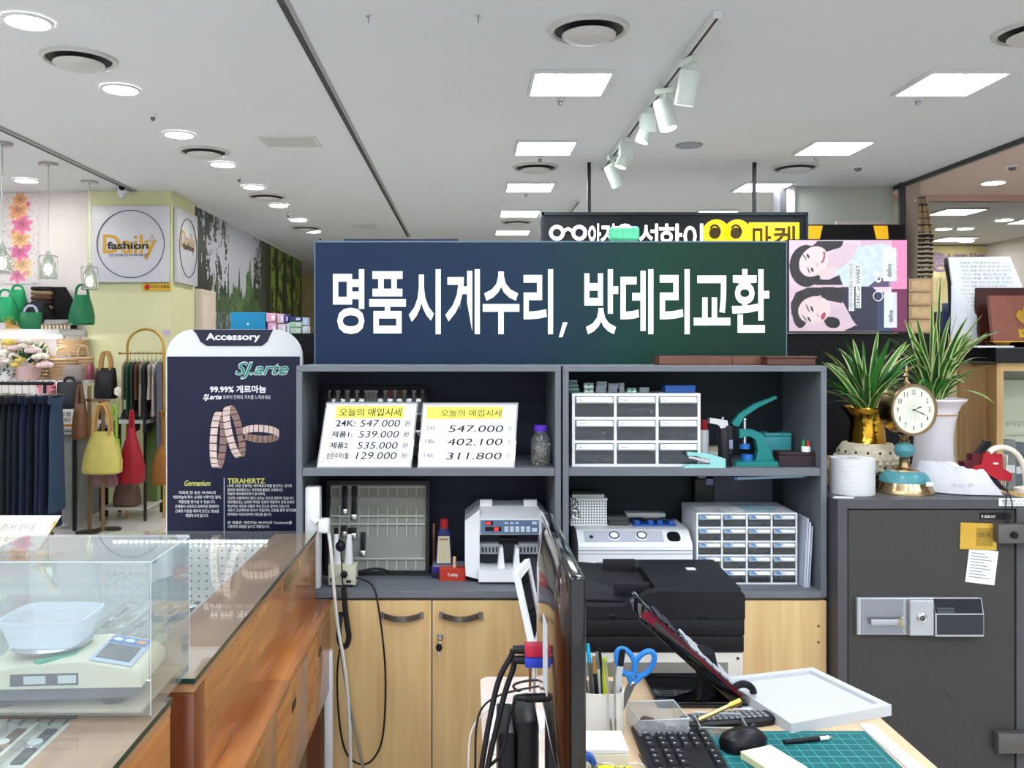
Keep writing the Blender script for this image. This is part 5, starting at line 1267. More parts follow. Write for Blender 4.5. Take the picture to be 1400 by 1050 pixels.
# ---- right unit, middle shelf : nine-drawer box
DRW = glass('drawer_clear', '#c4cbd0', .8, .04, '#b9c0c6')
def drawer_box(K, x0, x1, y0, y1, Y, z, dep, nx, ny, label, gaps, content, lab_blue=False, missing=()):
    a = K(x0, y1, Y); b = K(x1, y0, Y); t = thing('drawer_box', label, 'drawer box', ((a.x + b.x) / 2, Y, z)); w_ = (b.x - a.x); h = b.z - z; x_0 = -w_ / 2
    m = MB(); e = gaps
    colx = [x_0 + e + i * (w_ - e) / nx for i in range(nx)]; cw = (w_ - e) / nx - e
    rowz = [e + j * (h - e) / ny for j in range(ny)]; ch = (h - e) / ny - e
    for i in range(nx + 1): xx = x_0 + i * (w_ - e) / nx; m.box(xx, xx + e, 0, dep, 0, h)
    for j in range(ny + 1): zz = j * (h - e) / ny; m.box(x_0 + e * .5, -x_0 - e * .5, .0005, dep, zz, zz + e)
    m.box(x_0 + e * .5, -x_0 - e * .5, dep - .004, dep - .001, 0.001, h - .001)
    m.build('shell', mat('drawer_shell', '#eef2f6', .35, var=.04), t, smooth=False)
    cm = [mat('drawer_dark', '#16171a', .6, var=.4, scale=40), mat('metal_bits', '#c9c8c4', .3, metal=.8, var=.8, scale=200), mat('brown_bits', '#5b4740', .6, var=.4, scale=60)]
    for j in range(ny):
        for i in range(nx):
            if (i, j) in missing: continue
            x_, z_ = colx[i], rowz[j]
            d = MB().box(x_ + .001, x_ + cw - .001, -.001, .0005, z_ + .001, z_ + ch - .001).box(x_ + .001, x_ + cw - .001, .0005, dep * .9, z_ + .001, z_ + .002).build('drawer', DRW, t, smooth=False)
            hh = ch * .28
            MB().side([(-.002, z_ + ch - .002), (-.011, z_ + ch - hh - .002), (-.009, z_ + ch - hh - .004), (-.001, z_ + ch - .010)], x_ + .002, x_ + cw - .002).build('pull', glass('pull_clear', '#e6eaec', 1.2, .35, '#f0f2f4'), d, smooth=False)
            lb = MB(); lb.mi(0).flat([(x_ + .006, -.0115, z_ + ch - hh + .0), (x_ + cw - .006, -.0115, z_ + ch - hh), (x_ + cw - .006, -.0028, z_ + ch - .003), (x_ + .006, -.0028, z_ + ch - .003)], [(0, 1, 2, 3)])
            if lab_blue: lb.mi(1).flat([(x_ + .006, -.0118, z_ + ch - hh + .0005), (x_ + .006 + cw * .3, -.0118, z_ + ch - hh + .0005), (x_ + .006 + cw * .2, -.0031, z_ + ch - .003), (x_ + .006, -.0031, z_ + ch - .003)], [(0, 1, 2, 3)])
            lb.build('label', [PAPER, mat('blue_label', '#6a9fd0', .6)], d, smooth=False)
            if cw > .05:
                lt = MB(); al = math.atan2(hh - .003, .0087)
                lt.text('Pinkpearl' if (i + j) % 2 else 'Pin', x_ + .012, 0, Matrix.Translation((0, -.0118, z_ + ch - hh + .004)) @ Matrix.Rotation(al, 4, 'X'), h=.0055, off=.01).build('lettering', INK, d, smooth=False)
            kind = content[(j * nx + i) % len(content)]
            mb = MB(); rnd = random.Random(i * 7 + j)
            fill = ch * (.35 if kind == 1 else .5)
            if kind != 1: mb.box(x_ + .004, x_ + cw - .004, .006, dep * .85, z_ + .003, z_ + fill * (.9 if kind == 0 else 1.1))
            else:
                for q in range(26 if cw > .05 else 12):
                    p = Vector((rnd.uniform(x_ + .012, x_ + cw - .012), rnd.uniform(.008, .03), z_ + .004 + rnd.uniform(0, fill)));
                    dv = Vector((rnd.uniform(-1, 1), rnd.uniform(-.3, .3), rnd.uniform(-.4, .4))).normalized() * rnd.uniform(.006, .011)
                    a1 = p - dv; b1 = p + dv
                    for qq in (a1, b1): qq.x = min(max(qq.x, x_ + .005), x_ + cw - .005); qq.z = max(qq.z, z_ + .004)
                    if (b1 - a1).length > .002: mb.tube([a1, p + Vector((0, 0, .003)), b1], .0018, 5)
            ob = mb.build('contents', cm[kind], d, smooth=False); ob['kind'] = 'stuff'
    return t
drawer_box(K4, 82, 728, 213, 583, 2.70, ZM, .2, 3, 3, 'white nine-drawer organiser with clear fronts on the right middle shelf', .0085, [1, 0, 1, 1, 1, 1, 0, 1, 2])
zt9 = zk(K4, 213, 2.70); k = 2.74 / F / 3.684
SB = [mat('case_green', '#2f6d5c', .25, var=.3, scale=60), mat('case_clear', '#7f8a90', .25, var=.3, scale=60), mat('case_mint', '#b9d6c8', .25, var=.3, scale=60)]
for i, (xa, xb, ya, yb, mi_, l) in enumerate(((66, 118, 190, 210, 0, 'lowest of the left stack'), (66, 114, 170, 188, 0, 'middle of the left stack'), (66, 108, 148, 167, 0, 'top of the left stack'), (143, 190, 187, 210, 2, 'lower one with green stone, second stack'), (142, 190, 162, 186, 2, 'upper one with green stone, second stack'),
    (202, 254, 182, 210, 1, 'lower one of the grey third stack'), (206, 258, 155, 181, 1, 'upper one of the grey third stack'), (263, 310, 190, 210, 1, 'lower one of the fourth stack'), (265, 316, 165, 189, 1, 'upper one of the fourth stack'), (320, 345, 162, 210, 1, 'upright one right of the fourth stack'), (360, 406, 188, 210, 2, 'single one with a green stone'), (422, 470, 185, 210, 1, 'single grey one nearest the blue box'))):
    Yq = 2.74; n_ = {1: 0, 2: 0}
    a = K4(xa, 0, Yq).x; b = K4(xb, 0, Yq).x; hh = (yb - ya) * k; z_ = zt9 + (210 - yb) * k
    below = [q for q in ()]
    t = thing('parts_case', 'tiny clear parts case on the nine-drawer organiser, ' + l, 'case', ((a + b) / 2, Yq, z_), group='tiny parts cases')
    w_ = (b - a) / 2
    MB().box(-w_, w_, 0, .03, 0, hh * .6, .001, 1).build('tray', SB[mi_], t); MB().box(-w_, w_, 0, .03, hh * .6, hh + (2 * k if yb < 209 or True else 0), .001, 1).build('lid', SB[1], t)
    if mi_ == 2: MB().ell((0, -.0005, hh * .6), .004, .0015, .003, 10).build('stone', mat('green_stone', '#1f7a4f', .2), t)
t = thing('blue_box', 'flat blue box lying on the nine-drawer organiser', 'box', (K4(627, 0, 2.74).x, 2.74, zt9)); w_ = 76 * k
MB().box(-w_, w_, 0, .06, 0, 28 * k, .001, 1).build('tray', mat('blue_card', '#2f62ad', .45), t, smooth=False); MB().box(-w_ - .001, w_ + .001, -.001, .061, 28 * k, 37 * k, .001, 1).build('lid', MATS['blue_card'], t, smooth=False)
# torch
k = 2.70 / F / 3.684
t = thing('butane_torch', 'black butane torch with silver nozzle between the organiser and green press', 'torch', (K4(858, 0, 2.70).x, 2.72, ZM))
MB().lathe([(0, 0), (40 * k, 0), (40 * k, 12 * k), (32 * k, 22 * k), (31 * k, 185 * k), (24 * k, 195 * k), (0, 195 * k)], n=22).build('body', BLACK, t)
MB().box(4 * k, 34 * k, -.02, .02, 60 * k, 205 * k, .003).build('grip', BLACK, t)
MB().box(14 * k, 32 * k, -.024, -.018, 90 * k, 135 * k, .001).build('label', mat('silver_label', '#7d86a0', .4, var=.5, scale=150), t)
MB().prism([(-80 * k, 218 * k), (-78 * k, 245 * k), (10 * k, 232 * k), (16 * k, 196 * k), (-22 * k, 190 * k), (-36 * k, 210 * k)], -.012, .012).cyl((-.005, 0, 235 * k), (-.004, 0, 248 * k), .004).build('nozzle', STEEL, t)
# press
TEAL = mat('teal_cast_iron', '#1d7f7c', .35, var=.12)
t = thing('eyelet_press', 'dark teal hand press with raised lever handle and blue dies', 'press', (K4(1005, 0, 2.74).x, 2.74, ZM)); o = Vector((K4(1005, 578, 2.74).x, 2.74, ZM))
def kp(x, y): return ((x - 1005) * 2.74 / F / 3.684, (578 - y) * 2.74 / F / 3.684)
MB().prism([kp(*q) for q in ((890, 578), (895, 556), (1090, 552), (1112, 560), (1110, 578))], -.035, .035).build('base', TEAL, t)
MB().prism([kp(*q) for q in ((1000, 556), (1012, 500), (1000, 448), (968, 430), (920, 442), (918, 395), (985, 398), (1035, 420), (1060, 470), (1098, 556))], -.012, .016).build('frame', TEAL, t)
MB().prism([kp(*q) for q in ((884, 366), (920, 320), (1000, 268), (1105, 230), (1110, 242), (1015, 288), (945, 335), (918, 385), (892, 378))], -.008, .010).build('lever', TEAL, t)
MB().cyl((kp(950, 0)[0], 0, kp(0, 470)[1]), (kp(950, 0)[0], 0, kp(0, 352)[1]), .006).ell((kp(950, 0)[0], 0, kp(0, 348)[1]), .008, .008, .006, 10).build('ram', STEEL, t)
DIE = mat('blue_die', '#2a6fc0', .35)
MB().cyl((kp(950, 0)[0], 0, kp(0, 496)[1]), (kp(950, 0)[0], 0, kp(0, 472)[1]), .016, n=20).build('upper_die', DIE, t)
MB().cyl((kp(962, 0)[0], 0, kp(0, 556)[1]), (kp(962, 0)[0], 0, kp(0, 524)[1]), .017, n=20).build('lower_die', DIE, t)
t = thing('turquoise_case', 'turquoise case behind the green hand press', 'box', (K4(1120, 0, 2.86).x, 2.86, ZM)); k8 = 2.86 / F / 3.684
MB().box(-70 * k8, 68 * k8, 0, .06, 0, 118 * k8, .003).build('body', mat('turquoise_plastic', '#52b7bf', .4), t); MB().box(-70 * k8, 68 * k8, 0, .06, 119 * k8, 136 * k8, .003).build('lid', MATS['turquoise_plastic'], t)
for xx in (-20, 0, 15): MB().ell((xx * k8 - .01, .02, 142 * k8), .008, .008, .007, 8).build('clasp', BLACK, t)
t = thing('dark_wooden_box', 'dark brown box at the right end of the right middle shelf', 'box', (K4(1222, 0, 2.70).x, 2.70, ZM))
MB().box(-98 * k, 98 * k, 0, .06, 0, 56 * k, .002).build('body', mat('dark_brown_box', '#35272e', .45, var=.1), t, smooth=False); MB().box(-96 * k, 98 * k, .001, .06, 57 * k, 74 * k, .002).build('lid', MATS['dark_brown_box'], t, smooth=False)
zb = ZM + 74 * k
def dropper(x, Y, h0, capc, label):
    t = thing('dropper_bottle', label, 'bottle', (K4(x, 0, Y).x, Y, zb))
    MB().loft([(0, 0, 0, .0072, .0072), (0, 0, .012, .0072, .0072), (0, 0, .015, .005, .005)], 14).build('body', W_WHITE, t)
    MB().loft([(0, 0, .015, .0058, .0058), (0, 0, h0 - .01, .0052, .0052), (0, 0, h0, .002, .002)], 14).build('cap', capc, t)
dropper(1247, 2.735, .036, mat('green_cap', '#2a9a4b', .4), 'tiny green-capped dropper bottle on the dark brown box')
dropper(1270, 2.72, .034, mat('bright_red_cap', '#cf3227', .4), 'tiny red-capped dropper bottle on the dark brown box')
o_ = MB().loft([(0, 0, 0, .014, .01), (0, 0, .012, .014, .01), (0, 0, .016, .01, .007)], 16).build('white_tub', W_WHITE, loc=(K4(1258, 0, 2.71).x, 2.707, zb)); tag(o_, 'low white tub in front of the two dropper bottles', 'tub')
t = thing('glue_bottle', 'white bottle with red cap behind the organiser beside the torch', 'bottle', (K4(748, 0, 2.8).x, 2.8, ZM)); k8 = 2.8 / F / 3.684
MB().loft([(0, 0, 0, 22 * k8, 22 * k8), (0, 0, 155 * k8, 22 * k8, 22 * k8), (0, 0, 168 * k8, 17 * k8, 17 * k8)], 18).build('body', W_WHITE, t); MB().loft([(0, 0, 165 * k8, 19 * k8, 19 * k8), (0, 0, 215 * k8, 16 * k8, 16 * k8)], 18).build('cap', MATS['red_cap'], t)
t = thing('small_cream_box', 'cream boxes stacked beside the torch at the back of the shelf', 'box', (K4(792, 0, 2.84).x, 2.84, ZM)); MB().box(-.026, .03, 0, .05, 0, .045, .002).build('body', mat('cream_carton', '#cfc8b4', .6, var=.15), t, smooth=False); MB().box(-.022, .022, -.001, 0, .01, .03).build('label', PAPER, t, smooth=False)
# stapler
MINTS = mat('pale_teal_plastic', '#97d6d3', .35)
t = thing('stapler', 'pale turquoise stapler on the shelf edge before the organiser', 'stapler', (K4(748, 0, 2.675).x, 2.676, ZM)); k = 2.676 / F / 3.684
MB().prism([(-106 * k, 0), (-106 * k, 8 * k), (-70 * k, 18 * k), (104 * k, 18 * k), (104 * k, 0)], -.008, .012).build('base', MINTS, t)
MB().prism([(-88 * k, 62 * k), (-86 * k, 80 * k), (20 * k, 72 * k), (104 * k, 46 * k), (104 * k, 18 * k), (26 * k, 18 * k), (26 * k, 42 * k), (-40 * k, 60 * k)], -.008, .010).build('arm', MINTS, t)
MB().prism([(-80 * k, 50 * k), (-80 * k, 60 * k), (26 * k, 40 * k), (26 * k, 26 * k)], -.005, .007).build('magazine', STEEL, t)

# ---- right unit, lower compartment
k = 2.72 / F / 3.684
t = thing('vacuum_tester', 'white boxy bench machine with two round dials under the right shelf', 'machine', (K5(401, 0, 2.72).x, 2.72, ZC)); w_ = 288 * k; o = Vector((K5(401, 0, 2.72).x, 2.72, ZC))
def v5(x, y): p = K5(x, y, 2.72) - o; return p.x, p.z
h = v5(0, 415)[1]; ht = h + .032
m = MB(); m.side([(0, 0), (0, h - .01), (.006, h), (.05, ht - .004), (.07, ht), (.22, ht), (.22, 0)], -w_, w_).build('housing', MWH, t, ang=25)
MB().box(-w_ - .0004, w_ + .0004, -.0008, .0, h - .024, h - .022).box(-w_, w_, -.0008, 0, h - .034, h - .0325).box(v5(200, 0)[0], v5(414, 0)[0], -.0012, 0, v5(0, 518)[1], v5(0, 512)[1]).build('groove', mat('grey_line', '#6b6e74', .5), t, smooth=False)
sl = math.atan2(ht - .004 - h, .044); Msl = Matrix.Translation((0, .028, (h + ht) / 2 - .0022)) @ Matrix.Rotation(sl, 4, 'X')
MB().box(v5(148, 0)[0], v5(550, 0)[0], -.024, .024, .0005, .003, .001, 1, M=Msl).build('control_plate', mat('silver_plate', '#b9bec8', .35, var=.05), t)
for xc in (300, 440):
    x_ = v5(xc, 0)[0]; dz = MB().lathe([(.019, .003), (.019, .005), (.014, .008), (0, .008)], M=Msl @ Matrix.Translation((x_, 0, 0)), n=28).build('dial', MWH, t)
    MB().tube([Msl @ Vector((x_ + .0145 * math.cos(q * PI / 12), .0145 * math.sin(q * PI / 12), .0075)) for q in range(24)], .0022, 6, closed=True).build('dial_ring', INK, dz)
MB().lathe([(.007, .003), (.006, .006), (0, .006)], M=Msl @ Matrix.Translation((v5(183, 0)[0], -.005, 0)), n=18).build('button', STEEL, t)
MB().loft([(v5(604, 0)[0], 0, .0, .021, .021), (v5(604, 0)[0], 0, .004, .019, .019)], 24, p=3, M=Msl).build('dark_window', BLACK, t)
zv = ZC + ht
t = thing('perforated_basket', 'small white perforated basket on the bench machine left side', 'basket', (K5(166, 0, 2.83).x, 2.83, zv)); k8 = 2.83 / F / 3.684; w_ = 90 * k8; h = 135 * k8; dp = .08
PERF = bpy.data.materials.new('perforated_plastic'); PERF.use_nodes = True; nt = PERF.node_tree; bs = nt.nodes['Principled BSDF']; tc = nt.nodes.new('ShaderNodeTexCoord'); vo = nt.nodes.new('ShaderNodeTexVoronoi'); vo.inputs['Randomness'].default_value = 0; vo.inputs['Scale'].default_value = 115; rp = nt.nodes.new('ShaderNodeValToRGB')
rp.color_ramp.interpolation = 'CONSTANT'; rp.color_ramp.elements[0].color = lin('#4c5350'); rp.color_ramp.elements[1].position = .30; rp.color_ramp.elements[1].color = lin('#e6ebe8')
nt.links.new(tc.outputs['Object'], vo.inputs['Vector']); nt.links.new(vo.outputs['Distance'], rp.inputs[0]); nt.links.new(rp.outputs[0], bs.inputs['Base Color'])
m = MB(); m.box(-w_, w_, 0, .003, .004, h).box(-w_, w_, dp, dp + .003, .004, h).box(-w_, -w_ + .003, .003, dp, .004, h).box(w_ - .003, w_, .003, dp, .004, h).build('mesh_wall', PERF, t, smooth=False)
MB().box(-w_ - .002, w_ + .002, -.002, dp + .005, 0, .005).build('bottom', W_WHITE, t, smooth=False)
m = MB(); 
for q in ((-w_ - .002, w_ + .002, -.003, .004), (-w_ - .002, w_ + .002, dp, dp + .006)): m.box(q[0], q[1], q[2], q[3], h - .004, h + .002)
m.box(-w_ - .002, -w_ + .004, .004, dp, h - .004, h + .002).box(w_ - .004, w_ + .002, .004, dp, h - .004, h + .002).build('rim', W_WHITE, t, smooth=False)
t = thing('card_stack', 'pale papers and dark notebook filling the perforated basket', 'papers', (K5(166, 0, 2.83).x, 2.835, zv + .006))
MB().box(-w_ + .006, w_ - .006, .006, .03, 0, h + .006).build('paper', mat('pale_green_paper', '#c9d2c6', .7), t, smooth=False); MB().box(-w_ + .008, w_ - .02, .034, .07, 0, h + .012).build('notebook', BLACK, t, smooth=False)
t = thing('metal_charm', 'silver charm chain hung over the left rim of the perforated basket', 'charm', (K5(98, 0, 2.82).x, 2.820, zv + h * .55))
m = MB()
for i, (x_, z_, r_) in enumerate(((-.003, .034, .006), (.002, .024, .007), (-.004, .012, .009), (.0, -.002, .012), (.004, -.014, .008), (-.006, -.010, .007))): m.tube([(x_ + r_ * math.cos(q * PI / 8), -.002 - .001 * i % 2, z_ + r_ * math.sin(q * PI / 8)) for q in range(16)], .0022, 5, closed=True)
m.build('chain', STEEL, t)
for i in range(2):
    o_ = MB().box(-54 * k8 + i * .006, 54 * k8 + i * .004, 0, .05, 0, 21 * k8, .002).build('grey_case', mat('olive_grey_case', '#474b46', .5), loc=(K5(312, 0, 2.83).x, 2.83, zv + (1 - i) * 22 * k8)); tag(o_, ('upper' if i == 0 else 'lower') + ' flat olive-grey case right of the perforated basket', 'case', 'flat grey cases on the bench machine')
t = thing('blue_tool_case', 'clear-lidded blue plastic case on the bench machine', 'case', (K5(490, 0, 2.82).x, 2.82, zv)); w_ = 115 * k8
MB().box(-w_ * .85, w_, 0, .08, 0, .006).build('base', mat('blue_plastic', '#2d5fb3', .3), t, smooth=False)
for xx in (-.8, -.2, .2, .7): MB().box(w_ * xx, w_ * (xx + .22), 0, .03, .006, .018, .002).build('compartment', MATS['blue_plastic'], t)
MB().box(-w_ * 1.1, w_ * .6, .02, .09, .024, .038, .002).build('lid', glass('case_lid', '#c4ccd4', 1.2, .2), t); MB().box(-.03, .03, .03, .06, .018, .034, .004).build('tool', mat('tan_tool', '#8f8577', .5), t)
drawer_box(K5, 708, 1216, 262, 632, 2.735, ZC, .19, 4, 5, 'white twenty-drawer organiser with labelled clear drawers, right lower shelf', .0052, [1, 1, 0, 1, 0, 1, 1, 1, 2, 1, 1, 0, 1, 1, 0, 0, 0, 1], True)
zd = zk(K5, 262, 2.735)
t = thing('label_sheet', 'pale blue printed sheet lying on the twenty-drawer organiser', 'paper', (K5(990, 0, 2.8).x, 2.76, zd + .001))
MB().box(-.03, .07, 0, .12, 0, .0015, M=ROT('Z', 8)).build('sheet', mat('pale_blue_paper', '#a9cfd6', .6, var=.12, scale=30), t, smooth=False)
t = thing('label_sheet', 'grey-white sheet under the pale blue one on the organiser', 'paper', (K5(880, 0, 2.8).x, 2.755, zd)); MB().box(-.02, .07, 0, .12, 0, .001, M=ROT('Z', 22)).build('sheet', PAPER, t, smooth=False)
t = thing('file_folder', 'pale grey plastic folders leaning at the right end of the lower shelf', 'folder', (K5(1265, 0, 2.72).x, 2.70, ZC)); h = zk(K5, 285, 2.72) - ZC
for i in range(3): 
    S = Matrix(((1, 0, .055, 0), (0, 1, 0, 0), (0, 0, 1, 0), (0, 0, 0, 1))); MB().box(-.018 + i * .007, -.013 + i * .007, 0, .23, 0, h - .012 * i, M=S).build('folder', mat('folder_%d' % i, ('#c3cbdc', '#dde2ee', '#b3bccf')[i], .4), t, smooth=False)
t = thing('document_box', 'dark grey document box standing behind the twenty-drawer organiser', 'box', (K5(965, 0, 2.9).x, 2.945, ZC)); k8 = 2.93 / F / 3.684
MB().box(-150 * k8, 150 * k8, 0, .03, 0, .325, .003).build('body', mat('mid_grey_card', '#50545c', .6), t, smooth=False); MB().box(-228 * k8, -190 * k8, -.002, .03, 0, .315).build('flap', mat('white_plastic_bag', '#b9bcc6', .5), t, smooth=False)
t = thing('black_binder', 'black binder with lilac spine tab beside the dark document box', 'binder', (K5(775, 0, 2.9).x, 2.93, ZC)); MB().box(-.042, .022, 0, .04, 0, .30, .003).build('cover', BLACK, t, smooth=False); MB().box(-.003, .02, -.0015, 0, .28, .30).build('spine_tab', mat('lilac_tab', '#8d86b0', .5), t, smooth=False)
t = thing('blue_folder', 'flat blue clear folder lying on the dark document box under the shelf', 'folder', (K5(1040, 0, 2.8).x, 2.76, ZC + .327)); 
MB().box(-.11, .115, -.03, .2, .002, .012, M=ROT('Y', -2)).build('sleeve', mat('blue_sleeve', '#5a79b8', .35), t, smooth=False); MB().box(-.1, .105, -.0312, -.0298, .004, .010, M=ROT('Y', -2)).build('edge_label', mat('pale_blue_paper', '#a9cfd6'), t, smooth=False)
# ---------------------------------------------------------------- glass-topped wooden watch counters
ZG = D(.55)
PEG = bpy.data.materials.new('pegboard'); PEG.use_nodes = True; nt = PEG.node_tree; bs = nt.nodes['Principled BSDF']; tc = nt.nodes.new('ShaderNodeTexCoord'); vo = nt.nodes.new('ShaderNodeTexVoronoi'); vo.inputs['Randomness'].default_value = 0; vo.inputs['Scale'].default_value = 44; rp = nt.nodes.new('ShaderNodeValToRGB')
vo.voronoi_dimensions = '2D'; mp = nt.nodes.new('ShaderNodeMapping'); mp.inputs['Rotation'].default_value = (R(90), 0, 0)
rp.color_ramp.interpolation = 'CONSTANT'; rp.color_ramp.elements[0].color = lina('#6a6e70'); rp.color_ramp.elements[1].position = .13; rp.color_ramp.elements[1].color = lina('#eef2f1')
nt.links.new(tc.outputs['Object'], mp.inputs[0]); nt.links.new(mp.outputs[0], vo.inputs['Vector']); nt.links.new(vo.outputs['Distance'], rp.inputs[0]); nt.links.new(rp.outputs[0], bs.inputs['Base Color'])
CGL = glass('counter_glass', '#f5f8f7', 1.1, .04, '#f0f2f2')
WELLW = mat('well_white', '#d9dad6', .6)
TAN = wood('counter_deck_wood', '#9c6f4a', '#b98d66', .45, 'y', 5)
def counter(name_l, X0, X1, Y0, Y1, seam, leds, wd=.747):
    t = thing('display_counter', name_l, 'display counter', ((X0 + X1) / 2, (Y0 + Y1) / 2, 0)); o = t.location
    def bx(n, x0, x1, y0, y1, z0, z1, m, r=0, par=None):
        q = MB().box(x0 - o.x, x1 - o.x, y0 - o.y, y1 - o.y, z0, z1, r, 2).build(n, m, par or t, smooth=bool(r)); return q
    bx('glass_top', X0, X1, Y0, Y1, ZG - .006, ZG, CGL)
    e = MB(); th = .0035
    e.box(X1 - o.x, X1 + .0008 - o.x, Y0 - o.y, Y1 - o.y, ZG - .008, ZG + .0005).box(X0 - o.x, X1 - o.x, Y0 - .0008 - o.y, Y0 - o.y, ZG - .008, ZG + .0005).build('glass_edge', mat('green_glass_edge', '#1d3a30', .15), t, smooth=False)
    bx('deck', X1 - .125, X1 - .002, Y0 + .003, Y1 - .003, ZG - .024, ZG - .008, TAN)
    bx('rear_panel', X1 - .02, X1 - .003, Y0 + .003, Y1 - .003, D(.757), ZG - .025, CHERRY)
    bx('corner_post', X1 - .06, X1 - .001, Y0, Y0 + .06, 0.0, ZG - .025, CHERRYV, .002)
    bx('end_panel', X0 + .02, X1 - .06, Y0 + .004, Y0 + .03, .05, ZG - .025, CHERRYV)
    bx('well_floor', X0 + .02, X1 - .13, Y0 + .04, Y1 - .031, D(wd + .01), D(wd), mat('well_cloth', '#c9c6bd', .8))
    bx('peg_panel', X0 + .01, X1 - .03, Y1 - .03, Y1 - .012, D(.757), ZG - .03, PEG)
    bx('front_glass', X0, X0 + .006, Y0 + .01, Y1 - .01, D(.757), ZG - .008, CGL)
    bx('plinth', X0 + .01, X1 - .10, Y0 + .03, Y1 - .02, 0, D(.76), CHERRYV)
    # ledge and drawers on the staff side
    lg = bx('ledge', X1 - .02, X1 + .05, Y0 + .06, seam - .001, D(.775), D(.757), CHERRY, .003); bx('ledge', X1 - .02, X1 + .047, seam + .001, Y1, D(.772), D(.754), CHERRY, .003)
    n = max(2, round((Y1 - Y0) / .40)); L_ = (Y1 - Y0 - .08) / n
    for i in range(n):
        a = Y0 + .07 + i * L_
        d = bx('drawer', X1 - .1, X1 + .042, a + .002, a + L_ - .002, D(1.02), D(.782), CHERRY, .002)
        bx('pull_slot', X1 + .0415, X1 + .0432, a + L_ * .44, a + L_ * .56, D(.855), D(.835), BLACK, 0, d)
    bx('leg_panel', X1 - .02, X1 + .02, Y1 - .05, Y1 - .01, 0, D(1.022), CHERRYV); bx('leg_panel', X1 - .04, X1 + .0, Y0 + .07, Y0 + .11, 0, D(1.022), CHERRYV)
    if leds:
        m = MB(); l0 = MB().box(SX(150, 2.60) - o.x, X1 - .06 - o.x, Y1 - .045 - o.y, Y1 - .03 - o.y, ZG - .026, ZG - .018).build('led_rail', W_WHITE, t, smooth=False)
        for i in range(30):
            x = SX(158, 2.6) + i * (SX(372, 2.6) - SX(158, 2.6)) / 29; m.ell((x - o.x, Y1 - .047 - o.y, ZG - .022), .005, .004, .004, 8)
        m.build('led_dots', mat('led_white', '#ffffff', .4, emit=45), l0)
        for (a, b) in ((2.17, 2.37), (2.40, 2.60)):
            bx('brass_plate', X1 - .0035, X1 - .0015, a, b, D(.603), D(.572), BRASS)
    return t
counter('long glass-topped cherry wood watch counter reaching to the grey shelving', -1.10, -.455, 1.46, 2.64, 2.0, True)
counter('nearer glass-topped cherry wood counter at the bottom left corner', -1.10, -.466, .55, 1.384, 1.0, False, .592)
tag(MB().box(-.012, .012, -.01, .01, 0, D(.90), .002).build('cable_duct', W_WHITE, loc=(SX(452, 2.64) - .002, 2.62, 0)), 'white vertical cable duct beside the counter drawers', 'cable duct')

# trays and watches inside the counters
TRW = mat('tray_white_velvet', '#dedbd2', .8, var=.1)
proto = [None]
def watch(x, y, z, rz, kind, label):
    if kind not in WP:
        t = thing('wrist_watch', label, 'watch', (x, y, z), rz, 'watches in the counter trays')
        MB().loft([(0, 0, 0, .014, .014), (0, 0, .006, .015, .015), (0, 0, .008, .012, .012)], 16).build('case', (STEEL, BRASS, mat('rose_metal', '#d9a58d', .25, metal=1))[kind], t)
        MB().lathe([(.011, .0082), (0, .0082)], n=16, cap=False).build('dial', (W_WHITE, BLACK, PAPER)[kind], t)
        for s in (-1, 1): MB().box(-.009, .009, .012 if s > 0 else -.055, .055 if s > 0 else -.012, 0, .004, .001, 1).build('strap', (BLKL, STEEL, BRL)[kind], t)
        WP[kind] = t; return
    copy_tree(WP[kind], (x, y, z), rz, label=label)
WP = {}
def tray(cx, cy, w_, d_, label, nx, ny, rows_l, sk=0, wd=.747):
    z = D(wd); t = thing('watch_tray', label, 'tray', (cx, cy, z))
    MB().box(-w_ / 2, w_ / 2, -d_ / 2, d_ / 2, 0, .012, .002).build('base', TRW, t, smooth=False)
    m = MB()
    for i in range(nx + 1): x = -w_ / 2 + w_ * i / nx; m.box(x - .003, x + .003, -d_ / 2, d_ / 2, .012, .024)
    m.build('divider', TRW, t, smooth=False)
    for j in range(ny):
        for i in range(nx):
            if (i * 3 + j + sk) % 5 == 4: continue
            watch(cx - w_ / 2 + w_ * (i + .5) / nx, cy - d_ / 2 + d_ * (j + .5) / ny, z + .0122, R(8 * math.sin(i * 3 + j)), (i + j * 2 + sk) % 3, 'wrist watch lying in ' + rows_l)
tray(-.80, 2.42, .36, .24, 'pale watch tray below the pegboard inside the long counter', 8, 2, 'the pale tray under the pegboard')
tray(-.80, 2.12, .36, .26, 'second pale watch tray inside the long counter', 8, 2, 'the second tray of the long counter', 1)
tray(-.80, 1.82, .36, .26, 'third pale watch tray behind the scale in the long counter', 8, 2, 'the third tray of the long counter', 2)
tray(-.775, 1.215, .34, .24, 'pale watch tray in the near counter below the scale', 7, 2, 'the tray of the near counter below the scale', 1, .592)
tray(-.80, .93, .34, .24, 'nearest watch tray at the bottom left corner', 7, 2, 'the tray at the bottom left corner', 3, .592)

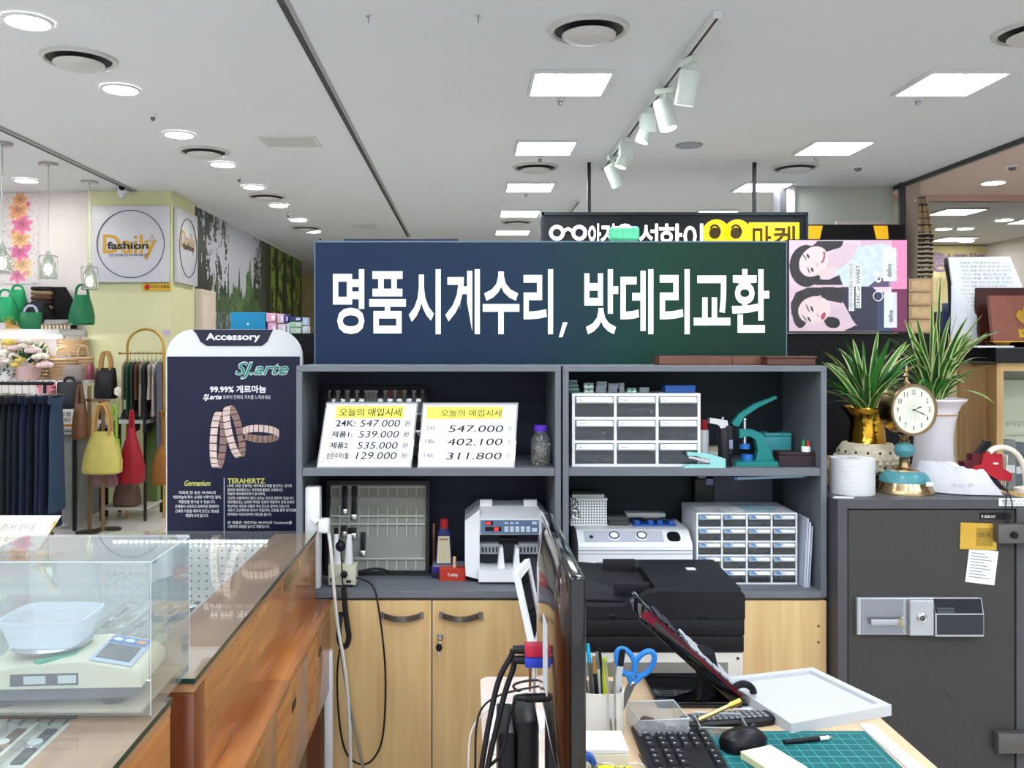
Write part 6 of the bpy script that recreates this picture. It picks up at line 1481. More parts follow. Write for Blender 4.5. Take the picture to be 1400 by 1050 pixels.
# gold card easel on the counter
t = thing('gold_easel', 'gold wire easel on the glass counter holding a white card', 'easel', at(38, 762, 2.30)); t.location.z = ZG
m = MB(); m.tube([(-.14, -.02, .004), (.06, -.02, .004), (.07, .05, .004)], .005, 7).tube([(-.13, .0, .004), (-.10, .03, .085)], .005, 7).tube([(.02, .0, .004), (.06, .03, .09)], .005, 7).tube([(-.12, -.02, .02), (.05, -.02, .02)], .004, 7)
m.build('wire_frame', BRASS, t); MB().ell((.045, -.02, .016), .018, .012, .012, 12).build('hook', BRASS, t)
t = thing('price_card', 'white lettered card leaning on the gold easel at the left edge', 'card', (SX(20, 2.30), 2.30, ZG + .02)); S = Matrix(((1, 0, .55, 0), (0, 1, .4, 0), (0, 0, 1, 0), (0, 0, 0, 1)))
MB().box(-.12, .06, -.002, .002, 0, .085, M=S).build('card', mat('cream_card', '#ece6d2', .6), t, smooth=False)
MB().text('보증서 안내', -.10, .05, S @ FR(0, -.003, 0), w=.11, h=.015).text('제품을 확인하세요', -.10, .02, S @ FR(0, -.003, 0), w=.13, h=.014).build('lettering', GREYINK, t, smooth=False)

# scale on its base plate under a clear box
zpl = ZG
t = thing('base_plate', 'beige clear-edged plate bridging the two counters under the scale', 'plate', (-.61, 1.415, zpl))
MB().box(-.14, .119, -.095, .098, .0005, .006, .002).build('plate', glass('beige_acrylic', '#efe6cf', 1, .35, '#e6dcc0'), t)
zp = zpl + .0062
t = thing('digital_scale', 'cream digital jewellery scale with grey base under the clear box', 'scale', (-.625, 1.395, zp), R(4)); 
CRM = mat('cream_plastic', '#e3ddc0', .4, var=.04)
m = MB(); P = [(-.125, .03), (-.12, .052), (-.05, .064), (.035, .068), (.108, .054), (.122, .044), (.124, .028)]
def rsc(x, y0, y1): pass
m.prism(P, -.068, .066).build('body', CRM, t, ang=50)
m = MB(); m.prism([(-.112, .012), (-.125, .03), (.124, .028), (.108, .012)], -.066, .064).build('underbody', mat('dark_grey_plastic', '#5b5d63', .5), t)
for x_ in (-.085, .075):
    for y_ in (-.045, .045): MB().lathe([(.017, 0), (.018, .006), (.010, .012)], (x_, y_, 0), 16).build('foot', BLACK, t)
MB().lathe([(.0, .066), (.03, .066), (.03, .072), (.058, .072), (.061, .076), (.058, .077), (0, .077)], (-.04, .01, 0), 32).build('pan', STEEL, t)
sl = math.atan2(.054 - .068, .108 - .035); Md = Matrix.Translation((.0725, 0, .0612)) @ Matrix.Rotation(-sl, 4, 'Y')
MB().box(-.032, .034, -.058, .058, .0004, .002, .0005, 1, M=Md).build('display_panel', mat('panel_pale_blue', '#b9c4d6', .35), t)
MB().box(-.026, .026, -.045, .018, .002, .003, M=Md).build('lcd', mat('lcd_grey', '#4d525b', .2), t, smooth=False)
MB().box(-.028, .030, .024, .054, .002, .003, M=Md).build('key_panel', mat('key_blue', '#4a78b4', .4), t, smooth=False)
for i, c in enumerate(('#e9a23c', '#dfe6ee', '#dfe6ee')): MB().ell((.02 - i * .019, .039, .003), .008, .007, .002, 12, M=Md).build('button', mat('btn' + c[1:], c, .4), t)
m = MB(); m.slab([(-.028, -.066), (.012, -.03), (.018, .03), (.0, .03), (-.006, -.02), (-.04, -.058)], .0645, .0692); m.build('green_sticker', mat('green_sticker', '#3fa983', .5, var=.3, scale=60), t, smooth=False)
MB().box(-.07, .03, -.0688, -.068, .034, .052).build('rating_label', mat('dark_label', '#4a4d58', .5, var=.5, scale=120), t, smooth=False)
MB().box(-.05, -.018, -.0692, -.0688, .037, .049).box(.0, .027, -.0692, -.0688, .037, .049).build('label_field', mat('pale_field', '#d3d5d6', .5), t, smooth=False)
t = thing('plastic_container', 'translucent white plastic tub standing on the scale pan', 'container', (-.665, 1.405, zp + .0775))
MILK = glass('milky_plastic', '#f2f5fa', .5, .40, '#eef2f8')
m = MB(); m.loft([(0, 0, 0, .052, .046), (0, 0, .034, .064, .055)], 32, p=6, cap=False).loft([(0, 0, .0005, .052, .046), (0, 0, .001, .052, .046)], 32, p=6).build('tub', MILK, t)
m = MB(); m.loft([(0, 0, .034, .066, .057), (0, 0, .043, .068, .059), (0, 0, .043, .064, .055), (0, 0, .034, .062, .053)], 32, p=6, cap=False).build('rim', MILK, t)
t = thing('clear_cover_box', 'clear acrylic dust cover box over the cream scale', 'cover', (-.607, 1.39, zp))
ACR = glass('acrylic_box', '#f1f5f6', 1.1, .06, '#f4f6f8'); hx, hy, hz = .137, .09, D(.317) - zp; 
for (n_, q) in (('side_wall', (-hx, -hx + .003, -hy, hy, 0, hz)), ('side_wall', (hx - .003, hx, -hy, hy, 0, hz)), ('front_wall', (-hx + .003, hx - .003, -hy, -hy + .003, 0, hz)), ('rear_wall', (-hx + .003, hx - .003, hy - .003, hy, 0, hz)), ('top_wall', (-hx, hx, -hy, hy, hz, hz + .003))):
    MB().box(*q).build(n_, ACR, t, smooth=False)
m = MB(); r_ = .0010
for a in (-1, 1):
    m.tube([(-hx, a * hy, hz), (hx, a * hy, hz)], r_, 5).tube([(a * hx, -hy, hz), (a * hx, hy, hz)], r_, 5)
    for b in (-1, 1): m.tube([(a * hx, b * hy, 0), (a * hx, b * hy, hz)], r_ * .6, 5)
m.build('polished_edge', mat('edge_white', '#c9d0d3', .3), t)

# ---------------------------------------------------------------- desk with monitor, printer, phone
DZ = D(.76)
t = thing('desk', 'light beech desk in the foreground carrying keyboard, phone and cutting mat', 'desk', (.54, 1.4, 0)); o = t.location
MB().slab([(.24 - o.x, .70 - o.y), (.86 - o.x, .70 - o.y), (.845 - o.x, 2.03 - o.y), (.24 - o.x, 2.03 - o.y)], DZ - .025, DZ).build('desk_top', BEECHX, t, smooth=False)
MB().box(.26 - o.x, .83 - o.x, 1.98 - o.y, 2.0 - o.y, .02, DZ - .026).build('modesty_panel', BEECH, t, smooth=False)
for (x_, y_) in ((.26, .74), (.80, .74)): MB().box(x_ - o.x, x_ + .03 - o.x, y_ - o.y, 1.97 - o.y, 0, DZ - .026).build('leg_panel', BEECH, t, smooth=False)
t = thing('side_table', 'cream round-cornered side table under the monitor', 'table', (.13, 1.4, 0)); o = t.location
P = [(.028, .7), (.236, .7), (.236, 2.03)] + [(.053 - .025 * math.sin(k * PI / 12), 2.005 + .025 * math.cos(k * PI / 12)) for k in range(7)]
MB().slab([(x - o.x, y - o.y) for x, y in P], DZ - .03, DZ).build('table_top', mat('cream_pink_laminate', '#dccbc0', .45, var=.03), t, smooth=False)
MB().box(.06 - o.x, .22 - o.x, 1.0 - o.y, 1.95 - o.y, 0, DZ - .031).build('body', mat('cream_pink_laminate', '#dccbc0'), t, smooth=False)
def dk(x, y, d=.76): Yq = d * F / (y - CY); return Vector((SX(x, Yq), Yq, EYE - d))

# monitor, seen from the back edge
t = thing('monitor', 'glossy black desktop monitor seen edge-on from behind', 'monitor', (.1365, 1.31, DZ)); o = t.location
zt = D(.286); zb = zt - .31
S = Matrix.Translation((0, 0, 0))
WOODREFL = mat('gloss_black_wood_reflection', '#2a1712', .12, var=.6, scale=3, stretch=(1, 1, .2), coat=.5)  # brown reflection of nearby wood is put into the black shell's colour
m = MB(); y0, y1 = 1.10 - o.y, 1.522 - o.y
m.box(-.010, .012, y0, y1, zb - o.z, zt - o.z, .006, 3).build('bezel', mat('gloss_black', '#0d0d10', .08, coat=.5), t)
m = MB(); m.loft([(0, 0, 0, (y1 - y0) * .49, .152), (0, 0, .007, (y1 - y0) * .47, .145), (0, 0, .013, (y1 - y0) * .40, .115), (0, 0, .016, (y1 - y0) * .3, .09)], 40, p=5, M=Matrix.Translation((-.008, (y0 + y1) / 2, (zt + zb) / 2 - o.z)) @ Matrix(((0, 0, -1, 0), (1, 0, 0, 0), (0, 1, 0, 0), (0, 0, 0, 1)))).build('back_shell', WOODREFL, t)
MB().box(.0118, .0126, y0 + .018, y1 - .018, zb - o.z + .02, zt - o.z - .018).build('screen', mat('screen_dark', '#14202a', .1), t, smooth=False)
MB().box(-.02, .0, -.03, .03, .01, zb - o.z + .05, .004).build('neck', BLACK, t); MB().lathe([(.1, 0), (.1, .008), (.03, .014), (0, .014)], n=32, M=Matrix.Translation((-.005, 0, 0)) @ Matrix.Diagonal((.8, 1.1, 1, 1))).build('foot', BLACK, t)
MB().box(-.0252, -.0238, -.06, -.0, zb - o.z + .10, zb - o.z + .2).build('rating_label', mat('white_label', '#d9dde2', .5, var=.3, scale=100), t, smooth=False)
def plug(name, x, y, Yq, dx, c, label, hz_=.008):
    p = at(x, y, Yq); q = thing(name, label, 'plug', p)
    MB().box(0, dx, -.016, .016, -hz_, hz_, .003).build('shell', c, q); MB().cyl((-.018, 0, 0), (0, 0, 0), .006, .007).build('strain_relief', BLACK, q); MB().box(dx, dx + .01, -.012, .012, -hz_ * .6, hz_ * .6).build('pins', STEEL, q); return p
pr = plug('video_plug', 717, 888, 1.36, .030, mat('red_plug', '#c22746', .35), 'red video plug in the back of the monitor'); pb = plug('video_plug', 717, 902, 1.36, .030, mat('blue_plug', '#2c46c4', .35), 'blue video plug just below the red one'); 
cable('video_cable', 'thick black cable arching from the red plug', [pr + Vector((-.018, 0, 0)), PX(700, 896, 1.36), PX(682, 925, 1.36), PX(670, 980, 1.35), PX(658, 1050, 1.34), PX(654, 1100, 1.33)], .0045, BCB)
cable('video_cable', 'thick black cable arching from the blue plug', [pb + Vector((-.018, 0, 0)), PX(704, 910, 1.36), PX(692, 940, 1.36), PX(680, 990, 1.35), PX(666, 1050, 1.34), PX(660, 1100, 1.33)], .0045, BCB)
pd = at(718, 954, 1.36); t = thing('power_plug', 'black round power plug under the video plugs', 'plug', pd); MB().cyl((0, 0, 0), (.032, 0, 0), .007, n=14).build('barrel', BLACK, t); MB().cyl((-.014, 0, 0), (0, 0, 0), .004, .006).build('strain_relief', BLACK, t)
cable('adapter_cable', 'thin black cable curling down from the round power plug', [pd + Vector((-.014, 0, 0)), PX(703, 960, 1.36), PX(696, 980, 1.36), PX(692, 1010, 1.355), PX(684, 1035, 1.35), PX(670, 1046, 1.35), PX(655, 1060, 1.35)], .0028, BCB)
cable('thin_cable', 'thin white cable looping over the side table', [PX(735, 950, 1.62), PX(715, 945, 1.62), PX(690, 955, 1.6), PX(660, 975, 1.58), PX(642, 1000, 1.57), PX(640, 1050, 1.56), PX(641, 1090, 1.56)], .0018, WCB)
cable('thin_cable', 'thin black cable looping over the side table', [PX(738, 938, 1.64), PX(715, 942, 1.63), PX(680, 950, 1.6), PX(656, 968, 1.58), PX(650, 1000, 1.57), PX(650, 1050, 1.56), PX(648, 1090, 1.56)], .002, BCB)
cable('usb_cable', 'short black usb lead behind the monitor', [PX(740, 930, 1.7), PX(725, 930, 1.7), PX(705, 934, 1.68), PX(700, 940, 1.68), PX(715, 948, 1.68), PX(735, 955, 1.68)], .0025, BCB)
t = thing('adapter_box', 'boxy black desktop device with stepped top behind the monitor', 'device', (.08, 1.44, DZ)); MB().box(-.032, -.005, -.06, .06, 0, .155, .005).build('body', BLACK, t); MB().box(-.0045, .032, -.06, .06, 0, .172, .008).build('upper_body', BLACK, t)
t = thing('white_box', 'white paper-topped box at the back of the side table', 'box', (.075, 1.72, DZ)); MB().box(-.035, .06, -.08, .09, 0, .03, .002).build('box', PAPER, t, smooth=False)
# tilted white frame on post
t = thing('tilting_mirror', 'small white-framed tilting mirror on a post left of the monitor', 'mirror', (SX(728, 1.78), 1.78, DZ)); o = t.location
MB().lathe([(.045, 0), (.045, .008), (.012, .014), (0, .014)], n=24).build('base', W_WHITE, t); hp = SZ(866, 1.78) - DZ
MB().cyl((0, 0, .01), (0, 0, hp - .012), .008).build('post', CHROME, t); MB().ell((0, 0, hp - .006), .012, .012, .012, 12).build('knob', W_WHITE, t)
p_ = [at(705, 783, 1.70) - o, at(721, 764, 1.86) - o, at(741, 866, 1.86) - o, at(729, 893, 1.70) - o]
nrm = (p_[1] - p_[0]).cross(p_[3] - p_[0]).normalized(); cc = sum(p_, Vector()) / 4
if nrm.y > 0: nrm = -nrm
inn = [cc + (q - cc) * .80 for q in p_]; f_ = lambda P, d: [q + nrm * d for q in P]
V = f_(p_, .005) + f_(inn, .005) + f_(p_, -.006) + f_(inn, -.006)
Fs = []
for i in range(4): j = (i + 1) % 4; Fs += [(i, j, 4 + j, 4 + i), (8 + j, 8 + i, 12 + i, 12 + j), (i, 8 + i, 8 + j, j), (4 + j, 12 + j, 12 + i, 4 + i)]
MB().faces(V, Fs).build('frame', W_WHITE, t, smooth=False)
MB().faces(f_(inn, .002) + f_(inn, -.004), [(0, 1, 2, 3), (7, 6, 5, 4), (0, 4, 5, 1), (1, 5, 6, 2), (2, 6, 7, 3), (3, 7, 4, 0)]).build('mirror_glass', mat('mirror_dark', '#3a3d42', .04, metal=.9), t, smooth=False)

# printer on a low stand
YPf, YPb = 2.2, 2.50
t = thing('printer_stand', 'low stand carrying the black printer behind the desk', 'stand', (.48, 2.36, 0)); MB().box(-.24, .26, -.17, .16, D(.925), D(.905), .002).build('stand_top', BEECH, t, smooth=False)
for x_ in (-.23, .23): MB().box(x_, x_ + .02, -.16, .15, 0, D(.926)).build('leg_panel', BEECH, t, smooth=False)
t = thing('printer', 'black multifunction printer with cream base behind the desk', 'printer', (.47, 2.36, D(.905))); o = t.location
def p6(x, y, Yq=YPf): p = K6(x, y, Yq) - o; return p.x, p.z
PB = mat('printer_black', '#1b1b20', .5, var=.15, bump=.05, scale=80); yf = YPf - o.y; yb = YPb - o.y
xr = p6(1072, 0)[0]; xl = p6(455, 0)[0] - .13
MB().box(xl + .01, xr - .002, yf + .004, yb, .005, p6(0, 604)[1], .004).build('cream_body', mat('printer_cream', '#dcdad2', .45, var=.03), t)
MB().box(xl + .03, p6(1010, 0)[0], yf + .003, yf + .01, .02, p6(0, 642)[1]).build('paper_opening', mat('opening_grey', '#8d8a83', .5), t, smooth=False)
MB().box(xl, xr, yf, yb, p6(0, 602)[1], p6(0, 538)[1], .004).build('lower_band', PB, t); MB().box(xl, xr, yf - .004, yb, p6(0, 536)[1], p6(0, 472)[1], .004).build('scanner_body', PB, t)
z0 = p6(0, 470)[1]
P = [(xl, z0), (xr, z0), (xr, p6(0, 372)[1] - .004), (xr - .008, p6(0, 364)[1]), (p6(740, 0)[0], p6(0, 362)[1]), (p6(700, 0)[0], p6(0, 370)[1]), (p6(650, 0)[0], p6(0, 402)[1]), (p6(600, 0)[0], p6(0, 420)[1]), (p6(540, 0)[0], p6(0, 424)[1]), (xl, p6(0, 412)[1])]
m = MB(); m.prism(P, yf - .006, yf + .03); m.build('front_lip', PB, t, ang=25)
zl = p6(0, 424)[1]
MB().box(xl, xr, yf + .03, yb, z0, zl, .002).build('feeder_floor', PB, t, smooth=False)
m = MB(); zr_ = p6(0, 364)[1]
xa, xb = p6(690, 0)[0], xr; m.side([(yf + .03, zl), (yf + .03, zr_), (yb - .02, zr_ + .012), (yb, zr_ + .005), (yb, zl)], xa + .03, xb).build('feeder_lid', PB, t, ang=25)
m = MB(); V = [(xl, yf + .04, zl + .012), (xa + .03, yf + .04, zl + .004), (xa + .03, yb - .02, zl + .03), (xl, yb - .02, zl + .058)]; V2 = [(x, y, z - .004) for x, y, z in V]
m.faces(V + V2, [(0, 1, 2, 3), (7, 6, 5, 4), (0, 4, 5, 1), (1, 5, 6, 2), (2, 6, 7, 3), (3, 7, 4, 0)]).build('paper_tray', mat('tray_black', '#26262a', .4), t, smooth=False)
for yy, hh in ((yf + .05, .016), (yb - .06, .03)): MB().box(xa - .07, xa + .02, yy, yy + .012, zl + .012, zl + .03 + hh, .002).build('paper_guide', PB, t)
for xc in (562, 905): MB().box(p6(xc - 14, 0)[0], p6(xc + 14, 0)[0], yf - .0075, yf - .003, p6(0, 468)[1], p6(0, 452)[1], .001, 1).build('latch', BLACK, t)
c = p6(938, 0)[0]; MB().box(c - .012, c + .012, .02, .04, zr_ + .0075, zr_ + .0095, M=None).build('sticker', mat('sticker_white', '#dfe8ee', .5), t, smooth=False)
c = p6(1048, 626); MB().lathe([(.004, 0), (.004, .002), (0, .002)], M=FR(c[0], yf + .004, c[1])).build('screw', STEEL, t)

# desk phone
t = thing('desk_phone', 'black desk phone with tilted red-edged keypad panel', 'phone', (SX(945, 1.92), 1.92, DZ)); o = t.location
a = dk(893, 967); b = dk(893, 928)
MB().box(SX(888, 1.93) - o.x, SX(1000, 1.93) - o.x, -.07, .10, .0, .014, .004).build('base', mat('gloss_black', '#0d0d10'), t)
th = R(42); L_ = .275; c0 = at(1008, 962, 1.88) - o; ux = Vector((-math.cos(th), 0, math.sin(th))); nz_ = Vector((math.sin(th), 0, math.cos(th)))
M = Matrix(((ux.x, 0, nz_.x, c0.x), (0, 1, 0, 0), (ux.z, 0, nz_.z, max(c0.z, .0))  , (0, 0, 0, 1)))
M = Matrix(((ux.x, 0, nz_.x, c0.x), (0, -1, 0, 0), (ux.z, 0, nz_.z, .022), (0, 0, 0, 1)))
MB().box(0, L_, -.075, .075, -.022, .006, .005, M=M).build('panel', mat('gloss_black', '#0d0d10'), t)
m = MB(); m.box(.004, L_ - .002, .0752, .0768, .0005, .0035, M=M).box(.004, L_ - .002, .0752, .0768, .0055, .007, M=M).box(L_ - .03, L_ + .002, .0752, .0768, -.012, .0, M=M); m.build('red_trim', mat('red_trim', '#8d1f38', .2, metal=.5), t, smooth=False)
m = MB()
for i in range(6):
    for j in range(3): m.box(.02 + i * .022, .036 + i * .022, -.06 + j * .042, -.028 + j * .042, .006, .012, .002, 1, M=M)
m.build('keypad', mat('phone_keys', '#b9bcc2', .35), t)
m = MB()
for i in range(2): m.box(.19 + i * .03, .212 + i * .03, -.02, .06, .006, .013, .003, 1, M=M)
m.build('function_keys', mat('dark_keys', '#3a3a40', .3), t); MB().box(.16, .18, -.06, .0, .006, .008, M=M).build('indicator', mat('screen_dark', '#14202a'), t, smooth=False)
MB().loft([(c0.x * .45, 0, .012, .03, .04), (c0.x * .35, 0, .10, .018, .035)], 18).build('stand', BLACK, t)
t2 = thing('phone_cable', 'coiled black phone cord bunched right of the phone base', 'cable', dk(1016, 966)); pts = []
for i in range(260):
    a = i * .8; b = i / 259 * PI * 1.6; cxx = .022 * math.cos(b); czz = .022 + .022 * math.sin(b) * .9; pts.append((cxx + .006 * math.cos(a) * math.cos(b), .006 * math.sin(a), czz - .0 + .006 * math.cos(a) * math.sin(b) + .006))
MB().tube(pts, .0022, 5).build('coil', BCB, t2)
# white tray
A_, B_, C_, D_ = Vector((.797, 2.03)), Vector((.876, 1.816)), Vector((.635, 1.725)), Vector((.565, 1.965))
t = thing('white_tray', 'shallow white display tray on the desk corner before the safe', 'tray', ((A_.x + C_.x) / 2, (A_.y + C_.y) / 2, DZ)); o2 = Vector((t.location.x, t.location.y))
Q = [q - o2 for q in (A_, B_, C_, D_)]; inn = [q * .86 for q in Q]
m = MB(); z1_ = .022
V = [(q.x, q.y, 0) for q in Q] + [(q.x, q.y, z1_) for q in Q] + [(q.x, q.y, z1_) for q in inn] + [(q.x, q.y, .014) for q in inn]
Fs = [(3, 2, 1, 0), (12, 13, 14, 15)]
for i in range(4): j = (i + 1) % 4; Fs += [(i, j, 4 + j, 4 + i), (4 + i, 4 + j, 8 + j, 8 + i), (8 + i, 8 + j, 12 + j, 12 + i)]
m.faces(V, Fs).build('tray', mat('white_lacquer', '#c8cbce', .4, var=.02), t, smooth=False)
t3 = thing('white_paper', 'loose white sheet under the tray behind the phone', 'paper', (.56, 1.90, DZ)); MB().box(-.08, .06, -.05, .09, .0003, .0012, M=ROT('Z', -15)).build('sheet', PAPER, t3, smooth=False)
# pen cup and contents
pc = dk(822, 1000); t = thing('pen_cup', 'cream plastic pen cup full of pens left of the scissors', 'pen cup', pc)
m = MB(); CUPM = mat('cream_cup', '#e4e1d8', .4, var=.04); hc = .088
m.loft([(0, 0, .0, .040, .036), (0, 0, hc, .043, .039), (0, 0, hc, .040, .036), (0, 0, .004, .037, .033)], 28, p=3.5, cap=False).loft([(0, 0, 0, .04, .036), (0, 0, .004, .04, .036)], 28, p=3.5); m.build('cup', CUPM, t)
def pen(dx, dy, tx, ty, L_, r, mm, capm, label, name='pen', z0=.006):
    p = pc + Vector((dx, dy, z0)); q = thing(name, label, name, p); d = Vector(((tx - dx) * 1.3, (ty - dy) * 1.3, L_ + .032)); 
    MB().cyl((0, 0, 0), d * .78, r, n=10).build('barrel', mm, q); MB().cyl(d * .78, d, r * 1.05, r * .7, n=10).build('cap', capm, q)
pen(-.02, .0, -.036, .0, .125, .0045, mat('brown_pen', '#6b5243', .4), BLACK, 'brown pen leaning at the left of the cup')
pen(-.012, .008, -.022, .01, .132, .0045, mat('silver_pen', '#9a9a98', .3, metal=.7), mat('cyan_cap', '#2aa9d6', .4), 'silver pen with cyan top in the cup')
pen(-.004, -.008, -.014, -.012, .115, .0045, BLACK, mat('gold_cap', '#c2a05a', .3, metal=.8), 'black pen with gold end in the cup')
pen(.004, .010, .0, .014, .122, .0045, mat('navy_pen', '#2b3350', .4), BLACK, 'navy pen in the middle of the cup')
pen(.010, -.006, .006, -.010, .112, .0058, mat('yellow_green_pen', '#c9d62c', .4), mat('lime_cap', '#a8c028', .4), 'yellow-green highlighter in the cup', 'highlighter_pen')
pen(.0, .0, -.006, .004, .118, .004, W_WHITE, mat('grey_cap', '#77787c', .4), 'white pen behind the highlighter in the cup')
t = thing('tweezers', 'long steel tweezers standing at the front of the pen cup', 'tweezers', pc + Vector((.018, -.046, -.0)))
for s in (-1, 1): MB().slab([(-.002 + s * .003, -.001), (.002 + s * .003, -.001), (.002 + s * .003, .001), (-.002 + s * .003, .001)], 0.002, .16, M=ROT('X', 4) @ ROT('Y', s * 2 - 4)).build('arm', STEEL, t, smooth=False)
t = thing('utility_knife', 'grey-white craft knife standing in the pen cup', 'knife', pc + Vector((.02, .0, .006))); MB().box(-.006, .006, -.004, .004, 0, .125, .001, 1, M=ROT('Y', 8)).build('handle', mat('pale_grey_handle', '#c5c7ca', .4), t); MB().box(-.006, .006, -.005, .005, .125, .16, .002, 1, M=ROT('Y', 8)).build('end_cap', BLACK, t)
t = thing('scissors', 'blue-handled scissors standing in the pen cup', 'scissors', pc + Vector((.026, .006, .006))); BLU = mat('blue_handle', '#2f7fd0', .4)
for s, ang in ((-1, 14), (1, 30)):
    MB().box(-.004, .004, -.001 + s * .001, .001 + s * .001, 0, .09, M=ROT('Y', 22 - s * 2)).build('blade', STEEL, t, smooth=False)
    c = Vector((.042 + s * .019 , s * .004, .125 + (-.0 if s > 0 else .006))); m = MB()
    a_ = R(-25 if s < 0 else 35)
    m.tube([(c.x + .016 * math.cos(q * PI / 12) * math.cos(a_) + .028 * math.sin(q * PI / 12) * math.sin(a_), c.y, c.z - .016 * math.cos(q * PI / 12) * math.sin(a_) + .028 * math.sin(q * PI / 12) * math.cos(a_)) for q in range(24)], .0055, 8, closed=True); m.tube([(.036, 0, .085), (c.x - s * .004, c.y, c.z - .022)], .006, 8); m.build('finger_ring', BLU, t)
MB().ell((.036, -.004, .088), .006, .004, .006, 10).build('pivot_screw', STEEL, t)
# box in front of the cup, tape, yellow block, spectacles
t = thing('memo_box', 'white and cream memo box in front of the pen cup', 'box', dk(823, 1040)); MB().box(-.042, .044, -.03, .05, 0, .026, .002).build('body', mat('cream_memo', '#e8e4cf', .6), t, smooth=False); MB().box(-.042, .044, -.03, .05, .0265, .034, .001).build('paper_block', PAPER, t, smooth=False)
t = thing('tape_roll', 'small blue tape roll beside the monitor edge', 'tape', dk(800, 1062)); MB().lathe([(.010, 0), (.021, 0), (.021, .016), (.010, .016)], n=28, cap=False, M=ROT('X', 90) @ Matrix.Translation((0, .021, -.008))).build('tape', mat('blue_tape', '#2b55a8', .4), t); MB().lathe([(.0095, 0), (.0095, .016), (.008, .016), (.008, 0)], n=20, cap=False, M=ROT('X', 90) @ Matrix.Translation((0, .021, -.008))).build('core', W_WHITE, t)
t = thing('sponge_block', 'yellow block under the wire spectacles at the desk front', 'block', dk(835, 1072)); MB().box(-.035, .04, -.03, .03, 0, .02, .004).build('sponge', mat('yellow_sponge', '#e6d324', .7, var=.15, scale=80), t)
t = thing('spectacles', 'thin wire-framed spectacles lying on the yellow block', 'spectacles', dk(845, 1072) + Vector((0, 0, .0203)))
m = MB()
for s in (-1, 1): MB().tube([(s * .026 + .02 * math.cos(q * PI / 10), -.02, .014 + .012 * math.sin(q * PI / 10)) for q in range(20)], .0013, 5, closed=True).build('rim', STEEL, t); MB().tube([(s * .046, -.02, .016), (s * .046, .05, .008)], .0013, 5).build('temple', BLACK, t)
MB().tube([(-.006, -.02, .016), (0, -.02, .02), (.006, -.02, .016)], .0013, 5).build('bridge', STEEL, t)
# clear trays with brass parts
CLB = glass('clear_box_plastic', '#f0f3f5', 1.0, .16, '#e9edf0')
def cbox(p, w_, d_, h_, label, rz):
    t = thing('clear_parts_tray', label, 'tray', p, R(rz)); m = MB(); th = .0018
    m.box(-w_, w_, -d_, d_, 0, th).box(-w_, w_, -d_, -d_ + th, th, h_).box(-w_, w_, d_ - th, d_, th, h_).box(-w_, -w_ + th, -d_ + th, d_ - th, th, h_).box(w_ - th, w_, -d_ + th, d_ - th, th, h_); m.build('box', CLB, t, smooth=False)
    m = MB(); m.tube([(-w_, -d_, h_), (w_, -d_, h_), (w_, d_, h_), (-w_, d_, h_)], .0014, 5, closed=True).build('rim', mat('edge_white', '#e9eef0'), t)
    return t
t = cbox(dk(898, 1000), .05, .045, .042, 'larger clear plastic tray with dark beads beside the keyboard', 6)
BD = mat('dark_beads', '#54454a', .3, var=.3, scale=30); pz_ = t.location
rnd = random.Random(8)
for i in range(14):
    o_ = MB().ell((0, 0, .008), .009, .009, .008, 10).build('dark_bead', BD, loc=(pz_.x + rnd.uniform(-.035, .035), pz_.y + rnd.uniform(-.03, .03), pz_.z + .002)); tag(o_, 'small dark bead in the larger clear tray by the keyboard', 'bead', 'beads in the clear tray')
t = cbox(dk(985, 1000), .046, .035, .022, 'smaller clear plastic tray with brass rods beside the mouse', -4); pz_ = t.location
for i in range(6):
    a = rnd.uniform(-.5, .5); L_ = rnd.uniform(.02, .03); o_ = MB().cyl((-L_ * math.cos(a), -L_ * math.sin(a), 0), (L_ * math.cos(a), L_ * math.sin(a), 0), .0028, n=8).build('brass_rod', BRASS, loc=(pz_.x + rnd.uniform(-.01, .01), pz_.y - .02 + i * .008, pz_.z + .005)); tag(o_, 'short brass rod lying in the smaller clear tray', 'rod', 'brass rods in the clear tray')
t = thing('brass_screwdriver', 'brass-handled screwdriver propped on the clear tray edge', 'screwdriver', pz_ + Vector((-.045, -.005, .022)));
MB().cyl((0, 0, .003), (.065, .012, .026), .005, .0042, n=12).build('handle', mat('brass_light', '#d9bd7c', .25, metal=.8), t); MB().cyl((.065, .012, .026), (.088, .016, .034), .0065, .0065, n=12).build('cap', BRASS, t)
# remote, keyboard, mat, ruler, mouse, pen, notes
t = thing('remote_control', 'black remote control with many keys beside the phone', 'remote control', dk(994, 990), R(8)); MB().loft([(0, 0, 0, .098, .024), (0, 0, .012, .10, .026), (0, 0, .017, .095, .022)], 32, p=4).build('body', BLACK, t)
m = MB()
for i in range(14):
    for j in range(3): m.box(-.085 + i * .0122, -.077 + i * .0122, -.016 + j * .012, -.008 + j * .012, .017, .019)
m.build('keypad', mat('remote_keys', '#8a8d92', .4), t, smooth=False)
t = thing('cutting_mat', 'teal green cutting mat with white grid on the desk', 'cutting mat', (.60, 1.42, DZ)); 
MB().box(-.185, .185, -.3, .317, 0, .003, .001, 1).build('mat', mat('teal_mat', '#0f6468', .55, var=.06), t, smooth=False)
m = MB()
for i in range(15): x = -.17 + i * .0243; m.box(x - .0004, x + .0004, -.29, .305, .003, .0034)
for i in range(25): y = -.29 + i * .0248; m.box(-.17, .17, y - .0004, y + .0004, .003, .0034)
m.build('grid_lines', mat('mat_lines', '#6fb9b8', .6), t, smooth=False)
t = thing('ruler', 'white plastic ruler along the right edge of the cutting mat', 'ruler', (.812, 1.47, DZ), R(2)); MB().box(-.015, .015, -.25, .30, .0005, .0025).build('strip', mat('ruler_white', '#dfe3ee', .4), t, smooth=False)
m = MB()
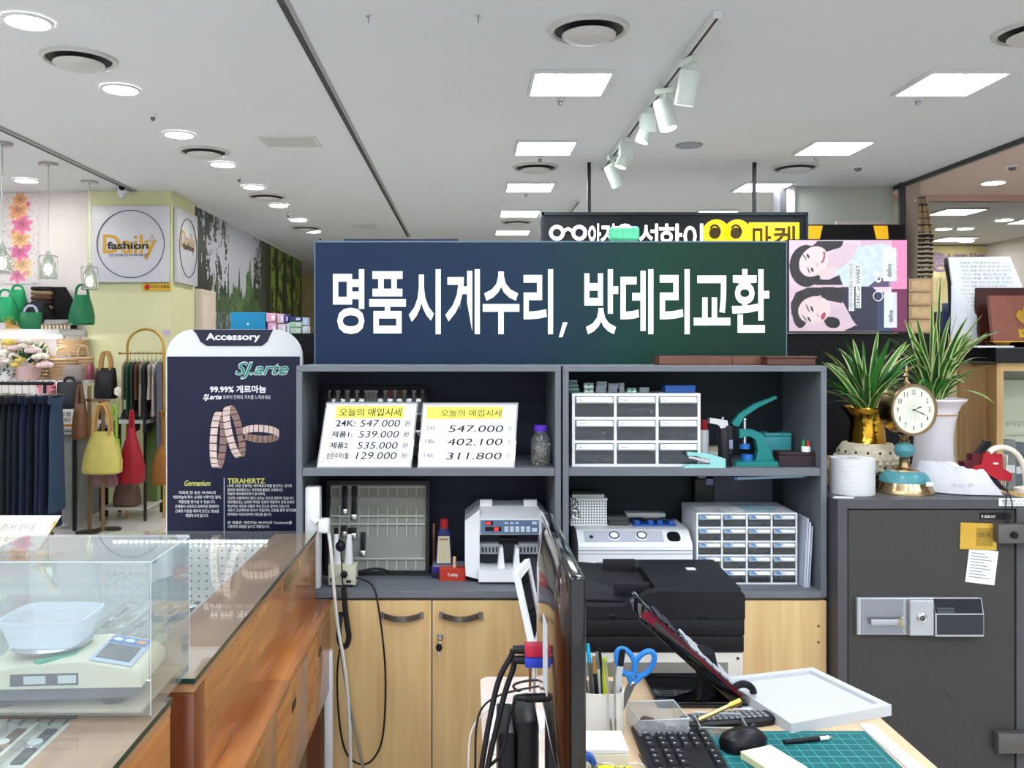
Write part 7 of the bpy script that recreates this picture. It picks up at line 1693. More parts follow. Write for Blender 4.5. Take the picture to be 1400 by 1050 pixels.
for i in range(110): y = -.245 + i * .005; m.box(-.014, -.014 + (.008 if i % 10 == 0 else .005 if i % 5 == 0 else .003), y, y + .0006, .0026, .0029)
m.build('scale_marks', INK, t, smooth=False)
t = thing('keyboard', 'black computer keyboard at the bottom of the photo before the monitor', 'keyboard', (.392, 1.515, DZ + .0001), R(-1)); KBM = mat('keyboard_black', '#17171a', .45)
m = MB(); m.side([(-.225, 0), (-.225, .012), (.222, .012), (.226, .006), (.226, 0)], -.072, .072).build('body', KBM, t)
kidx = 0
for j in range(6):
    for i in range(20):
        x = -.060 + j * .0212 + (.004 if j else 0); y = .205 - i * .0213 - (.008 if i > 3 else 0) - (.008 if i > 6 else 0)
        if y < -.215: continue
        if (i in (4, 5, 6) and j in (3, 4)) : continue
        o_ = MB().faces([(x, y - .0175, .012), (x + .0175, y - .0175, .012), (x + .0175, y, .012), (x, y, .012), (x + .002, y - .0155, .0185), (x + .0155, y - .0155, .0185), (x + .0155, y - .002, .0185), (x + .002, y - .002, .0185)], [(0, 1, 5, 4), (1, 2, 6, 5), (2, 3, 7, 6), (3, 0, 4, 7), (4, 5, 6, 7)])
        if kidx < 98:
            o_.mi(1).flat([(x + .005, y - .009, .0187), (x + .009, y - .009, .0187), (x + .009, y - .005, .0187), (x + .005, y - .005, .0187)], [(0, 1, 2, 3)])
            o_.build('key', [mat('key_black', '#222226', .4), mat('key_legend', '#b9babf', .5)], t, smooth=False)
        else: o_.bm.free()
        kidx += 1
MB().lathe([(.009, .0122), (0, .0126)], (-.058, .213, 0), 16).build('logo_badge', mat('badge_grey', '#7c7e82', .4), t)
t = thing('computer_mouse', 'black computer mouse on the cutting mat', 'mouse', dk(1016, 1022) + Vector((0, 0, .0035)), R(-60))
MB().loft([(0, 0, 0, .030, .050), (0, 0, .012, .032, .052), (0, -.004, .024, .026, .044), (0, -.008, .032, .014, .026), (0, -.008, .034, .004, .01)], 28, p=2.4).build('shell', BLACK, t); MB().lathe([(.006, 0), (.006, .005)], M=ROT('Y', 90) @ Matrix.Translation((-.030, .028, -.0025)), n=14).build('wheel', mat('dark_keys', '#3a3a40'), t)
t = thing('ballpoint_pen', 'black and white ballpoint pen lying on the cutting mat', 'pen', dk(1104, 1017) + Vector((0, 0, .008)), R(12))
MB().cyl((-.05, 0, 0), (.025, 0, 0), .0045, n=12).build('barrel', BLACK, t); MB().cyl((.025, 0, 0), (.045, 0, 0), .0046, .004, n=12).build('grip', W_WHITE, t); MB().cyl((.045, 0, 0), (.052, 0, 0), .0025, n=8).build('clicker', STEEL, t); MB().box(-.0, .04, -.001, .001, .0045, .006).build('clip', STEEL, t, smooth=False)
t = thing('note_pad', 'pale yellow note pad lying at the mat front beside the mouse', 'note pad', dk(1056, 1050) + Vector((0, 0, .0036)), R(22)); MB().box(-.035, .035, -.05, .045, 0, .014, .001, 1).build('pad', mat('pale_yellow_paper', '#f2efc0', .7, var=.03), t, smooth=False)
# ---------------------------------------------------------------- safe and the things on it
ZS = D(.4485); YSF = 2.6; XS0 = 1.095; XS1 = 1.665
t = thing('safe', 'large dark grey steel safe at the right with silver handle unit', 'safe', ((XS0 + XS1) / 2, YSF, 0)); o = t.location
SAFEM = mat('safe_grey_paint', '#434140', .5, var=.08, scale=90, bump=.12); SAFEF = mat('safe_frame_paint', '#515155', .45, var=.06, scale=60)
def s9(x, y, Yq=YSF): p = K9(x, y, Yq) - o; return p.x, p.z
MB().box(XS0 - o.x, XS1 - o.x, .03, .58, .03, ZS, .004).build('body', SAFEF, t, smooth=False)
xa, za = s9(160, 98); xb, _ = s9(778, 0)
m = MB(); m.box(XS0 - o.x, xa - .002, 0, .03, .03, ZS).box(xb + .002, XS1 - o.x, 0, .03, .03, ZS).box(xa - .002, xb + .002, 0, .03, za + .002, ZS).box(xa - .002, xb + .002, 0, .03, .03, .08); m.build('door_frame', SAFEF, t, smooth=False)
d = MB().box(xa + .0015, xb - .0015, .003, .029, .083, za - .0015, .002, 1).build('door', SAFEM, t, smooth=False)
for (x_, y_) in ((XS0 + .05, .06), (XS1 - .05, .06), (XS0 + .05, .5), (XS1 - .05, .5)): MB().lathe([(.025, 0), (.025, .03)], (x_ - o.x, y_, 0), 16).build('caster', BLACK, t)
SIL = mat('silver_casting', '#b9bdc4', .3, metal=.6, var=.06); 
x0, z1 = s9(195, 425, 2.585); x1, z0 = s9(652, 562, 2.585)
hb = MB().box(x0, x1, -.012, .003, z0, z1, .002, 1).build('handle_plate', SIL, d)
xm = s9(380, 0, 2.585)[0]; xn = s9(470, 0, 2.585)[0]
MB().box(xm, xn, -.026, -.012, z0 + .002, z1 - .004, .002, 1).build('lock_block', SIL, hb)
c = s9(428, 495, 2.58); MB().lathe([(.0145, 0), (.0145, .004), (.011, .006), (.008, .005)], M=FR(c[0], -.026, c[1]), n=28, cap=False).build('lock_ring', CHROME, hb); MB().lathe([(.009, 0), (.009, .005), (.0, .008)], M=FR(c[0], -.026, c[1]), n=24).build('key_cylinder', mat('gun_metal', '#5b5c60', .3, metal=.8), hb)
m = MB(); xk0 = s9(228, 0)[0]; xk1 = s9(358, 0)[0]; zk_ = s9(0, 503)[1]
m.box(xk0, xk1, -.030, -.022, zk_ - .009, zk_ + .009, .003).box(xk1 - .012, xk1, -.022, -.012, zk_ - .012, zk_ + .012, .002); m.build('lever', SIL, hb)
m = MB(); m.box(x0 + .012, xm - .012, -.0135, -.012, z0 + .004, z1 - .004).build('recess', mat('silver_dark', '#9297a0', .35, metal=.6), hb, smooth=False)
m = MB(); 
for i in range(3): m.tube([(xk1 - .022 + i * .004, -.031, zk_ - .0095), (xk1 - .022 + i * .004, -.032, zk_ + .0095), (xk1 - .022 + i * .004, -.021, zk_ + .0095), (xk1 - .022 + i * .004, -.021, zk_ - .0095)], .0012, 5, closed=True)
m.build('rubber_band', mat('tan_rubber', '#c9b77e', .6), hb)
zkt = s9(0, 474)[1]
MB().side([(-.012, z0), (-.026, z0), (-.026, zkt), (-.014, z1), (-.012, z1)], xn + .003, x1).build('keypad_housing', SIL, hb, smooth=False)
MB().box(xn + .008, x1 - .002, -.0272, -.026, z0 + .006, zkt - .002).build('cover', mat('slate_cover', '#33363c', .35), hb, smooth=False)
al = math.atan2(z1 - zkt, .012); Mk = Matrix.Translation((0, -.026, zkt)) @ Matrix.Rotation(al, 4, 'X'); LL = math.hypot(z1 - zkt, .012)
MB().box(xn + .004, x1 - .003, .002, LL - .002, .0002, .001, M=Mk).build('keypad_field', mat('black_keypad', '#1d2026', .35), hb, smooth=False)
for j in range(2):
    for i in range(6): MB().box(xn + .010 + i * .0085, xn + .0165 + i * .0085, .004 + j * .0085, .010 + j * .0085, .001, .0025, M=Mk).build('key', mat('key_grey', '#565b64', .4), hb, smooth=False)
x_, z_ = s9(646, 136); xe, ze = s9(760, 110)
m = MB().box(x_, xe, .0022, .003, z_, ze).build('maker_plate', BLACK, d, smooth=False); MB().text('BUMIL', x_ + .014, z_ + .005, FR(0, .0015, 0), w=.017, h=.008, off=.03, shear=.2).text('SAFE', x_ + .033, z_ + .005, FR(0, .0015, 0), w=.013, h=.008, off=.01).text('♛', x_ + .004, z_ + .005, FR(0, .0015, 0), w=.007, h=.009).build('lettering', mat('pale_gold_print', '#e8dccb', .5), m, smooth=False)
for (ya, yb) in ((155, 225), (926, 1000)):
    p = s9(716, yb, 2.57); q = s9(840, ya, 2.57); hg = MB().box(p[0], q[0], -.028, .003, p[1], q[1], .003).build('hinge', mat('hinge_grey', '#5f5d5a', .4, metal=.3), t)
pts = [s9(488, 745), s9(515, 768), s9(540, 800), s9(555, 828)]
m = MB(); m.prism([(pts[0][0], pts[0][1]), (pts[1][0], pts[1][1] - .002), (pts[2][0] - .001, pts[2][1]), (pts[3][0], pts[3][1]), (pts[2][0] + .003, pts[2][1] + .002), (pts[1][0] + .003, pts[1][1] + .002)], .0024, .003).build('scratch', mat('dark_scratch', '#37332c', .6), d, smooth=False)
# magnets, slips and tags on the safe
g9 = CR(1100, 660, 2.6923)
p = g9(641, 198, 2.598); t = thing('gold_card', 'gold embossed card stuck on the safe door', 'card', p); k = 2.598 / F / 2.6923
MB().box(-68 * k, 68 * k, 0, .004, -49 * k, 49 * k, .001, 1, M=ROT('Y', 2)).build('card', mat('gold_foil', '#d6ad42', .35, metal=.5, var=.15, scale=20), t); MB().box(-8 * k, 52 * k, -.001, 0, -34 * k, 32 * k, M=ROT('Y', 2)).build('inset', mat('gold_dark', '#a8892f', .4, metal=.4), t, smooth=False); MB().text('보증금융', -2 * k, -2 * k, FR(0, -.0015, 0), w=44 * k, h=18 * k).build('lettering', mat('brown_ink', '#4b3b12'), t, smooth=False)
p = g9(653, 312, 2.60); t = thing('receipt', 'white printed receipt hanging below the gold card on the safe', 'receipt', p + Vector((0, .001, 0)))
MB().box(-54 * k, 54 * k, 0, .001, -60 * k, 66 * k, M=ROT('Y', 7)).build('slip', PAPER, t, smooth=False); m = MB()
for i in range(9): m.box(-44 * k, (10 + 28 * ((i * 7) % 3)) * k / 2, -.0006, -.0002, (48 - i * 11) * k, (51 - i * 11) * k, M=ROT('Y', 7))
m.build('printed_lines', GREYINK, t, smooth=False)
p = g9(770, 192, 2.57); o_ = MB().lathe([(.0105, 0), (.0105, .006), (.009, .008), (0, .008)], M=FR(0, 0, 0), n=28).build('round_tag', BLACK, loc=p + Vector((0, -.0005, 0))); tag(o_, 'round black security tag on the upper safe hinge', 'tag')
p = g9(765, 71, 2.599); t = thing('number_sticker', 'white numbered sticker at the top right corner of the safe', 'sticker', p); MB().box(-50 * k, 60 * k, -.0005, .0005, -15 * k, 14 * k).build('label', PAPER, t, smooth=False); MB().text('출납함 2-1', -40 * k, 0, FR(0, -.001, 0), w=80 * k, h=8 * k).text('열쇠번호 0414', -36 * k, -10 * k, FR(0, -.001, 0), w=70 * k, h=6 * k).build('lettering', INK, t, smooth=False)
cable('tag_lead', 'thin black lead hanging over the safe edge to the tag', [K8(905, 905, 2.66), K8(908, 960, 2.60), K8(905, 985, 2.588), g9(738, 110, 2.585), g9(740, 150, 2.585), g9(755, 145, 2.585), g9(768, 100, 2.588), g9(758, 50, 2.588), g9(742, 20, 2.60), K8(915, 920, 2.66)], .0016, BCB)

# tissue roll
k = 2.72 / F / 3.28
t = thing('gauze_roll', 'white paper roll standing on the safe left of the clock', 'roll', (K8(214, 0, 2.72).x, 2.72, ZS))
m = MB(); rr0 = 94 * k
for i in range(9): m.lathe([(rr0, .0165 * k * 1000 * 0 + i * 17.6 * k), (rr0 * 1.01, (i + .5) * 17.6 * k), (rr0, (i + 1) * 17.6 * k)], n=36, cap=(i in (0, 8)))
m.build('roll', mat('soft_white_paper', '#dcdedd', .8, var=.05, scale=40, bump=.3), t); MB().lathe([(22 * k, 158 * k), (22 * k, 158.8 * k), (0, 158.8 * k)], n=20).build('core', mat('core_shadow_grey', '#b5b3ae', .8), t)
o_ = MB().slab([(-.03, -.012), (.03, -.016), (.045, .01), (-.01, .02)], 0, .0012).build('paper_scrap', PAPER, loc=(K8(160, 0, 2.64).x, 2.635, ZS)); tag(o_, 'torn white paper scrap at the safe edge below the roll', 'paper')
for i in range(2):
    t = thing('kraft_carton', ('lower' if i == 0 else 'upper') + ' kraft carton between shelving unit and gold vase', 'box', (K8(122, 0, 2.86).x, 2.87, ZS + i * .046)); MB().box(-.022, .026, 0, .06, 0, .0455, .002).build('carton', mat('kraft', '#b5946f'), t, smooth=False); MB().box(-.018, .022, -.001, 0, .008, .034).build('label', mat('tan_label', '#c9ad84', .6), t, smooth=False)
# gold vase
GOLDV = mat('polished_gold', '#d9a93a', .12, metal=1, var=.2, scale=30, bump=.25); k = 2.9 / F / 3.28
CE = mat('cream_ceramic', '#d9d0b6', .45, var=.3, scale=60, bump=.9)
t = thing('gold_vase', 'vase with polished gold neck and cream lattice belly holding a plant', 'vase', (K8(280, 0, 2.9).x, 2.9, ZS)); kv = k; yv = lambda y: (923 - y) * kv
MB().lathe([(0, 0), (86 * k, 0), (88 * k, yv(905)), (74 * k, yv(888)), (90 * k, yv(872))], n=36, cap=False).build('foot', mat('dark_bronze', '#4a4038'), t)
MB().lathe([(90 * k, yv(872)), (118 * k, yv(850)), (131 * k, yv(805)), (126 * k, yv(770)), (104 * k, yv(738)), (80 * k, yv(735))], n=48, cap=False).build('belly', CE, t)
m = MB()
for j, (y_, r_, n_) in enumerate(((772, 126, 16), (835, 122, 16))):
    for i in range(n_):
        a = 2 * PI * (i + .5 * j) / n_; m.ell((r_ * k * math.cos(a), r_ * k * math.sin(a), yv(y_)), 5.5 * k, 5.5 * k, 6.5 * k, 8)
m.build('lattice_hole', BLACK, t)
m = MB()
for j, y_ in enumerate((800, 820, 850)):
    for i in range(26): a = 2 * PI * (i + .5 * j) / 26; r_ = (131, 129, 119)[j] * k; m.ell((r_ * math.cos(a), r_ * math.sin(a), yv(y_)), 10 * k, 10 * k, 9 * k, 6)
m.build('lattice_knob', CE, t)
MB().lathe([(86 * k, yv(740)), (78 * k, yv(728)), (76 * k, yv(690)), (70 * k, yv(650)), (78 * k, yv(620)), (98 * k, yv(594)), (110 * k, yv(582)), (108 * k, yv(576)), (96 * k, yv(582)), (70 * k, yv(620)), (0, yv(620))], n=40, cap=False).build('neck', GOLDV, t)
# white pot
k = 2.98 / F / 3.28; t = thing('white_pot', 'tall white glazed pot with flared rim behind the clock', 'plant pot', (K8(578, 0, 2.98).x, 2.98, ZS)); kw_ = k; yv2 = lambda y: (905 - y) * kw_
MB().lathe([(0, 0), (86 * k, 0), (88 * k, yv2(850)), (80 * k, yv2(780)), (80 * k, yv2(700)), (88 * k, yv2(640)), (96 * k, yv2(612)), (98 * k, yv2(606)), (97 * k, yv2(600)), (112 * k, yv2(565)), (134 * k, yv2(545)), (134 * k, yv2(537)), (120 * k, yv2(545)), (84 * k, yv2(600)), (0, yv2(600))], n=44, cap=False).build('glazed_body', mat('white_glaze', '#e6e1e6', .2, var=.03), t)
MB().lathe([(98.6 * k, yv2(611)), (99 * k, yv2(608)), (98.4 * k, yv2(604))], n=44, cap=False).build('tan_line', mat('tan_glaze', '#b98d62', .3), t)
def spider(x, Y, zb, n, seed, spread, hmin, hmax, label, aim=None):
    rnd = random.Random(seed); t = thing('potted_grass_plant', label, 'plant', (x, Y, zb)); m = MB()
    for i in range(n):
        a = rnd.uniform(0, 2 * PI) if not aim or i >= len(aim) else None
        L_ = rnd.uniform(hmin, hmax); w_ = rnd.uniform(.0095, .0155)
        if a is None:
            dx, top = aim[i]; a = 0 if dx > 0 else PI; a += rnd.uniform(-.3, .3); sp = abs(dx); L_ = top
        else: sp = spread * rnd.uniform(.15, 1) ** .8
        b0 = Vector((.02 * math.cos(a) * rnd.random(), .02 * math.sin(a) * rnd.random(), -.02)); dirv = Vector((math.cos(a), math.sin(a) * .75, 0)); sd = Vector((-math.sin(a), math.cos(a), 0))
        tw = rnd.uniform(-1.2, 1.2); droop = rnd.uniform(.1, .75) * sp
        N_ = 9; rows_ = []
        for q in range(N_ + 1):
            s = q / N_; c = b0 + dirv * sp * s ** 1.6 + Vector((0, 0, L_ * s - droop * s ** 3.2)); ww = w_ * (math.sin(PI * min(1, .22 + s * .78)) ** .55 if s < 1 else 0.02)
            sv = (sd * math.cos(tw) + Vector((math.cos(a), math.sin(a), 0)) * math.sin(tw)); up = Vector((0, 0, 1)).cross(sv) * ww * .35
            rows_.append([c - sv * ww, c - sv * ww * .62 + up * .0, c + up * .5, c + sv * ww * .62, c + sv * ww])
        vari = rnd.random() < .75
        for ci in range(4):
            m.k = (1 if ci in (0, 3) and vari else (0 if i % 3 else 2))
            V = []; Fs = []
            for q in range(N_ + 1): V += [rows_[q][ci], rows_[q][ci + 1]]
            for q in range(N_): Fs.append((2 * q, 2 * q + 1, 2 * q + 3, 2 * q + 2))
            m.flat(V, Fs)
    m.build('leaves', [mat('blade_green', '#3a7a30', .4, var=.25, scale=20), mat('blade_cream', '#cdd68f', .45), mat('blade_dark', '#24552a', .4, var=.2, scale=20)], t); return t
k = 2.9 / F
spider(K8(280, 0, 2.9).x, 2.9, ZS + yv(600), 66, 4, .19, .12, .30, 'striped green grass-leaved plant growing from the gold vase', [(-.20, .235), (-.19, .19), (-.215, .21), (-.14, .28), (-.10, .30), (.03, .31), (-.05, .28), (.10, .28), (.14, .25), (.02, .25), (-.17, .17), (.16, .22)])
k = 2.98 / F / 3.28
spider(K8(578, 0, 2.98).x, 2.98, ZS + yv2(560), 64, 11, .22, .17, .36, 'taller striped green grass-leaved plant growing from the white pot', [(.02, .46), (.0, .38), (.22, .36), (.25, .39), (.20, .15), (-.20, .38), (-.14, .36), (-.10, .35), (.05, .34), (.16, .30), (.12, .36), (-.05, .33)])
# clock
k = 2.74 / F / 3.28; t = thing('mantel_clock', 'antique brass pedestal clock with turquoise enamel ball and foot on the safe', 'clock', (K8(447, 0, 2.74).x, 2.74, ZS)); yc = lambda y: (974 - y) * k; BR2 = mat('antique_brass', '#b39a76', .22, metal=1, var=.2, scale=12); TQ = mat('turquoise_enamel', '#4f8f98', .2, var=.3, scale=25)
MB().lathe([(0, 0), (124 * k, 0), (124 * k, yc(966)), (116 * k, yc(950)), (106 * k, yc(925)), (0, yc(925))], n=44, cap=False).build('foot', BR2, t)
MB().lathe([(106 * k, yc(926)), (102 * k, yc(905)), (84 * k, yc(884)), (50 * k, yc(876))], n=44, cap=False).build('enamel_dome', TQ, t)
m = MB(); m.lathe([(56 * k, yc(880)), (54 * k, yc(872)), (30 * k, yc(862)), (20 * k, yc(840)), (24 * k, yc(826)), (18 * k, yc(818))], n=32, cap=False)
for i in range(28): a = 2 * PI * i / 28; m.ell((54 * k * math.cos(a), 54 * k * math.sin(a), yc(878)), 5 * k, 5 * k, 5 * k, 6)
m.build('beaded_collar', BR2, t)
MB().lathe([(16 * k, yc(820)), (34 * k, yc(810)), (43 * k, yc(787)), (36 * k, yc(762)), (16 * k, yc(752))], n=36, cap=False).build('enamel_ball', TQ, t)
MB().lathe([(18 * k, yc(752)), (22 * k, yc(744)), (13 * k, yc(736)), (20 * k, yc(722)), (28 * k, yc(716)), (0, yc(714))], n=28, cap=False).build('stem', BR2, t)
cz = yc(603); Rf = 112 * k; rz_ = Matrix.Translation((10 * k, 0, cz)) @ Matrix.Rotation(R(10), 4, 'Z') @ Matrix.Rotation(R(90), 4, 'X')
MB().lathe([(0, -.034), (Rf * .9, -.034), (Rf, -.028), (Rf, .026), (Rf * 1.03, .03), (Rf * 1.02, .038), (Rf * .93, .038), (Rf * .92, .033)], n=56, M=rz_, cap=False).build('drum', BR2, t)
fc = MB().lathe([(Rf * .925, .033), (0, .033)], n=48, M=rz_, cap=False).build('dial', mat('ivory_dial', '#e9eddc', .45, var=.03), t)
m = MB()
for i in range(12):
    a = PI / 2 - (i + 1) * PI / 6; s_ = str(i + 1); hh = Rf * .2; w_ = hh * (.42 if len(s_) == 1 else .8); w_ = w_ * .5 if s_ == '1' else w_
    m.text(s_, Rf * .70 * math.cos(a) - w_ / 2, Rf * .70 * math.sin(a) - hh / 2, rz_ @ Matrix.Translation((0, 0, .0336)), w=w_, h=hh, off=.012)
for i in range(60):
    a = i * PI / 30; r0 = Rf * .86; m.lathe([(.0006, 0), (0, .0001)], M=rz_ @ Matrix.Translation((r0 * math.cos(a), r0 * math.sin(a), .0336)), n=5, cap=False)
m.build('numeral', INK, fc, smooth=False)
m = MB(); 
for i in range(12):
    a = i * PI / 6; m.tube([rz_ @ Vector((Rf * (.12 + .3 * math.sin(q * PI / 6)) * math.cos(a + q * .06), Rf * (.12 + .3 * math.sin(q * PI / 6)) * math.sin(a + q * .06), .0334)) for q in range(7)], .0004, 4)
m.build('rosette', mat('sage_print', '#b3bca4', .6), fc)
def hand(deg, L_, w_, n_):
    a = R(90 - deg); mm = rz_ @ Matrix.Rotation(a, 4, 'Z') @ Matrix.Translation((0, 0, .0345)); MB().slab([(-L_ * .2, -w_ * .5), (L_ * .45, -w_), (L_ * .62, -w_ * 2), (L_ * .75, -w_ * .6), (L_, 0), (L_ * .75, w_ * .6), (L_ * .62, w_ * 2), (L_ * .45, w_), (-L_ * .2, w_ * .5)], 0, .0006, M=mm).build(n_, INK, fc, smooth=False)
hand(70, Rf * .46, .0012, 'hour_hand'); hand(112, Rf * .68, .0008, 'minute_hand')
MB().lathe([(.003, .034), (.003, .037), (0, .037)], M=rz_, n=12).build('hub', INK, fc)
MB().lathe([(16 * k, cz + Rf - .001), (18 * k, cz + Rf + .004), (10 * k, cz + Rf + .008), (7 * k, yc(460)), (13 * k, yc(452)), (5 * k, yc(440)), (9 * k, yc(432)), (4 * k, yc(420)), (1 * k, yc(404))], (10 * k, 0, 0), n=20).build('finial', BR2, t)
MB().box(20 * k, 52 * k, -.0895 * 1.0, -.088, yc(930), yc(912), M=ROT('Z', 6)).build('sticker', PAPER, t, smooth=False)
# white plastic packet
t = thing('plastic_packet', 'crumpled white plastic packet lying on the safe right of the clock', 'packet', (K8(655, 0, 2.72).x, 2.735, ZS)); k = 2.72 / F / 3.28
m = MB(); V = []; NU, NV = 26, 12
def pk(u, v, s):
    x = -150 * k + 335 * k * u; y = -.06 + .12 * v - .02 * u * s + .09 * max(0, 1 - u * 1.6) ** 1.5; e = max(0, min(1, min(u, 1 - u) * 6)) ** .5 * max(0, min(1, min(v, 1 - v) * 4)) ** .5
    h = 118 * k * (1 - .55 * max(0, u - .45)) * e * (1 + .22 * n2(u * 6, v * 5, 2) + .1 * n2(u * 14, v * 12, 5))
    return Vector((x, y, .002 + max(.001, h) if s else .001))
m.grid(NU, NV, lambda u, v: pk(u, v, 1)); m.grid(NU, NV, lambda u, v: pk(u, v, 0))
m.slab([(165 * k, -.07), (190 * k, -.05), (150 * k, .05), (140 * k, -.02)], .003, .006); m.build('packet', mat('white_film', '#d3d3d9', .35, var=.04), t)
MB().text('국산 면', -40 * k, 35 * k, Matrix.Translation((0, -.066, 0)) @ FR(0, 0, 0), w=100 * k, h=20 * k).build('lettering', mat('faint_grey_print', '#b9babf', .6), t, smooth=False)
# red tape dispenser and hose
t = thing('tape_dispenser', 'red hand tape dispenser with black handle on the safe', 'tape dispenser', (K8(800, 0, 2.8).x, 2.80, ZS)); k = 2.8 / F / 3.28; zz = lambda y: (943 - y) * k; xx = lambda x: (x - 800) * k; REDP = mat('red_plastic', '#bb2030', .3, var=.08)
MB().prism([(xx(a), zz(b)) for a, b in ((740, 850), (742, 838), (775, 830), (785, 785), (800, 778), (868, 785), (870, 845), (912, 872), (908, 905), (850, 900), (800, 870), (770, 862))], -.022, .022).build('body', REDP, t, ang=25)
MB().prism([(xx(a), zz(b)) for a, b in ((702, 820), (705, 850), (745, 850), (780, 822), (784, 782), (740, 785), (738, 815))], -.016, .016).build('roll_guard', mat('dark_red_plastic', '#5d1922', .35), t)
MB().prism([(xx(a), zz(b)) for a, b in ((768, 782), (800, 740), (806, 727), (830, 730), (828, 745), (800, 780))], -.010, .010).build('handle', BLACK, t)
MB().prism([(xx(a), zz(b)) for a, b in ((820, 900), (850, 898), (893, 950), (890, 943), (880, 943), (860, 943))], -.016, .016).build('foot', BLACK, t); MB().box(xx(828), xx(850), -.0226, -.022, zz(830), zz(822)).build('label', PAPER, t, smooth=False)
for i in range(3): o_ = MB().box(-.0015, .0015, -.03, .03, 0, .09 + i * .006, M=ROT('Y', 2 * i)).build('paper_slip', PAPER if i != 1 else mat('tan_label', '#c9ad84'), loc=(K8(876 + i * 8, 0, 2.86).x, 2.88, ZS)); tag(o_, ('left', 'middle tan', 'right')[i] + ' upright paper slip behind the red tape dispenser', 'paper', 'upright slips behind the dispenser')
XW = 1.70
t = thing('curved_hose', 'cream curved flexible hose rising at the right edge', 'hose', (K8(975, 0, 2.76).x, 2.74, ZS)); 
MB().tube([K8(828, 782, 2.74) - t.location, K8(850, 764, 2.74) - t.location, K8(890, 757, 2.74) - t.location, K8(940, 775, 2.74) - t.location, K8(975, 820, 2.74) - t.location, K8(990, 880, 2.74) - t.location, Vector((K8(995, 0, 2.74).x - t.location.x, 0, .01))], .0085, 12, smooth=2).build('arm', mat('cream_rubber', '#e3dccb', .5), t); MB().lathe([(.035, 0), (.035, .012), (.012, .018), (0, .018)], (K8(995, 0, 2.74).x - t.location.x, 0, 0), 24).build('base', mat('cream_rubber', '#e3dccb'), t)

# ---------------------------------------------------------------- wooden cabinet with black top behind the safe
YWF = 3.22; YWB = 3.48
WD = wood('figured_wood', '#8a6236', '#b58c56', .4, 'z', 2.2, dist=8); WF = wood('pale_wood_frame', '#b8935c', '#cfae78', .45, 'z', 6)
xa = SX(1362, YWF); xb = 2.6; zT = SZ(496, YWF)
t = thing('wooden_cabinet', 'open wooden display cabinet with black top behind the safe', 'cabinet', ((xa + xb) / 2, YWF, 0)); o = t.location
MB().box(xa - o.x, xa + .02 - o.x, 0.0, YWB - YWF, 0, zT).build('side_panel', WD, t, smooth=False); MB().box(xb - .02 - o.x, xb - o.x, 0, YWB - YWF, 0, zT).build('side_panel', WD, t, smooth=False)
MB().box(xa + .021 - o.x, xb - .021 - o.x, YWB - YWF - .02, YWB - YWF, 0, zT).build('back_panel', mat('pale_sage_board', '#b8bfa9', .6), t, smooth=False)
zs_ = SZ(672, YWF); MB().box(xa + .021 - o.x, xb - .021 - o.x, 0.002, YWB - YWF - .021, zs_ - .02, zs_).build('shelf_board', WF, t, smooth=False); MB().box(xa - .002 - o.x, xa + .022 - o.x, -.008, -.0005, 0, zT).build('face_frame', WF, t, smooth=False)
MB().box(xa + .0225 - o.x, xb - o.x, -.008, -.0005, zT - .03, zT).build('face_rail', WF, t, smooth=False)
zTT = SZ(475, YWF); MB().box(xa - .02 - o.x, xb + .02 - o.x, -.03, YWB - YWF + .02, zT + .0005, zTT, .003, 1).build('black_top', mat('black_stone_top', '#17181b', .25), t, smooth=False)
t = thing('notice_sheet', 'pale green lettered certificate sheet inside the wooden cabinet', 'paper', (SX(1384, 3.4), 3.43, zs_ + .0)); MB().box(-.02, .16, 0, .003, 0.0, zT - zs_ - .07).build('sheet', mat('pale_sage_paper', '#c9d3bb', .6, var=.06), t, smooth=False); m = MB()
m.text('보석감정사', -.01, .22, FR(0, -.001, 0), w=.11, h=.022); 
for i in range(4): m.text('자격을 증명함', -.005 + .005 * i, .18 - i * .03, FR(0, -.001, 0), w=.09, h=.009)
m.build('lettering', GREYINK, t, smooth=False)
for i, (x_, h_, c) in enumerate(((1381, .185, '#7d817f'), (1397, .175, '#5d666b'))):
    t = thing('grey_canister', ('left lighter', 'right darker')[i] + ' grey boxed bottle on the cabinet shelf', 'box', (SX(x_, 3.25), 3.27, zs_ )); MB().box(-.024, .022, -.02, .025, 0, h_, .002).build('carton', mat('can' + c[1:], c, .45, var=.08), t, smooth=False); MB().box(-.02, .018, -.0205, -.02, h_ * .35, h_ * .5).build('label', mat('pale_field', '#d3d5d6'), t, smooth=False); MB().box(-.0245, .0225, -.0208, .0255, h_ * .74, h_ * .75).build('lid_line', mat('dark_label', '#4a4d58'), t, smooth=False)
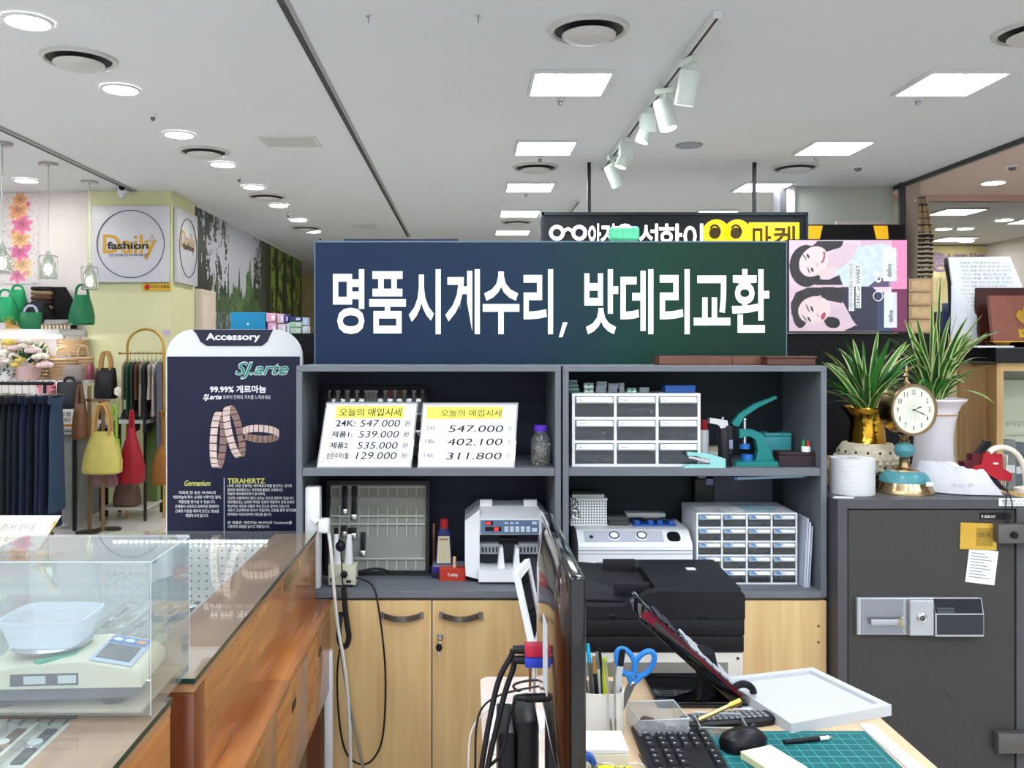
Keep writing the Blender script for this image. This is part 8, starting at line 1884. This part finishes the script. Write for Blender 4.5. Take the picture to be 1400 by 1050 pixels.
# on the black top
ZB = zTT
t = thing('gold_dish', 'polished gold dish on the black top before the wooden plaques', 'dish', (SX(1395, 3.235), 3.262, ZB)); MB().lathe([(0, 0), (.05, 0), (.09, .012), (.125, .02), (.125, .023), (.088, .016), (.05, .004), (0, .004)], n=48, cap=False, M=Matrix.Diagonal((1, .5, 1, 1))).build('dish', GOLDV, t)
t = thing('paper_bundle', 'papers lying under the plaque on the black top', 'papers', (SX(1345, 3.24), 3.22, ZB)); MB().box(-.05, .09, -.02, .03, 0, .006, M=ROT('Z', 4)).build('sheets', PAPER, t, smooth=False)
def plaque(x0, x1, ytop, ybot, Yq, rz, m_, label, front):
    a = SX(x0, Yq); b = SX(x1, Yq); h = SZ(ytop, Yq) - ZB; w_ = (b - a) / 2
    t = thing('wooden_plaque', label, 'plaque', ((a + b) / 2, Yq, ZB), R(rz)); S = Matrix(((1, 0, .0, 0), (0, 1, .25, 0), (0, 0, 1, 0), (0, 0, 0, 1)))
    MB().prism([(-w_ - .008, .02), (w_ + .008, .02), (w_, h), (-w_, h)], 0, .018, M=S).build('board', m_, t, smooth=False); MB().box(-w_ - .014, w_ + .014, -.012, .05, 0, .02, .003).build('foot', m_, t)
    if front:
        P = [(-.035, .13), (-.02, .155), (-.005, .15), (.003, .172), (.03, .165), (.05, .178), (.06, .15), (.045, .135), (.055, .115), (.03, .1), (.012, .075), (-.005, .095), (-.02, .105)]
        MB().prism([(x * .9, z * h / .215) for x, z in P], -.003, 0, M=S).build('gold_emblem', BRASS, t, smooth=False); MB().box(-.03, w_, -.003, 0, h * .18, h * .36, .001, 1, M=S).build('name_plate', BRASS, t, smooth=False)
        MB().text('제이드 보석', -.02, h * .24, S @ FR(0, -.0036, 0), w=w_, h=h * .05).build('lettering', INK, t, smooth=False)
    return t
plaque(1345, 1440, 392, 458, 3.34, 0, mat('dark_wine_wood', '#3d1c16', .3, var=.2), 'dark wine-coloured plaque back standing behind the front plaque', False)
plaque(1363, 1450, 403, 462, 3.262, 0, wood('red_brown_wood', '#5e2d1c', '#804330', .3, 'z', 5), 'red-brown wooden plaque with gold emblem and gold name plate', True)
# paper stack in clear holder
t = thing('document_holder', 'thick stack of printed papers in a clear standing holder', 'papers', (SX(1345, 3.42), 3.41, ZB)); o = t.location
def kq(x, y, Yq=3.40): p = KP(x, y, Yq) - o; return p
q = [kq(1010, 950), kq(1390, 940), kq(1385, 650), kq(1320, 495), kq(972, 500)]
MB().prism([(p.x, max(p.z, .001)) for p in (kq(1040, 960), kq(1380, 960), kq(1388, 660), kq(1320, 497), kq(975, 502))], -.012, .014).build('paper_stack', mat('printed_paper', '#eceff0', .7, var=.03), t, smooth=False)
MB().prism([(p.x, max(p.z, .001)) for p in (kq(1000, 960), kq(1038, 960), kq(973, 503), kq(970, 540), kq(990, 640))], -.004, .016).build('cover_edge', BLACK, t, smooth=False)
m = MB(); rnd = random.Random(4)
for i in range(16):
    y_ = 560 + i * 22; xl = 1040 + (i % 3) * 6; xr_ = 1330 - rnd.randint(0, 60)
    m.text('각서 제출 확인 문서 및 서약서 안내문입니다'[: rnd.randint(12, 21)], kq(xl, y_).x, kq(xl, y_).z, FR(0, -.0128, 0), w=kq(xr_, 0).x - kq(xl, 0).x, h=.008)
m.text('귀금속 거래 확인서 안내', kq(1035, 540).x, kq(0, 540).z, FR(0, -.0128, 0), w=.15, h=.010); m.build('lettering', GREYINK, t, smooth=False)
MB().prism([(p.x, max(p.z, .0005)) for p in (kq(985, 965, 3.38), kq(1130, 965, 3.38), kq(1165, 880, 3.38), kq(1045, 700, 3.38), kq(990, 650, 3.38))], -.034, -.030).build('clear_pocket', glass('pocket_plastic', '#eef2f6', 1.0, .45, '#eef0f4'), t, smooth=False)
t = thing('navy_box', 'navy box standing behind the plants beside the kraft boxes', 'box', at(1298, 456, 3.43)); MB().box(-.045, .05, -.02, .03, 0, .085, .002).build('carton', mat('navy_card', '#232b4a', .4, var=.08), t, smooth=False); MB().box(-.02, .02, -.01, .02, .085, .12, .004).build('lid_knob', mat('slate_blue', '#4b5a72', .4), t)
# scarf, and banner built further back to imitate its reflection in glass
YSC = 7.25; t = thing('hanging_scarf', 'black and beige patterned scarf hanging from the steel post', 'scarf', at(1264, 270, YSC)); k = YSC / F
def scarf(u, v):
    y = 1 - v
    if y < .42: return (.66 + .12 * n2(u * 8, y * 30, 1), .56 + .12 * n2(u * 8, y * 30, 1), .42) if (int(y * 60) % 5) else (.2, .18, .16)
    s = int(y * 55) % 6
    if s in (0, 3): return (.86, .80, .66)
    if s == 5 and math.sin(u * 40) > 0: return (.80, .74, .60)
    return (.09, .09, .10)
me = paint_panel(16, 90, 17 * k, 112 * k, scarf)
for v in me.vertices:
    f = v.co.z / (112 * k); v.co.y = .02 * math.sin(v.co.x / (17 * k) * 9); v.co.x = v.co.x * (1 - .75 * max(0, f - .55) / .45) + 2 * k * f
sc_o = link_mesh('cloth', me, painted('scarf_print', .9), t, (-8 * k, -.02, -112 * k)); md = sc_o.modifiers.new('thick', 'SOLIDIFY'); md.thickness = .02
MB().tube([(0, .17, 0), (0, -.02, 0), (0, -.02, -.02)], .006, 6).build('hook', STEEL, t)
YBN = 11.85; t = thing('mirrored_banner', 'yellow banner with reversed purple and red Korean lettering, mirrored in the shop glass', 'banner', at(1345, 470, YBN)); o = t.location
p = at(1255, 470, YBN) - o; q = at(1445, 336, YBN) - o; MB().box(p.x, q.x, 0, .03, p.z, q.z).build('sheet', mat('banner_yellow', '#efdfa6', .6), t, smooth=False)
def bt(m, s_, xa, xb, ya, yb, off=.03): a = at(xa, yb, YBN) - o; b = at(xb, ya, YBN) - o; m.text(s_, a.x, a.z, FR(0, -.006, 0), w=b.x - a.x, h=b.z - a.z, off=off, flip=True)
m = MB(); bt(m, '뱅', 1276, 1299, 345, 372); bt(m, '매표', 1301, 1346, 346, 366); m.build('lettering', mat('purple_letters', '#a58cb0', .6), t, smooth=False)
m = MB(); bt(m, '교환', 1354, 1400, 345, 368); m.build('lettering', mat('red_letters', '#d98f80', .6), t, smooth=False)
m = MB(); bt(m, 'TUVXY', 1278, 1302, 380, 396, .02); m.build('lettering', mat('beige_letters', '#cdbb90', .6), t, smooth=False)
